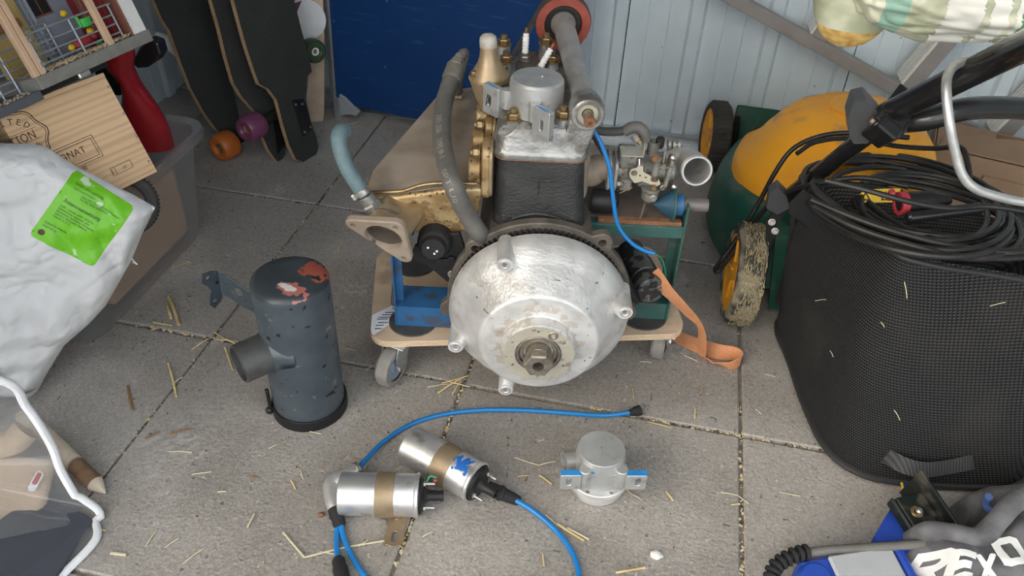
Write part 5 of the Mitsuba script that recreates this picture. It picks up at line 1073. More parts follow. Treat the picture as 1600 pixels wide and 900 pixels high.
P('mat_sack', proc(lambda p, n, uv: mix((.48, .49, .49), (.58, .58, .57), f3(p, 16, 4))), .5, bump=(proc(lambda p, n, uv: dr.abs(fbm(p.x * 22, p.y * 22, p.z * 30, 3) - .5) + .5 * dr.abs(fbm(p.x * 50, p.y * 30, p.z * 40 + 3, 2) - .5)), .012))
P('mat_label_green', proc(lambda p, n, uv: mix((.14, .46, .012), (.50, .66, .42), smoothstep(.68, .76, fbm(p.x * 55, p.y * 55, p.z * 30, 4)))), .42)
P('mat_print_dark', (.03, .07, .02), .6)
PS = 'paper_sack'
lab(PS, 'white paper sack with a bright green printed label leaning on the clear bin', 'sack')
add(PS + '__paper', sk_, 'mat_sack', 50)
gp = np.array([[0.0693, 0.2856], [0.151, 0.3713], [0.2248, 0.2998], [0.1437, 0.214]])
GP_ = Polygon(gp).buffer(-.007).buffer(.007)
q, f = mesh_in(GP_, .0035)
add(PS + '__green_label', trimesh.Trimesh(onsack(q[:, 0], q[:, 1], .0007), f, process=False), 'mat_label_green', True, 'bright green label panel with small dark print')
# label axes: text runs from the upper corner to the right corner
g0, gx_, gy_ = gp[1], (gp[2] - gp[1]), (gp[0] - gp[1])
def sprint(s, h, u, v, bold=False):
    t = meshkit.text_mesh(s, h, .0002, bold); w = t.vertices
    ux, uy = unit(gx_), unit(gy_)
    uy = unit(uy - ux * (uy @ ux))
    qq = g0 + ux * (u + w[:, :1]) + uy * (v - w[:, 1:2])
    t.vertices = onsack(qq[:, 0], qq[:, 1], .0011) + w[:, 2:] * SN; return t
words = [('Inhalt und Lagerung', .0035, .012, .014), ('kühl und trocken', .0032, .014, .0205), ('Bitte den Sack gut verschliessen', .003, .03, .0265), ('Nur für Tiere bestimmt', .003, .03, .031),
         ('Zusammensetzung', .0048, .012, .045), ('Hafer, Gerste, Mais, Luzerne', .0029, .012, .054), ('Weizenkleie, Melasse, Salz', .0029, .012, .059), ('Rohprotein, Rohfaser, Rohasche', .0029, .012, .064), ('Calcium, Phosphor, Natrium', .0029, .012, .069), ('Vitamin A, D, E', .0029, .012, .074), ('Futter für Pferde', .0032, .008, .089), ('Inhalt 20 kg', .0028, .008, .0945)]
for w in words: add(PS + '__green_label__print', sprint(w[0], w[1], w[2], w[3], w[1] > .004), 'mat_print_dark', False)
dc = g0 + unit(gx_) * .012 + unit(gy_) * .105
q, f = mesh_in(Point(*dc).buffer(.005), .002)
add(PS + '__green_label__seal', trimesh.Trimesh(onsack(q[:, 0], q[:, 1], .0012), f, process=False), 'mat_burn', True, 'small brown seal')
add(PS + '__thread', tube([[-0.8401, 0.9495, 0.22], [-0.8429, 0.9553, 0.21], [-0.8425, 0.9599, 0.2], [-0.853, 0.9628, 0.2]], .0012, 6), 'mat_paper', label='loose white seam thread')
sq = [[-0.0611, 0.0653], [-0.0445, 0.0554], [-0.0227, 0.0274], [0, 0.0079], [0.0045, 0.0016], [-0.0051, -0.0041], [-0.0296, 0.0018], [-0.0562, 0.0133], [-0.0739, 0.02]]
q, f = mesh_in(Polygon(sq), .006)
add(PS + '__bottom_flap', thicken(trimesh.Trimesh(onsack(q[:, 0], q[:, 1], .016), f, process=False), .002), 'mat_sack', True)
# ---------------------------------------------------------------- clear zip bag with white piping
ZB = 'clear_zip_bag'
lab(ZB, 'clear plastic bedding bag with white piping in the bottom left corner', 'bag')
za, zb, zc = np.array([-0.7277, 0.6, 0.006]), np.array([-0.7225, 0.4921, 0.006]), np.array([-0.7956, 0.6113, 0.26])
ze = np.array([-0.7862, 0.619, 0.17]); zf = np.array([-0.7722, 0.6074, 0.09]); zg = np.array([-0.7592, 0.6003, 0.045]); zh = np.array([-0.7378, 0.6057, 0.014])
edge = np.vstack([spline([zc + [-.05, -.04, .05], zc, [-0.7972, 0.6213, 0.205], ze, [-0.7811, 0.6179, 0.125], zf, zg], 6), spline([zg + [.004, .003, -.006], zh, za], 5), spline([za + [-.003, -.01, 0], [-0.7106, 0.5593, 0.006], zb, zb + [-.03, -.12, 0]], 5)])
ctr = np.array([-.98, .52, .12])
add(ZB + '__piping', tube(edge[::1], .0060, 8, sm=0), 'mat_paper', 40, 'white piping along the bag edge')
inner = edge + (ctr - edge) * .985
k = len(edge); v = np.vstack([edge, edge * .5 + (ctr + [.03, 0, .03]) * .5, np.repeat(ctr[None], k, 0)]); f = []
for i in range(k - 1):
    for r_ in (0, 1): f += [[r_ * k + i, r_ * k + i + 1, (r_ + 1) * k + i + 1], [r_ * k + i, (r_ + 1) * k + i + 1, (r_ + 1) * k + i]]
add(ZB + '__film', trimesh.Trimesh(v, f, process=False), 'mat_clear_film', True, 'clear creased film')
P('mat_beige', proc(lambda p, n, uv: mix((.50, .38, .26), (.60, .47, .34), f3(p, 20))), .7)
P('mat_beige_dark', (.055, .06, .075), .8)
lab('beige_cushion', 'beige folded cushion with a small red and white tag inside the clear bag', 'cushion')
add('beige_cushion__body', hullpts(np.vstack([ball(p, .012, 1).vertices for p in [[-0.8921, 0.6173, 0.062], [-0.8256, 0.6297, 0.055], [-0.7942, 0.5351, 0.016], [-0.8273, 0.5153, 0.02]] + [[-0.9232, 0.6349, 0.02], [-0.8579, 0.6382, 0.02], [-0.7998, 0.5373, 0.014], [-0.8321, 0.5184, 0.014]]])), 'mat_beige', True)
add('beige_cushion__roll', tube([[-0.9031, 0.6181, 0.09], [-0.8663, 0.6313, 0.1], [-0.8543, 0.6486, 0.11]], .02, 12), 'mat_beige', 40)
tg = frame([-0.8141, 0.5967, 0.0655], x=[0.001, 0.0252, 0.008], z=[.35, -.5, .8])
add('beige_cushion__tag', mv(slab(rrect(.03, .011, .005), .0015), tg), 'mat_paper', label='small white tag with red print'); add('beige_cushion__tag__print', mv(at(slab(rrect(.018, .007, .0025), .0006), .004, 0, .0016), tg), 'mat_toy_red')
add('dark_bundle', rough(rhull([*[[-0.8246, 0.6096, 0.022], [-0.7754, 0.5927, 0.022], [-0.7356, 0.583, 0.012], [-0.728, 0.5023, 0.012], [-0.7202, 0.4301, 0.02], [-0.7544, 0.3983, 0.06], [-0.8284, 0.4871, 0.06], [-0.7816, 0.509, 0.045]], *[[-0.8343, 0.6167, 0.01], [-0.7845, 0.5997, 0.01], [-0.7308, 0.5043, 0.008], [-0.7927, 0.4185, 0.01], [-0.8705, 0.5118, 0.01]]], .006).subdivide().subdivide(), .004, 30), 'mat_beige_dark', True, label='dark bundle at the bottom of the clear bag', cat='bundle')
# ---------------------------------------------------------------- pointed stake
WS = 'wooden_stake'
lab(WS, 'weathered brown wooden stake with a whittled pale tip behind the clear bag', 'stake')
P('mat_bark', proc(lambda p, n, uv: mix((.10, .055, .03), (.22, .135, .08), f3(p, 90))), .8)
P('mat_whittled', proc(lambda p, n, uv: mix((.38, .31, .23), (.62, .55, .45), f3(p, 70))), .75)
t0, t1 = np.array([-0.7444, 0.6369, 0.008]), np.array([-0.8441, 0.6793, 0.03]); wl_ = np.linalg.norm(t1 - t0); WF = frame(t0, z=t1 - t0)
add(WS + '__tip', mv(lathe([(0, 0), (.0015, .001), (.0125, .024), (.013, .026), (0, .027)], 14), WF), 'mat_whittled', 25, 'whittled pale tip')
add(WS + '__shaft', mv(rough(lathe([(0, .026), (.013, .026)] + [(.0135, .026 + i * .006) for i in range(1, 9)] + [(0, .08)], 18), .0008, 60), WF), 'mat_bark', 40)
add(WS + '__upper', mv(lathe([(0, .076), (.0135, .078), (.0135, wl_ + .1), (0, wl_ + .1)], 18), WF), 'mat_whittled', 40, 'pale peeled upper part')
# ---------------------------------------------------------------- lawn mower
P('mat_mower_green', proc(lambda p, n, uv: mix(mix((.006, .055, .035), (.012, .085, .055), f3(p, 18)), (.10, .11, .09), .55 * smoothstep(.5, .8, f3(p, 16, 4, 3)))), .42)
P('mat_mower_orange', proc(lambda p, n, uv: mix(mix((.74, .31, .014), (.84, .40, .025), f3(p, 10)), (.28, .19, .10), .75 * smoothstep(.56, .76, f3(p, 11, 4, 6)))), .42)
P('mat_tyre', proc(lambda p, n, uv: mix((.022, .021, .02), (.07, .064, .055), f3(p, 45))), .8)
P('mat_tyre_dusty', proc(lambda p, n, uv: mix((.035, .034, .031), (.25, .215, .15), smoothstep(.34, .62, f3(p, 28, 4, 2)))), .9, bump=(proc(lambda p, n, uv: f3(p, 220, 3)), .002))
P('mat_dry_grass', proc(lambda p, n, uv: mix((.22, .18, .10), (.42, .36, .22), noise(p.x * 240, p.y * 240, p.z * 240))), .95)
P('mat_black_tube', (.012, .012, .013), .16, clearcoat=.8)
P('mat_galv_rod', proc(lambda p, n, uv: mix((.42, .43, .42), (.60, .61, .60), f3(p, 110))), .42, .7)
P('mat_warning_yellow', (.60, .42, .02), .5)
MW = 'lawn_mower'
lab(MW, 'electric lawn mower with an orange motor hood, green deck and black folding handle', 'lawn mower')
def m_(part, mesh, mat, smooth=35, label=None, kind=None): return add(MW + '__' + part, mesh, mat, smooth, label, kind=kind)
def sec(pts, z, n=64):
    c = np.array(shapely.geometry.polygon.orient(Polygon(spline(pts, 8, True))).exterior.coords)[:-1]
    l = LineString(np.vstack([c, c[:1]])); i0 = np.argmin(np.abs(np.arctan2(c[:, 1] - 1.62, c[:, 0] - .45) + math.pi)); c = np.roll(c, -i0, 0); l = LineString(np.vstack([c, c[:1]]))
    return np.array([[*l.interpolate(t, True).coords[0], z] for t in np.arange(n) / n])
D0 = np.array([(.140, 1.67), (.165, 1.51), (.235, 1.40), (.36, 1.385), (.50, 1.39), (.575, 1.50), (.60, 1.66), (.585, 1.82), (.52, 1.93), (.38, 1.965), (.25, 1.93), (.17, 1.82)])
def shrink(D, s, dx=0, dy=0): c = D.mean(0); return c + (D - c) * s + [dx, dy]
dk = lofted([sec(shrink(D0, .97), .045), sec(D0, .05), sec(shrink(D0, 1.0), .075), sec(shrink(D0, .96), .13), sec(shrink(D0, .90), .165), sec(shrink(D0, .82), .185), sec(shrink(D0, .6), .19)])
m_('deck', dk, 'mat_mower_green', 40)
m_('deck__front_panel', mv(box(.16, .012, .085, .004), frame([.27, 1.985, .13], z=[0, .25, 1], x=[1, -.05, 0])), 'mat_mower_green', 30)
RPx = [0.2832, 0.252]
m_('deck__rear_panel', hullpts([[RPx[0], 1.37, .012], [RPx[0], 1.385, .012], [RPx[1], 1.37, .215], [RPx[1], 1.385, .215], [.58, 1.37, .03], [.58, 1.385, .03], [.58, 1.37, .225], [.58, 1.385, .225]]), 'mat_mower_green', 30)
H0 = np.array([(.178, 1.69), (.180, 1.60), (.215, 1.53), (.29, 1.475), (.42, 1.445), (.53, 1.47), (.585, 1.56), (.59, 1.70), (.545, 1.82), (.43, 1.87), (.31, 1.85), (.215, 1.78)])
hood = lofted([sec(shrink(H0, .985), .135), sec(H0, .145), sec(shrink(H0, 1.0), .19), sec(shrink(H0, .965), .215), sec(shrink(H0, .90, .014, .006), .232), sec(shrink(H0, .84, .020, .012), .258), sec(shrink(H0, .76, .026, .018), .285), sec(shrink(H0, .64, .03, .024), .310), sec(shrink(H0, .48, .032, .028), .328), sec(shrink(H0, .3, .032, .03), .338), sec(shrink(H0, .1, .032, .03), .341)])
m_('motor_hood', hood, 'mat_mower_orange', 60)
m_('motor_hood__lower_lip', sweep(sec(shrink(H0, 1.003), .146, 72), circ(.004, 8), True), 'mat_mower_orange', 40)
m_('warning_label', mv(bx((-.035, -.012, 0), (.035, .012, .0015)), frame([0.389, 1.2958, 0.345], x=[.97, .2, 0], z=[-.1, -.75, .65])), 'mat_warning_yellow', False, 'yellow warning label with black triangles')
wl2 = frame([0.389, 1.2958, 0.345], x=[.97, .2, 0], z=[-.1, -.75, .65])
for x in (-.02, .012): m_('warning_label__triangle', mv(slab(Polygon([(x - .008, -.008), (x + .008, -.008), (x, .008)]).difference(Polygon([(x - .0045, -.006), (x + .0045, -.006), (x, .0035)])), .0006, 0, .0016), wl2), 'mat_black', False)
def mwheel(c, ax, r, w, tread, dirty, lb):
    f = frame(c, z=ax)
    k = m_('wheel', mv(lathe([(r * .80, -w * .5), (r * .93, -w * .5), (r, -w * .38), (r, w * .38), (r * .93, w * .5), (r * .80, w * .5), (r * .78, w * .42), (r * .78, -w * .42), (r * .80, -w * .5)], 64), f), tread, 40, lb)
    add(k + '__hub', mv(lathe([(0, w * .30), (r * .2, w * .30), (r * .24, w * .34), (r * .62, w * .30), (r * .74, w * .40), (r * .815, w * .46), (r * .815, -w * .44), (0, -w * .3)], 48), f), 'mat_mower_orange', 40, 'orange wheel disc')
    for i in range(5): add(k + '__hub__rib', mv(mv(box(r * .45, .006, .006, .002), frame([r * .43, 0, w * .34])), f @ trimesh.transformations.rotation_matrix(i * math.tau / 5 + .3, [0, 0, 1])), 'mat_mower_orange')
    n = 44
    for i in range(n): add(k + '__tread_block', mv(box(.0035, r * .085, w * .72, .001), f @ trimesh.transformations.rotation_matrix(i * math.tau / n, [0, 0, 1]) @ frame([r * 1.004, 0, 0])), tread, False)
    return k, f
mwheel([.150, 1.968, .0905], [-1, -.16, .03], .089, .048, 'mat_tyre', 0, 'front wheel with a black tyre')
k, f = mwheel([.212, 1.352, .1015], [-1, -.06, .02], .099, .052, 'mat_tyre_dusty', 1, 'rear wheel with a tyre caked in dry grass')
# dry grass caked on the tyre: countless blades
gr = np.random.RandomState(3); ms = []
for i in range(1500):
    a = gr.uniform(0, math.tau); z = gr.uniform(-.024, .018) ; r_ = .1005 + gr.uniform(0, .004)
    b_ = box(gr.uniform(.004, .011), .0008, .0012); b_.apply_transform(trimesh.transformations.rotation_matrix(gr.uniform(0, 3.1), [1, 0, 0]) @ trimesh.transformations.rotation_matrix(gr.uniform(-.4, .4), [0, 1, 0])); b_.apply_transform(frame([r_ * math.cos(a), r_ * math.sin(a), z], x=[-math.sin(a), math.cos(a), 0], z=[0, 0, 1]) @ trimesh.transformations.rotation_matrix(gr.uniform(0, 3.1), [1, 0, 0])); ms.append(b_)
add(k + '__grass_crust', mv(cat_(ms), f), 'mat_dry_grass', False, 'dry grass stuck to the tyre', kind='stuff')
m_('front_lever', tube([[0.1959, 1.93, 0.0471], [0.1988, 1.94, 0.0887], [0.1945, 1.94, 0.1334], [0.1921, 1.94, 0.1684]], .007, 8), 'mat_black')
# handle
h0, h1, h2, h3 = np.array([0.2753, 1.4855, 0.205]), np.array([0.3489, 1.2561, 0.5]), np.array([0.4194, 1.0628, 0.7]), np.array([0.347, 0.7299, 0.86])
m_('lower_tube', tube([h0, h0 + (h1 - h0) * .33, h0 + (h1 - h0) * .66, h1], .0155, 16, sm=2), 'mat_black_tube')
hb1 = h1 + np.array([.0, -.012, .02])
m_('upper_tube', tube([hb1 + (h1 - h2) * .02, hb1, (hb1 + h2) / 2, h2, h3], .0195, 18, sm=3), 'mat_black_tube')
m_('upper_tube__side_arm', tube([h1 + [.02, .0, .0], [0.4002, 1.2336, 0.52], [0.4435, 1.2461, 0.535], [0.4998, 1.2833, 0.53], [0.584, 1.332, 0.515], [0.6917, 1.3535, 0.5]], .0175, 16), 'mat_black_tube')
hd2 = unit(h2 - h1)
BXm = frame(h1, x=hd2, z=np.cross(hd2, [.3, .8, .2]))
m_('joint_block', mv(box(.075, .05, .042, .004), BXm), 'mat_black', 30)
m_('joint_block__plate', mv(box(.008, .072, .052, .002), BXm @ frame([.030, .006, 0])), 'mat_black_gloss', 30)
m_('joint_block__lower_plate', mv(box(.05, .022, .038, .003), BXm @ frame([.02, -.034, 0])), 'mat_black_gloss', 30)
for q in ((-.02, -.02), (.02, -.03)): m_('joint_block__bolt', mv(bolt(.006, .005), BXm @ frame([q[0], q[1], .020])), 'mat_steel_dirty', 25)
kn = Polygon([[0.3015, 0.4773], [0.292, 0.5036], [0.2925, 0.5286], [0.3045, 0.5334], [0.3321, 0.5114], [0.335, 0.4921], [0.325, 0.4706], [0.3093, 0.4672]]).buffer(.004)
m_('handle_knob', mv(slab(kn, .05, .006), frame([0, 1.285, 0], x=[1, 0, 0], y=[0, 0, 1])), 'mat_plastic_dark', 40, 'rounded grey plastic knob')
P('mat_plastic_dark', (.045, .047, .05), .4)
bkp = Polygon([[0.2249, 0.2441], [0.2358, 0.2824], [0.2527, 0.2976], [0.2613, 0.2812], [0.2513, 0.2558], [0.2411, 0.2298], [0.2499, 0.1604], [0.2571, 0.0914], [0.2482, 0.0976], [0.2364, 0.188]])
m_('handle_bracket', mv(slab(bkp, .006, .001), frame([0, 1.333, 0], x=[1, 0, 0], y=[0, 0, 1])), 'mat_black', 30)
for q in [[0.2346, 1.325, 0.2454], [0.2446, 1.325, 0.2272]]: m_('handle_bracket__bolt', mv(bolt(.0055, .005, .001), frame(np.array(q), z=[0, -1, .2])), 'mat_steel', 25)
kn2 = Polygon([[0.2198, 0.2802], [0.2182, 0.3072], [0.2267, 0.3193], [0.2434, 0.306], [0.2528, 0.2858], [0.2388, 0.2724]]).buffer(.003)
m_('lower_knob', mv(slab(kn2, .03, .004), frame([0, 1.345, 0], x=[1, 0, 0], y=[0, 0, 1])), 'mat_plastic_dark', 40)
m_('safety_bar', tube([[0.4155, 1.1732, 0.635], [0.3885, 1.1416, 0.645], [0.3667, 1.1115, 0.648], [0.3528, 1.0759, 0.645], [0.353, 1.054, 0.63], [0.3639, 1.0359, 0.6], [0.3819, 1.0291, 0.565], [0.3978, 1.024, 0.54], [0.4162, 1.0217, 0.525], [0.4432, 1.0264, 0.515], [0.491, 1.0367, 0.505], [0.5636, 1.0423, 0.505], [0.5917, 1.0331, 0.53], [0.5801, 1.0238, 0.58], [0.5243, 1.0149, 0.67], [0.4601, 0.9641, 0.75], [0.404, 0.8774, 0.8]], .0062, 12), 'mat_galv_rod', 40, 'bent galvanised rod')
# ---------------------------------------------------------------- grass catcher
def _mesh(p, n, uv):
    s = (p.x - p.y * .9) * 1250; t = p.z * 1380
    row = dr.floor(t / math.tau * 1.0); w = .5 + .25 * dr.sin(s + math.pi * row) + .25 * dr.sin(t)
    b = mix((.007, .0075, .008), (.046, .047, .048), smoothstep(.35, .8, w))
    return mix(b, (.10, .085, .07), .10 * smoothstep(.55, .8, f3(p, 7, 4)))
P('mat_bag_mesh', proc(_mesh), .8, spec=.15, bump=(proc(lambda p, n, uv: dr.sin((p.x - p.y * .9) * 1250) * dr.sin(p.z * 690)), .0008))
P('mat_bag_edge', (.022, .023, .024), .6)
P('mat_webbing', proc(lambda p, n, uv: mix((.022, .023, .026), (.055, .056, .06), .5 + .5 * dr.sin((p.x * .8 + p.y * .6) * 1250))), .75)
GB = 'grass_catcher'
lab(GB, 'black mesh fabric grass catcher bag behind the lawn mower', 'grass catcher')
B0 = np.array([(.305, 1.340), (.318, 1.21), (.340, 1.09), (.368, 1.005), (.42, .962), (.52, .965), (.62, .985), (.665, 1.0), (.688, 1.04), (.70, 1.20), (.70, 1.32), (.45, 1.352)])
B1 = np.array([(.280, 1.30), (.318, 1.21), (.352, 1.135), (.384, 1.075), (.44, 1.072), (.52, 1.095), (.60, 1.115), (.645, 1.13), (.665, 1.16), (.68, 1.24), (.68, 1.29), (.45, 1.31)])
def bsec(D, z, n=120):
    c = spline(D, 10, True); l = LineString(np.vstack([c, c[:1]])); return np.array([[*l.interpolate(t, True).coords[0], z] for t in np.arange(n) / n])
BR = []
for t in np.linspace(0, 1, 22):
    D = B0 * (1 - t) + B1 * t; bul = .012 * math.sin(math.pi * t); c = D.mean(0); D = D + (D - c) / np.linalg.norm(D - c, axis=1, keepdims=True) * bul
    r_ = bsec(D, .012 + t * .34); nz = (meshkit.fbm(r_ * 5, 3, 2) - .5) * .022 * math.sin(math.pi * min(1, t * 1.1)); d_ = r_[:, :2] - r_[:, :2].mean(0); r_[:, :2] += d_ / np.linalg.norm(d_, axis=1, keepdims=True) * nz[:, None]
    r_[:, 2] += t ** 3 * (-.045 * np.clip((r_[:, 0] - .40) / .3, 0, 1) + .02 * np.clip((1.2 - r_[:, 1]) / .15, 0, 1)); BR.append(r_)
for s, dz in ((.97, .007), (.88, -.004), (.7, -.03), (.4, -.05), (.1, -.055)):
    r_ = BR[21].copy(); c = r_.mean(0); r_ = c + (r_ - c) * [s, s, 1]; r_[:, 2] += dz; BR.append(r_)
bot = BR[0].copy(); c = bot.mean(0); b2 = c + (bot - c) * [.96, .975, 1]; b2[:, 2] = .0015; BR = [b2] + BR
add(GB + '__body', lofted(BR), 'mat_bag_mesh', 50)
add(GB + '__top_seam', tube(BR[22][::4], .0045, 8, True, sm=3), 'mat_bag_edge', 40)
add(GB + '__bottom_seam', tube(BR[1][::4], .006, 8, True, sm=3), 'mat_bag_edge', 40)
fp_ = [[0.2708, 1.335, 0.2693], [0.2827, 1.335, 0.1925], [0.2901, 1.335, 0.1176], [0.2914, 1.335, 0.0551]]
add(GB + '__frame_edge', ribbon(fp_, [[.5, -.85, 0]] * 4, .014, .006), 'mat_bag_edge', 40, 'smooth plastic edge strip')
fl_ = Polygon([[0.2457, 0.3268], [0.2596, 0.3522], [0.3009, 0.3362], [0.3014, 0.3142], [0.2906, 0.3189], [0.2916, 0.2819], [0.2738, 0.2962], [0.2489, 0.3091]])
add(GB + '__corner_flap', mv(slab(fl_.buffer(.003), .003, .0005), frame([0, 1.262, 0], x=[1, 0, 0], y=[0, 0, 1])), 'mat_black', 30, 'torn black rubber corner flap')
HS = [[0.4384, 0.9843, 0.045], [0.448, 0.9671, 0.058], [0.4706, 0.9506, 0.062], [0.5006, 0.9518, 0.06], [0.5371, 0.9663, 0.06], [0.5737, 0.9831, 0.062], [0.6018, 1.0017, 0.05]]
add(GB + '__carry_strap', ribbon(HS, [[.25, .45, .85], [.15, .5, .85], [.1, .6, .8], [.1, .5, .85], [.05, .4, .9], [0, .5, .9], [0, .5, .9]], .026, .002), 'mat_webbing', 40, 'ribbed webbing carry strap')
# ---------------------------------------------------------------- power cable coiled on the mower
P('mat_cable_black', proc(lambda p, n, uv: mix((.009, .009, .010), (.026, .025, .023), f3(p, 30))), .42, spec=.35)
PCB = 'power_cable'
lab(PCB, 'long black power cable lying in loose coils over the mower and grass catcher', 'cable')
CB1 = [[0.2932, 1.4035, 0.3018], [0.3308, 1.4941, 0.2895], [0.401, 1.55, 0.2855], [0.4865, 1.555, 0.2905], [0.5631, 1.5076, 0.3036], [0.6109, 1.4216, 0.3221], [0.622, 1.3199, 0.3423], [0.6003, 1.2245, 0.3604], [0.5552, 1.1519, 0.3726], [0.4971, 1.1118, 0.3766], [0.4342, 1.1085, 0.3716], [0.3736, 1.1422, 0.3586], [0.3231, 1.2093, 0.3401], [0.2928, 1.3015, 0.3198], [0.2859, 1.4206, 0.3002], [0.3181, 1.4848, 0.292], [0.3827, 1.5176, 0.2912], [0.4636, 1.51, 0.2981], [0.539, 1.4639, 0.3111], [0.5905, 1.392, 0.3278], [0.6096, 1.3114, 0.3448], [0.5975, 1.2388, 0.3588], [0.5607, 1.1864, 0.367], [0.5073, 1.1618, 0.3678], [0.445, 1.1677, 0.361], [0.3816, 1.2034, 0.348], [0.3263, 1.2643, 0.3313], [0.2906, 1.3414, 0.3142], [0.2761, 1.3927, 0.3061], [0.3082, 1.4632, 0.2966], [0.3712, 1.5028, 0.2947], [0.4496, 1.5002, 0.3005], [0.522, 1.4563, 0.313], [0.5706, 1.3832, 0.3297], [0.587, 1.2989, 0.3473], [0.573, 1.2213, 0.3623], [0.5354, 1.1636, 0.3717], [0.4829, 1.1341, 0.3737], [0.4229, 1.1361, 0.3678], [0.3629, 1.1694, 0.3553], [0.3115, 1.2298, 0.3386], [0.2791, 1.3089, 0.321], [0.3127, 1.3418, 0.3195], [0.3463, 1.4255, 0.3074], [0.4049, 1.4798, 0.3026], [0.4746, 1.4894, 0.3059], [0.5361, 1.4515, 0.3167], [0.5736, 1.377, 0.3329], [0.5807, 1.2855, 0.3513], [0.5604, 1.1974, 0.3682], [0.5207, 1.1283, 0.3802], [0.4707, 1.088, 0.3851], [0.418, 1.0813, 0.3817], [0.3688, 1.1087, 0.3709], [0.3297, 1.1672, 0.3547], [0.3085, 1.2494, 0.3363], [0.2941, 1.3701, 0.3149], [0.3295, 1.4699, 0.3008], [0.3905, 1.5387, 0.2941], [0.4625, 1.5564, 0.2962], [0.5254, 1.5176, 0.3067], [0.5622, 1.4342, 0.3235], [0.5666, 1.3291, 0.3433], [0.5427, 1.2264, 0.3621], [0.4998, 1.1446, 0.3763], [0.4478, 1.0951, 0.383], [0.3944, 1.0831, 0.3809], [0.3458, 1.1097, 0.3704], [0.308, 1.1724, 0.3536], [0.2883, 1.2638, 0.3338], [0.2749, 1.3434, 0.32], [0.3111, 1.4364, 0.3068], [0.3778, 1.4961, 0.3018], [0.4587, 1.5051, 0.3059], [0.5308, 1.4606, 0.3185], [0.5749, 1.376, 0.3369], [0.5838, 1.2739, 0.3575], [0.5614, 1.1771, 0.3763], [0.5174, 1.1024, 0.3895], [0.4618, 1.0598, 0.3945], [0.4027, 1.0538, 0.3903], [0.3465, 1.0849, 0.3778], [0.3003, 1.1499, 0.3594], [0.2732, 1.2409, 0.3388], [0.2791, 1.3946, 0.3133], [0.3104, 1.4649, 0.3039], [0.3713, 1.5048, 0.3018], [0.4467, 1.5031, 0.3073], [0.5163, 1.4603, 0.3193], [0.5628, 1.3883, 0.3355], [0.5783, 1.3049, 0.3526], [0.5644, 1.2276, 0.3673], [0.5277, 1.1699, 0.3767], [0.4767, 1.14, 0.3788], [0.4187, 1.1414, 0.3733], [0.361, 1.1739, 0.3613], [0.3119, 1.2334, 0.3451], [0.2813, 1.3116, 0.328], [0.2961, 1.3685, 0.3208], [0.3334, 1.4669, 0.3071], [0.3994, 1.5321, 0.3013], [0.4781, 1.5448, 0.3046], [0.547, 1.5013, 0.3165], [0.5878, 1.4147, 0.3344], [0.5937, 1.3085, 0.3549], [0.5691, 1.2068, 0.374], [0.5241, 1.1275, 0.3877], [0.4688, 1.0811, 0.3935], [0.4113, 1.0726, 0.3902], [0.3579, 1.1026, 0.3783], [0.3154, 1.1682, 0.3604], [0.2918, 1.2617, 0.3399], [0.3044, 1.376, 0.322], [0.3378, 1.4608, 0.3102], [0.3968, 1.5153, 0.3056], [0.4674, 1.5242, 0.309], [0.5301, 1.4848, 0.3198], [0.5688, 1.4086, 0.3359], [0.5769, 1.3155, 0.354], [0.5571, 1.2261, 0.3706], [0.5177, 1.1563, 0.3824], [0.4674, 1.1159, 0.387], [0.4139, 1.1097, 0.3835], [0.3637, 1.1382, 0.3727], [0.3234, 1.1983, 0.3567], [0.301, 1.2821, 0.3385]]
add(PCB + '__coil', tube(CB1, .0052, 8, sm=5), 'mat_cable_black', 40)
CB2 = [[0.3514, 1.3206, 0.3283], [0.3787, 1.3677, 0.3231], [0.4279, 1.3877, 0.3235], [0.4869, 1.3753, 0.3294], [0.5403, 1.3338, 0.3397], [0.5759, 1.274, 0.3523], [0.5879, 1.2097, 0.3648], [0.5772, 1.1536, 0.3746], [0.5484, 1.115, 0.3798], [0.5074, 1.0995, 0.3794], [0.4601, 1.1091, 0.3735], [0.4131, 1.1424, 0.3632], [0.3738, 1.195, 0.3506], [0.3507, 1.2584, 0.3381], [0.3591, 1.3322, 0.3293], [0.3873, 1.3832, 0.3237], [0.4371, 1.4065, 0.3236], [0.496, 1.396, 0.3292], [0.5488, 1.3544, 0.3393], [0.5832, 1.2927, 0.3519], [0.5937, 1.2253, 0.3646], [0.5816, 1.1658, 0.3748], [0.5516, 1.1241, 0.3805], [0.51, 1.1061, 0.3805], [0.4629, 1.1142, 0.375], [0.4168, 1.1472, 0.3648], [0.3788, 1.2007, 0.3522], [0.3572, 1.2665, 0.3395], [0.3622, 1.313, 0.3348], [0.3941, 1.3812, 0.3267], [0.4457, 1.4206, 0.3244], [0.5045, 1.4201, 0.3284], [0.5548, 1.38, 0.3379], [0.5842, 1.3116, 0.3511], [0.5882, 1.2319, 0.3652], [0.5696, 1.158, 0.3775], [0.5349, 1.1024, 0.3856], [0.4913, 1.073, 0.3879], [0.4455, 1.0731, 0.3838], [0.4033, 1.1029, 0.3743], [0.3709, 1.1589, 0.3612], [0.3552, 1.2332, 0.3471], [0.3744, 1.344, 0.3331], [0.4065, 1.4042, 0.3264], [0.4614, 1.4338, 0.3258], [0.5253, 1.4243, 0.3315], [0.5811, 1.3786, 0.3423], [0.6156, 1.3092, 0.356], [0.6235, 1.2326, 0.3701], [0.6073, 1.1646, 0.3816], [0.573, 1.1162, 0.3883], [0.5277, 1.0941, 0.3889], [0.478, 1.101, 0.3832], [0.4301, 1.136, 0.3724], [0.3915, 1.1948, 0.3587], [0.3704, 1.2686, 0.3446]]
add(PCB + '__coil', tube(CB2, .0052, 8, sm=5), 'mat_cable_black', 40)
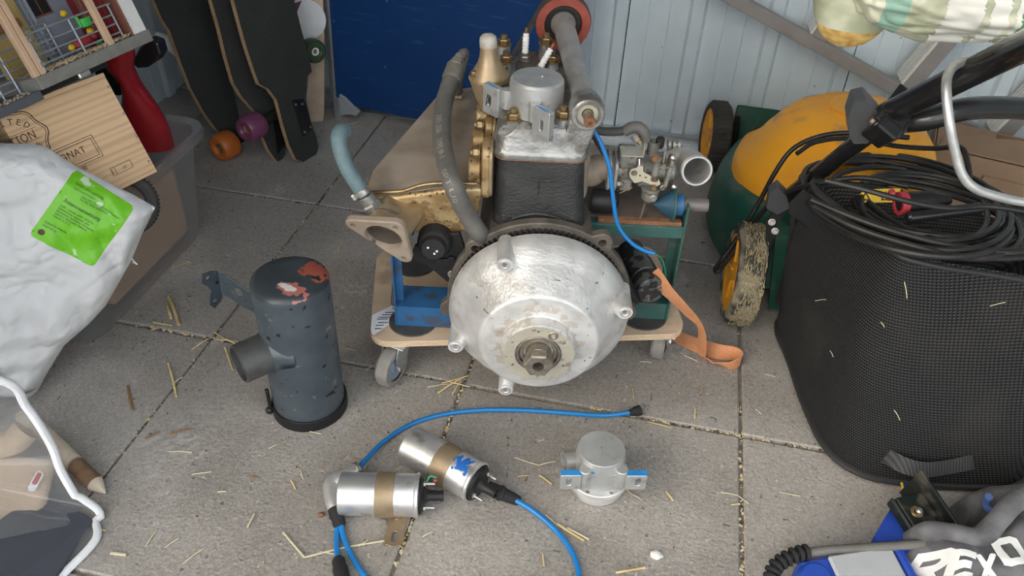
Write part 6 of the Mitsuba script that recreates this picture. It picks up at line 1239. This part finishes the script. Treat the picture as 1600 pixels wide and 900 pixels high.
add(PCB + '__long_loop', tube([[0.4424, 1.4239, 0.4], [0.3531, 1.4155, 0.4], [0.2982, 1.4294, 0.38], [0.2555, 1.4338, 0.345], [0.2326, 1.4193, 0.3], [0.2157, 1.4122, 0.23], [0.1891, 1.3951, 0.15], [0.1693, 1.379, 0.11], [0.1588, 1.3564, 0.1], [0.1639, 1.3489, 0.1], [0.1826, 1.3752, 0.12], [0.2075, 1.4003, 0.17], [0.2282, 1.373, 0.25], [0.2511, 1.3259, 0.315], [0.2951, 1.283, 0.365], [0.3516, 1.2769, 0.385], [0.4153, 1.2474, 0.395]], .0045, 10), 'mat_cable_black', 40)
add(PCB + '__long_loop', tube([[0.2509, 1.364, 0.37], [0.2823, 1.389, 0.385], [0.3393, 1.391, 0.4], [0.4079, 1.3616, 0.41], [0.4578, 1.3277, 0.43], [0.4775, 1.2797, 0.46], [0.4857, 1.2467, 0.45], [0.4892, 1.2115, 0.43]], .0042, 8), 'mat_cable_black', 40)
add(PCB + '__strand', tube([[0.2673, 1.1645, 0.43], [0.3204, 1.1431, 0.435], [0.3822, 1.1245, 0.435], [0.4392, 1.1303, 0.43], [0.498, 1.1523, 0.43], [0.5518, 1.1526, 0.43], [0.6039, 1.165, 0.42]], .0045, 8), 'mat_cable_black', 40)
for ys in ((318, 352, 378, 392), (326, 360, 388, 402), (332, 368, 396, 410), (310, 340, 366, 384)):
    pass
add(PCB + '__strand', tube([[0.253, 1.1524, 0.4], [0.309, 1.1185, 0.4], [0.3702, 1.0922, 0.4], [0.4426, 1.0851, 0.395], [0.5178, 1.0962, 0.39], [0.6055, 1.1269, 0.39]], .0045, 8), 'mat_cable_black', 40)
add(PCB + '__strand', tube([[0.2574, 1.1425, 0.395], [0.3085, 1.1007, 0.395], [0.3692, 1.0752, 0.395], [0.4411, 1.0686, 0.39], [0.5166, 1.0831, 0.385], [0.6048, 1.1171, 0.385]], .0045, 8), 'mat_cable_black', 40)
# plug end of the cable, red and black
PG = 'cable_plug'
pgf = frame([0.3851, 1.1695, 0.405], x=[.95, .3, 0], z=[0, -.3, .95])
lab(PG, 'black and red plug connector lying inside the coiled power cable', 'plug')
add(PG + '__body', mv(mv(lathe([(0, -.03), (.012, -.03), (.017, -.02), (.017, .015), (.012, .03), (.007, .05), (0, .05)], 20), frame([.03, 0, 0], z=[1, 0, 0])), pgf), 'mat_black', 35)
add(PG + '__red_collar', mv(mv(ring(.0185, .012, .012), frame([-.002, 0, 0], z=[1, 0, 0])), pgf), 'mat_toy_red', 35)
add(PG + '__red_switch', mv(box(.01, .012, .02, .003), pgf @ frame([-.012, .012, .008])), 'mat_toy_red', 30)
add(PG + '__handle', mv(mv(cyl(.009, .12, .003, 16), frame([0, -.03, .002], z=[1, .05, 0])), pgf), 'mat_black_gloss', 35)
# ---------------------------------------------------------------- cardboard box at the wall
CB = 'cardboard_carton'
lab(CB, 'open brown cardboard carton with a torn flap beside the back wall', 'box')
KM = frame([0.6199, 1.8086, 0], x=[0.1817, -0.0451, 0], z=[0, 0, 1])
def kb(part, p0, p1, label=None): return add(CB + '__' + part, mv(bx(p0, p1, .0008), KM), 'mat_cardboard', False, label)
kb('front_side', (0, 0, 0), (.36, .004, .21)); kb('left_side', (0, .0045, 0), (.004, .16, .21)); kb('back_side', (.0045, .156, 0), (.36, .16, .21)); kb('right_side', (.356, .0045, 0), (.36, .1555, .21)); kb('bottom', (.0045, .0045, 0), (.3555, .1555, .004))
fp2 = Polygon([(.01, 0), (.35, 0), (.34, .10), (.25, .105), (.17, .10), (.12, .085), (.09, .088), (.05, .06), (.02, .05)])
add(CB + '__torn_flap', mv(slab(fp2, .004), KM @ frame([0, .002, .2125], x=[1, 0, 0], y=[0, .93, .10])), 'mat_cardboard', False, 'folded flap with a torn edge')
kb('side_flap', (.005, .01, .2105), (.13, .155, .2140))
kb('inner_sheet', (.12, -.006, .02), (.352, -.001, .172))
# ---------------------------------------------------------------- ladder leaning along the back wall
P('mat_ladder', proc(lambda p, n, uv: mix((.235, .225, .22), (.32, .31, .30), f3(p, 30))), .5, .45)
P('mat_ladder_bright', (.66, .66, .64), .38, .35)
LA = 'aluminium_ladder'
lab(LA, 'grey aluminium step ladder leaning sideways along the back wall', 'ladder')
la, lb_ = np.array([0.1162, 1.985, 0.4425]), np.array([0.8399, 1.985, 0.1507]); ld = unit(lb_ - la)
lup = np.array([-ld[2], 0, ld[0]])
LM = frame(la - ld * .5, x=ld, y=lup)
def l_(part, mesh, mat, label=None): return add(LA + '__' + part, mv(mesh, LM), mat, False, label)
stile = slab(rrect(1.37, .030, .003, 3, (.685, 0)), .022, .001, -.011)
l_('stile', stile, 'mat_ladder'); l_('stile__groove', bx((.005, .0065, .0112), (1.365, .0075, .0118)), 'mat_ladder'); 
l_('stile', at(stile, y=.40), 'mat_ladder')
ta = [float(x) for x in [0.716, 0.9703, 1.233]]
for x in ta + [2 * ta[0] - ta[1]]:
    k = l_('tread', bx((x - .002, .0155, -.060), (x + .034, .384, .012), .001), 'mat_ladder')
    add(k + '__face', mv(bx((x - .0032, .0156, -.0595), (x - .0021, .3839, .0119)), LM), 'mat_ladder_bright', False, 'bright ridged step face')
    for j in range(5): add(k + '__ridge', mv(bx((x - .0065, .016, -.0585 + j * .0142), (x - .0015, .3835, -.0495 + j * .0142)), LM), 'mat_ladder_bright', False)
# ---------------------------------------------------------------- translucent bag lying on the mower handle
HB = 'feed_bag'
lab(HB, 'translucent plastic bag with green stripes and print hanging over the mower handle', 'bag')
P('mat_bag_plain', proc(lambda p, n, uv: mix(mix((.36, .39, .26), (.60, .61, .47), smoothstep(.3, .7, f3(p, 22, 4))), (.28, .19, .06), .6 * smoothstep(.62, .8, fbm(p.x * 60 + p.z * 40, p.y * 8, p.z * 16, 4)))), .3, clearcoat=.5)
P('mat_bag_white', proc(lambda p, n, uv: mix((.66, .67, .60), (.76, .76, .70), f3(p, 18))), .35, clearcoat=.4)
P('mat_bag_green', (.08, .27, .13), .4); P('mat_bag_pale_green', (.27, .48, .27), .4); P('mat_bag_teal', (.28, .46, .37), .4)
P('mat_feed', proc(lambda p, n, uv: mix((.42, .23, .05), (.74, .54, .20), noise(p.x * 140, p.y * 140, p.z * 140))), .8)
b0_, b1_ = np.array([0.2656, 1.2408, 0.725]), np.array([0.5621, 1.2636, 0.725])
bl_ = np.linalg.norm(b1_ - b0_); BM = frame(b0_, x=b1_ - b0_, y=[-.2, .6, .78])
prof_ = [(-.055, .01), (-.03, .035), (.0, .066), (.04, .078), (.09, .082), (.15, .082), (.22, .080), (.30, .078), (.38, .06), (.42, .01)]
bg = lofted([np.array([[x, r_ * math.cos(a) * 1.0, r_ * math.sin(a) * .8] for a in np.arange(128) / 128 * math.tau]) for x, r_ in [(p_[0], p_[1]) for p_ in spline(prof_, 16)]])
bg.vertices += bg.vertex_normals * ((meshkit.fbm(bg.vertices * [9, 22, 22], 3, 3) - .5) * .024 + np.abs(meshkit.fbm(bg.vertices * [13, 60, 60], 2, 8) - .5) * .022)[:, None]
def onbag(m, off=.0006): return m
add(HB + '__film', mv(bg, BM), 'mat_bag_plain', 50)
def band(x0, x1, off=.0008, sk=.25):
    """a printed band: the bag's own surface between two slanting lines, lifted by its film thickness"""
    v, f = bg.vertices, bg.faces; cx_ = v[f].mean(1); s = cx_[:, 0] + sk * cx_[:, 1]
    g = trimesh.Trimesh(v + bg.vertex_normals * off, f[(s > x0) & (s < x1)], process=False); g.remove_unreferenced_vertices(); return mv(g, BM)
for nm, x0, x1, mat, off, lb_2 in (('white_band', .062, .108, 'mat_bag_white', .0010, 'opaque white band'), ('white_band', .118, .142, 'mat_bag_white', .0010, None), ('white_print', .152, .42, 'mat_bag_white', .0010, 'white printed part'), ('green_stripe', .160, .178, 'mat_bag_green', .0018, 'dark green stripe'), ('pale_stripe', .205, .236, 'mat_bag_pale_green', .0018, 'pale green stripe'), ('pale_stripe', .185, .190, 'mat_bag_pale_green', .0018, None), ('teal_patch', -.010, .018, 'mat_bag_teal', .0010, 'teal printed patch')):
    add(HB + '__' + nm, band(x0, x1, off), mat, 50, lb_2)
lob = [[0.2482, 1.262, 0.7288, 0.0568], [0.2502, 1.262, 0.6979, 0.0608], [0.251, 1.262, 0.6704, 0.0588], [0.2527, 1.262, 0.6518, 0.0539], [0.2541, 1.262, 0.6376, 0.048]]
low_ = [[0.2541, 1.262, 0.6376, 0.0485], [0.2537, 1.262, 0.626, 0.0412], [0.2537, 1.262, 0.6162, 0.0314], [0.2529, 1.262, 0.6092, 0.0176], [0.2528, 1.262, 0.6062, 0.0059]]
def lobe(rows, seed): 
    out = []
    for x, y, z, r_ in rows:
        a = np.arange(36) / 36 * math.tau; q_ = np.c_[x + r_ * np.cos(a), y + r_ * .62 * np.sin(a), z + 0 * a]
        n_ = 1 + .16 * (meshkit.fbm(np.c_[np.cos(a) * 2, np.sin(a) * 2, z * 8 + 0 * a], 3, seed) - .5); q_[:, :2] = [x, y] + (q_[:, :2] - [x, y]) * n_[:, None]; out.append(q_)
    return out
add(HB + '__hanging_end', lofted(lobe(lob, 5), False), 'mat_bag_plain', 50, 'creased clear end hanging down')
add(HB + '__feed', lofted(lobe(low_, 5)), 'mat_feed', 50, 'yellow feed collected in the hanging corner')
# ---------------------------------------------------------------- power tool and padded bag in the bottom right corner
P('mat_tool_blue', proc(lambda p, n, uv: mix((.010, .035, .26), (.025, .075, .38), f3(p, 22))), .38)
P('mat_tool_plate', proc(lambda p, n, uv: mix((.40, .42, .43), (.55, .57, .575), f3(p, 18))), .42, .3)
PTL = 'power_tool'
lab(PTL, 'blue power tool with a grey plate and ribbed cable sleeve at the bottom edge', 'power tool')
tz = .07
TLM = frame([0.3284, 0.7446, 0.05], x=[0.1256, 0.05, 0], z=[0, -.12, 1])
def tl(part, m, mat, smooth=30, label=None): return add(PTL + '__' + part, mv(m, TLM), mat, smooth, label)
tl('base', bx((-.035, -.20, -.048), (.118, .012, .002), .008), 'mat_tool_blue')
tl('plate', bx((.008, -.19, .0022), (.105, .006, .010), .003), 'mat_tool_plate', 30, 'pale grey plate')
tl('end_cap', hullpts(np.vstack([at(cyl(.026, .045, .006, 20), -.018, -.02, -.040).vertices, at(cyl(.026, .045, .006, 20), -.018, -.12, -.040).vertices])), 'mat_tool_blue', 40)
tl('side_rail', bx((.1065, -.19, .0022), (.118, .01, .014), .003), 'mat_tool_blue')
add(PTL + '__cord', tube([[0.3074, 0.7542, 0.055], [0.3413, 0.7648, 0.058], [0.3857, 0.7761, 0.062], [0.4292, 0.7858, 0.068], [0.4629, 0.7924, 0.075], [0.5019, 0.8054, 0.07]], .0065, 12), 'mat_hose_grey', 40, 'thick grey cord')
sl0 = [[0.3093, 0.7558, 0.055], [0.2921, 0.7479, 0.054], [0.2746, 0.7368, 0.05], [0.2619, 0.7233, 0.045], [0.2576, 0.7091, 0.038]]
slp = spline(sl0, 8)
add(PTL + '__cable_sleeve', tube(sl0, .0062, 10), 'mat_black_dull')
for i in range(2, 33, 4): 
    td3 = unit(slp[min(i + 1, 32)] - slp[i - 1]); add(PTL + '__cable_sleeve__rib', mv(ring(.0118, .005, .0062, .0015, 18, -.003), frame(slp[i], z=td3)), 'mat_black_dull')
MB_ = 'blue_clamp_machine'
lab(MB_, 'blue machine base with a black bolted clamp bracket beside the mesh bag', 'machine')
bp_ = Polygon([[0.4065, 0.8038], [0.4407, 0.8656], [0.4623, 0.8614], [0.4824, 0.8202], [0.4762, 0.7858], [0.412, 0.7919]])
add(MB_ + '__base', slab(bp_.buffer(.002), .0575, .002, .001), 'mat_tool_blue', False)
add(MB_ + '__back_post', hullpts([*[[0.483, 0.9579, 0.012], [0.4973, 0.9602, 0.012], [0.5012, 0.9362, 0.012], [0.4824, 0.929, 0.012]], *[[0.4723, 0.9366, 0.035], [0.4863, 0.9388, 0.035], [0.4901, 0.9154, 0.035], [0.4717, 0.9083, 0.035]]]), 'mat_tool_blue', False)
add(MB_ + '__yellow_edge', tube([[0.471, 0.9368, 0.036], [0.4711, 0.9252, 0.036], [0.473, 0.9129, 0.036]], .0022, 8), 'mat_warning_yellow')
P('mat_clamp', proc(lambda p, n, uv: mix((.008, .012, .010), (.06, .055, .045), smoothstep(.48, .75, f3(p, 40)))), .42, spec=.35)
KB = frame([0.4672, 0.8532, 0.075], x=[0.0485, 0.0265, 0], z=[.1, -.15, 1])
def kb2(part, m, mat, smooth=30, label=None): return add(MB_ + '__' + part, mv(m, KB), mat, smooth, label)
kb2('clamp_plate', bx((-.024, -.027, -.012), (.024, .024, .004), .002), 'mat_clamp', 30, 'black clamp plate with a bolt and worn washer')
kb2('clamp_block', bx((-.031, -.029, -.016), (-.0245, .026, .0035), .003), 'mat_clamp')
kb2('clamp_wall', bx((.0245, -.058, -.044), (.030, .048, .026), .001), 'mat_clamp')
kb2('clamp_tab', bx((.0, -.046, .0045), (.024, -.018, .0085), .001), 'mat_clamp')
kb2('washer', at(ring(.0095, .004, .0014), -.006, -.004, .0042), 'mat_brass'); kb2('bolt_head', at(lathe([(0, 0), (.0055, 0), (.0052, .003), (.003, .0048), (0, .005)], 18), -.003, -.004, .0056), 'mat_steel')
kb2('wing_nut', at(hexnut(.007, .010), .002, -.022, .0045), 'mat_black_dull')
# padded bag with lettering: a height over the floor
P('mat_padded', proc(lambda p, n, uv: mix((.055, .057, .062), (.15, .15, .155), smoothstep(.3, .7, f3(p, 24, 4)))), .8)
P('mat_letter_white', (.74, .74, .72), .5)
bo = Polygon([[0.4435, 0.8099], [0.4715, 0.8372], [0.5168, 0.8506], [0.5594, 0.8587], [0.5648, 0.9003], [0.5616, 0.9292], [0.6, 0.9566], [0.6633, 0.9801], [0.7455, 1.0005], [0.7914, 0.9686], [0.7049, 0.714], [0.4672, 0.6572], [0.4543, 0.7555], [0.4394, 0.7825]]).buffer(.008)
def bagh(x, y):
    dd_ = shapely.distance(shapely.points(x, y), bo.exterior); p_ = np.c_[x, y, 0 * x]
    return .004 + .092 * np.sqrt(np.clip(dd_ / .05, 0, 1)) + (.030 * (meshkit.fbm(p_ * 11 + 4, 3) - .5) + .016 * (meshkit.noise(p_ * 30 + 8) - .5)) * np.clip(dd_ / .03, 0, 1)
q, f = mesh_in(bo, .006)
nr = len(np.array(bo.exterior.segmentize(.006).coords)) - 1; o = len(q); side = []
for i in range(nr): j = (i + 1) % nr; side += [[i, o + i, o + j], [i, o + j, j]]
pb = trimesh.Trimesh(np.vstack([np.c_[q, bagh(q[:, 0], q[:, 1])], np.c_[q, q[:, 0] * 0 + .001]]), np.vstack([f, f[:, ::-1] + o, side]), process=False); trimesh.repair.fix_normals(pb)
PB = 'padded_bag'
lab(PB, 'grey padded fabric bag with big white letters in the bottom right corner', 'bag')
add(PB + '__fabric', pb, 'mat_padded', 50)
add(PB + '__rolled_edge', tube([[0.4536, 0.813, 0.055], [0.4708, 0.8069, 0.085], [0.5007, 0.8005, 0.095], [0.5332, 0.8017, 0.1], [0.5593, 0.8288, 0.115], [0.587, 0.8622, 0.12], [0.6227, 0.8826, 0.12], [0.6775, 0.8927, 0.12]], [.010, .016, .018, .016, .014, .015, .016, .016], 14), 'mat_padded', 40)
P('mat_handle_blue', (.05, .09, .22), .5)
add(PB + '__blue_loop', tube([[0.5529, 0.8641, 0.12], [0.5572, 0.8692, 0.1], [0.5599, 0.8583, 0.1], [0.5663, 0.85, 0.11], [0.5681, 0.8518, 0.12]], .0055, 10), 'mat_handle_blue', 40, 'blue loop')
GLY = {'R': [[(0, 0), (0, 1)], [(0, .88), (.5, .88), (.62, .8), (.64, .68), (.6, .56), (.48, .48), (0, .48)], [(.30, .48), (.70, 0)]], 'E': [[(0, 0), (0, 1)], [(0, .88), (.66, .88)], [(0, .5), (.56, .5)], [(0, .12), (.66, .12)]],
       'X': [[(-.05, 0), (.68, 1)], [(-.05, 1), (.68, 0)]], 'O': [[(.08, .5), (.1, .82), (.25, .9), (.6, .9), (.72, .8), (.74, .5), (.72, .2), (.58, .1), (.22, .1), (.1, .18), (.08, .5)]]}
def blet(ch, h, xs, px0, px1, skew):
    a, b = np.array(px0), np.array(px1); u = unit((b - a)[:2]); w = np.array([-u[1], u[0]])
    g = shapely.union_all([LineString(l).buffer(.125, cap_style=2, join_style=2) for l in GLY[ch]]).intersection(sbox(-.2, 0, 1, 1))
    t = slab(shapely.affinity.scale(g, h * xs, h, origin=(0, 0)), .0006); v = t.vertices; lx = v[:, 0] + skew * v[:, 1]; xy = a[:2] + lx[:, None] * u + v[:, 1:2] * w
    t = trimesh.Trimesh(np.c_[xy, v[:, 2]], t.faces); t = t.subdivide_to_size(.006); v = t.vertices; v[:, 2] += bagh(v[:, 0], v[:, 1]) + .0012; return t
add(PB + '__letter', blet('R', .040, 1.15, [0.4394, 0.7441, 0.085], [0.4809, 0.734, 0.085], .4), 'mat_letter_white', False, 'white letter R')
add(PB + '__letter', blet('E', .040, 1.0, [0.481, 0.7269, 0.09], [0.5207, 0.7297, 0.09], .4), 'mat_letter_white', False, 'white letter E')
add(PB + '__letter', blet('X', .036, .9, [0.5244, 0.7315, 0.09], [0.5544, 0.7417, 0.09], .3), 'mat_letter_white', False, 'white letter X')
add(PB + '__letter', blet('O', .042, 1.15, [0.5574, 0.7568, 0.1], [0.5834, 0.7692, 0.1], .1), 'mat_letter_white', False, 'white letter O')
# ---------------------------------------------------------------- straw and crumbs on the floor
P('mat_straw', proc(lambda p, n, uv: mix((.46, .33, .12), (.68, .54, .28), noise(p.x * 60, p.y * 60, 2))), .6)
P('mat_straw_pale', (.54, .48, .33), .6)
P('mat_straw_brown', (.24, .13, .05), .7)
STRAWS = [[-0.8506, 0.8574, -0.8085, 0.8073, 0.0042, 2], [-0.8132, 0.9269, -0.753, 0.853, 0.0042, 0], [-0.9156, 1.1008, -0.85, 1.0275, 0.0063, 0], [-0.9563, 1.2224, -0.932, 1.2193, 0.0021, 1], [-0.9637, 1.1916, -0.9369, 1.2228, 0.0021, 0], [-0.7342, 0.9928, -0.6915, 0.9409, 0.0037, 0], [-0.9025, 1.0236, -0.8618, 1.0244, 0.0032, 0], [-0.7769, 0.883, -0.7701, 0.9016, 0.0021, 1], [-0.7189, 0.7729, -0.6889, 0.7922, 0.0032, 2], [-0.7, 0.7391, -0.6631, 0.747, 0.0026, 1], [-0.7513, 0.7545, -0.7373, 0.774, 0.0032, 2], [-0.6401, 0.7065, -0.6133, 0.7186, 0.0021, 1], [-0.5005, 0.8369, -0.4747, 0.836, 0.0021, 1], [-0.6365, 0.5704, -0.6366, 0.601, 0.0021, 1], [-0.6084, 0.5751, -0.5972, 0.5947, 0.0021, 1], [-0.5693, 0.5573, -0.5538, 0.5873, 0.0021, 1], [-0.678, 0.5482, -0.6548, 0.5505, 0.0053, 1], [-0.7217, 0.579, -0.7083, 0.5811, 0.0026, 0], [-0.5837, 0.6844, -0.5708, 0.6888, 0.0026, 1], [-0.5084, 0.636, -0.5092, 0.6607, 0.0032, 1], [-0.4525, 0.6404, -0.4044, 0.6083, 0.0034, 1], [-0.4044, 0.6083, -0.2997, 0.6629, 0.0032, 1], [-0.335, 0.6441, -0.3251, 0.6579, 0.0021, 1], [-0.3866, 0.6226, -0.3572, 0.6242, 0.0021, 1], [-0.3112, 1.0028, -0.2687, 1.0344, 0.0032, 0], [-0.3106, 0.9761, -0.2748, 1.0294, 0.0042, 0], [-0.3013, 1.0105, -0.2589, 1.0061, 0.0027, 1], [-0.3332, 0.987, -0.2863, 1.0092, 0.0021, 1], [-0.2852, 0.9794, -0.279, 1.018, 0.0026, 0], [-0.144, 0.8661, -0.1025, 0.8597, 0.0021, 1], [-0.1025, 0.8597, -0.0771, 0.8744, 0.0021, 1], [-0.1325, 0.8278, -0.1148, 0.8349, 0.0021, 0], [-0.0975, 0.8392, -0.075, 0.8262, 0.0032, 0], [-0.0744, 0.7655, -0.056, 0.7531, 0.0032, 1], [-0.0541, 0.7536, -0.0094, 0.734, 0.0042, 0], [-0.0376, 0.7505, -0.0021, 0.7381, 0.0032, 1], [-0.0654, 0.6954, -0.06, 0.6769, 0.0026, 0], [0.0442, 0.6914, 0.0857, 0.7101, 0.0037, 0], [0.1063, 0.8569, 0.1196, 0.8408, 0.0034, 0], [0.0321, 0.8529, 0.0512, 0.8393, 0.0027, 0], [0.0512, 0.8393, 0.0715, 0.8302, 0.0017, 1], [0.1936, 0.8772, 0.2201, 0.8773, 0.0019, 1], [0.2201, 0.8773, 0.2381, 0.8651, 0.0019, 1], [0.21, 0.8556, 0.224, 0.8616, 0.0021, 0], [0.2716, 1.1792, 0.2928, 1.1758, 0.0017, 1], [0.036, 1.0517, 0.0312, 1.0773, 0.0017, 0], [0.1461, 1.0298, 0.1464, 1.0538, 0.0025, 0], [0.0386, 1.1533, 0.0603, 1.1571, 0.0021, 1], [0.1193, 1.1928, 0.1467, 1.1813, 0.0019, 1], [0.1542, 1.0953, 0.1582, 1.1167, 0.0017, 0], [-0.7755, 1.0275, -0.7456, 1.0142, 0.0032, 0], [-0.7456, 1.0142, -0.7074, 1.0016, 0.0042, 0], [-0.7587, 1.0089, -0.7188, 1.0136, 0.0025, 1], [-0.7905, 0.9707, -0.7769, 1.0079, 0.0027, 0], [-0.9027, 1.0745, -0.8744, 1.041, 0.0053, 0], [-0.8508, 1.9222, -0.8323, 1.9484, 0.0021, 1], [-0.6511, 1.3251, -0.6514, 1.3554, 0.0023, 0], [-0.6467, 1.3363, -0.6515, 1.3708, 0.0023, 1], [-0.5148, 1.0481, -0.4935, 1.0463, 0.0021, 1], [-0.4557, 1.0001, -0.4468, 1.0166, 0.0025, 1], [0.093, 1.5125, 0.1286, 1.5121, 0.0025, 1], [0.0656, 1.0016, 0.1085, 0.9971, 0.0021, 0], [0.085, 1.0143, 0.1036, 1.005, 0.0021, 1], [0.2875, 0.9005, 0.3199, 0.9007, 0.0021, 1], [-0.3262, 0.7943, -0.315, 0.8066, 0.0019, 1], [-0.2478, 0.6825, -0.2355, 0.6948, 0.0021, 1], [-0.5457, 0.7849, -0.5371, 0.7956, 0.0021, 1], [-0.55, 0.7251, -0.5345, 0.725, 0.0021, 2], [-0.4822, 0.7328, -0.468, 0.7182, 0.0026, 0], [-0.4765, 0.7567, -0.4645, 0.7398, 0.0017, 1], [0.2896, 0.7967, 0.3035, 0.7921, 0.0021, 2], [0.3014, 0.7882, 0.3153, 0.7996, 0.0017, 0], [0.2528, 1.0809, 0.2638, 1.0709, 0.0019, 1], [0.3941, 1.1008, 0.393, 1.0784, 0.0011, 1], [-0.7528, 0.6055, -0.7361, 0.6, 0.0026, 0]]
LANDMARKS = (('steel canister', -.52, .86), ('coil with the foot', -.33, .72), ('blue-smeared coil', -.25, .80), ('standing cast housing', -.005, .82), ('black lead boot', .065, .98), ('bell housing', -.13, .93), ('left dolly castor', -.40, .96), ('clear storage bin', -.90, 1.0), ('canister bracket', -.68, .95), ('wooden stake', -.75, .63), ('clear zip bag', -.71, .55), ('mesh grass catcher', .36, 1.05), ('teal hose', -.50, 1.45), ('orange strap', .20, 1.18), ('power tool', .26, .75), ('white pebble', .11, .72), ('rear mower wheel', .21, 1.33))
KIND = (('straw_stalk', 'mat_straw', 'golden', 'golden straw stalks on the paving'), ('pale_straw_stalk', 'mat_straw_pale', 'pale', 'pale straw stalks on the paving'), ('brown_stalk', 'mat_straw_brown', 'brown', 'brown stalks on the paving'))
for x0, y0, x1, y1, w, kd in STRAWS:
    kd = KIND[int(kd)]; a, b = np.array([x0, y0]), np.array([x1, y1]); L_ = np.linalg.norm(b - a); bow = rng.uniform(-.02, .02) * L_; nn = np.array([-(b - a)[1], (b - a)[0]]) / L_
    z = w * .5 + .0006; mid = (a + b) / 2 + nn * bow
    m = sweep(spline([[*a, z], [*mid, z + rng.uniform(0, .0012)], [*b, z]], 3), circ(w * .5, 6) * [1, .75])
    nm_, lx, ly = min(LANDMARKS, key=lambda q: math.hypot(q[1] - mid[0], q[2] - mid[1])); dx, dy = mid[0] - lx, mid[1] - ly
    where = ('to the right of' if dx > 0 else 'to the left of') if abs(dx) > abs(dy) else ('behind' if dy > 0 else 'in front of')
    size = 'tiny' if L_ < .018 else 'short' if L_ < .03 else 'long' if L_ < .08 else 'very long'
    ax_, ay_ = abs(b[0] - a[0]), abs(b[1] - a[1]); way = 'crosswise' if ax_ > 2 * ay_ else 'pointing away' if ay_ > 2 * ax_ else 'slanting right' if (b[0] - a[0]) * (b[1] - a[1]) > 0 else 'slanting left'
    add(kd[0], m, kd[1], 40, '%s %s straw %s %s the %s' % (size, kd[2], way, where, nm_), 'straw', kd[3])
by = {}
for k_ in list(labels):
    if labels[k_].get('category') == 'straw': by.setdefault(labels[k_]['label'], []).append(k_)
for l_0, ks in by.items():
    ks.sort(key=lambda k_: meshkit.WRITTEN[scene[k_]['filename']][0][:, 1].mean())
    for i_, k_ in enumerate(ks if len(ks) > 1 else []): labels[k_]['label'] = (('nearer ', 'farther ') if len(ks) == 2 else ('nearest ', 'middle ', 'farthest '))[min(i_, 2)] + l_0
# chaff in the joints and crumbs: countless
lr = np.random.RandomState(11); ms = [[], [], []]
def crumb(x, y, s, k, z=0.0): 
    m = box(s, s * lr.uniform(.25, .8), s * .35); m.apply_transform(trimesh.transformations.rotation_matrix(lr.uniform(0, 6.3), [0, 0, 1])); m.apply_translation([x, y, z + s * .17]); ms[k].append(m)
for _ in range(1700):
    if lr.rand() < .55: x = -.7725 + .5 * lr.randint(0, 3) if lr.rand() < .75 else -.2725; y = lr.uniform(.35, 1.7)
    else: x = lr.uniform(-1.0, 1.0); y = 1.012 + (.5 * lr.randint(-1, 2) if lr.rand() < .4 else 0)
    if meshkit.fbm(np.array([[x * 6, y * 6, 1.]]), 2)[0] < .44: continue
    if lr.rand() < .5: x += lr.normal(0, .003); y += lr.normal(0, .003)
    crumb(x, y, lr.uniform(.002, .0062), lr.choice([0, 1, 1, 2]), -.0045 if abs((x + .2725 + 5) % .5) < .004 else -.003)
for _ in range(700): crumb(lr.uniform(-1.0, 1.1), lr.uniform(.42, 1.9), lr.uniform(.0008, .0032) , lr.choice([1, 2, 2, 2]), .0008)
add('straw_chaff', cat_(ms[0]), 'mat_straw', False, 'golden straw chaff caught in the joints of the paving', 'chaff', kind='stuff')
add('straw_chaff_001', cat_(ms[1]), 'mat_straw_pale', False, 'pale straw chaff caught in the joints of the paving', 'chaff', kind='stuff')
P('mat_crumb', (.075, .055, .04), .9)
add('dirt_crumbs', cat_(ms[2]), 'mat_crumb', False, 'dark brown crumbs scattered over the paving', 'crumbs', kind='stuff')
add('white_pebble', rough(blob([0.0994, 0.7346, 0.003], (.009, .0075, .0045), 7, .35), .0008, 200), 'mat_white_wall', True, 'small white pebble on the paving in front of the cast housing', 'pebble')
add('brick_crumb', blob([-0.4097, 0.683, 0.003], (.005, .004, .0035), 5, .4, 2), 'mat_rust', True, 'tiny red-brown crumb left of the front coil', 'pebble')
for a, b, wh in (([.3135, 1.1693, .1959], [.3224, 1.1457, .219], 'on the left side of'), ([.397, 1.0581, .3368], [.4069, 1.0495, .3136], 'just under the top fold of'), ([.5336, 1.0753, .305], [.5559, 1.0847, .3097], 'high on the right of'), ([.4338, .9884, .1415], [.4472, .9851, .1252], 'low on the front of'), ([.3386, 1.0801, .1643], [.3431, 1.0674, .1622], 'low on the left corner of'), ([.3813, 1.0405, .2687], [.3877, 1.0354, .2641], 'in the middle of')):
    a, b = np.array(a), np.array(b); add('grass_straw', tube([a, (a + b) / 2 + [0, -.001, .0015], b], .0007, 6, sm=3), 'mat_straw_pale', 40, 'dry grass straw clinging %s the mesh grass catcher' % wh, 'straw', 'dry grass straws on the grass catcher')
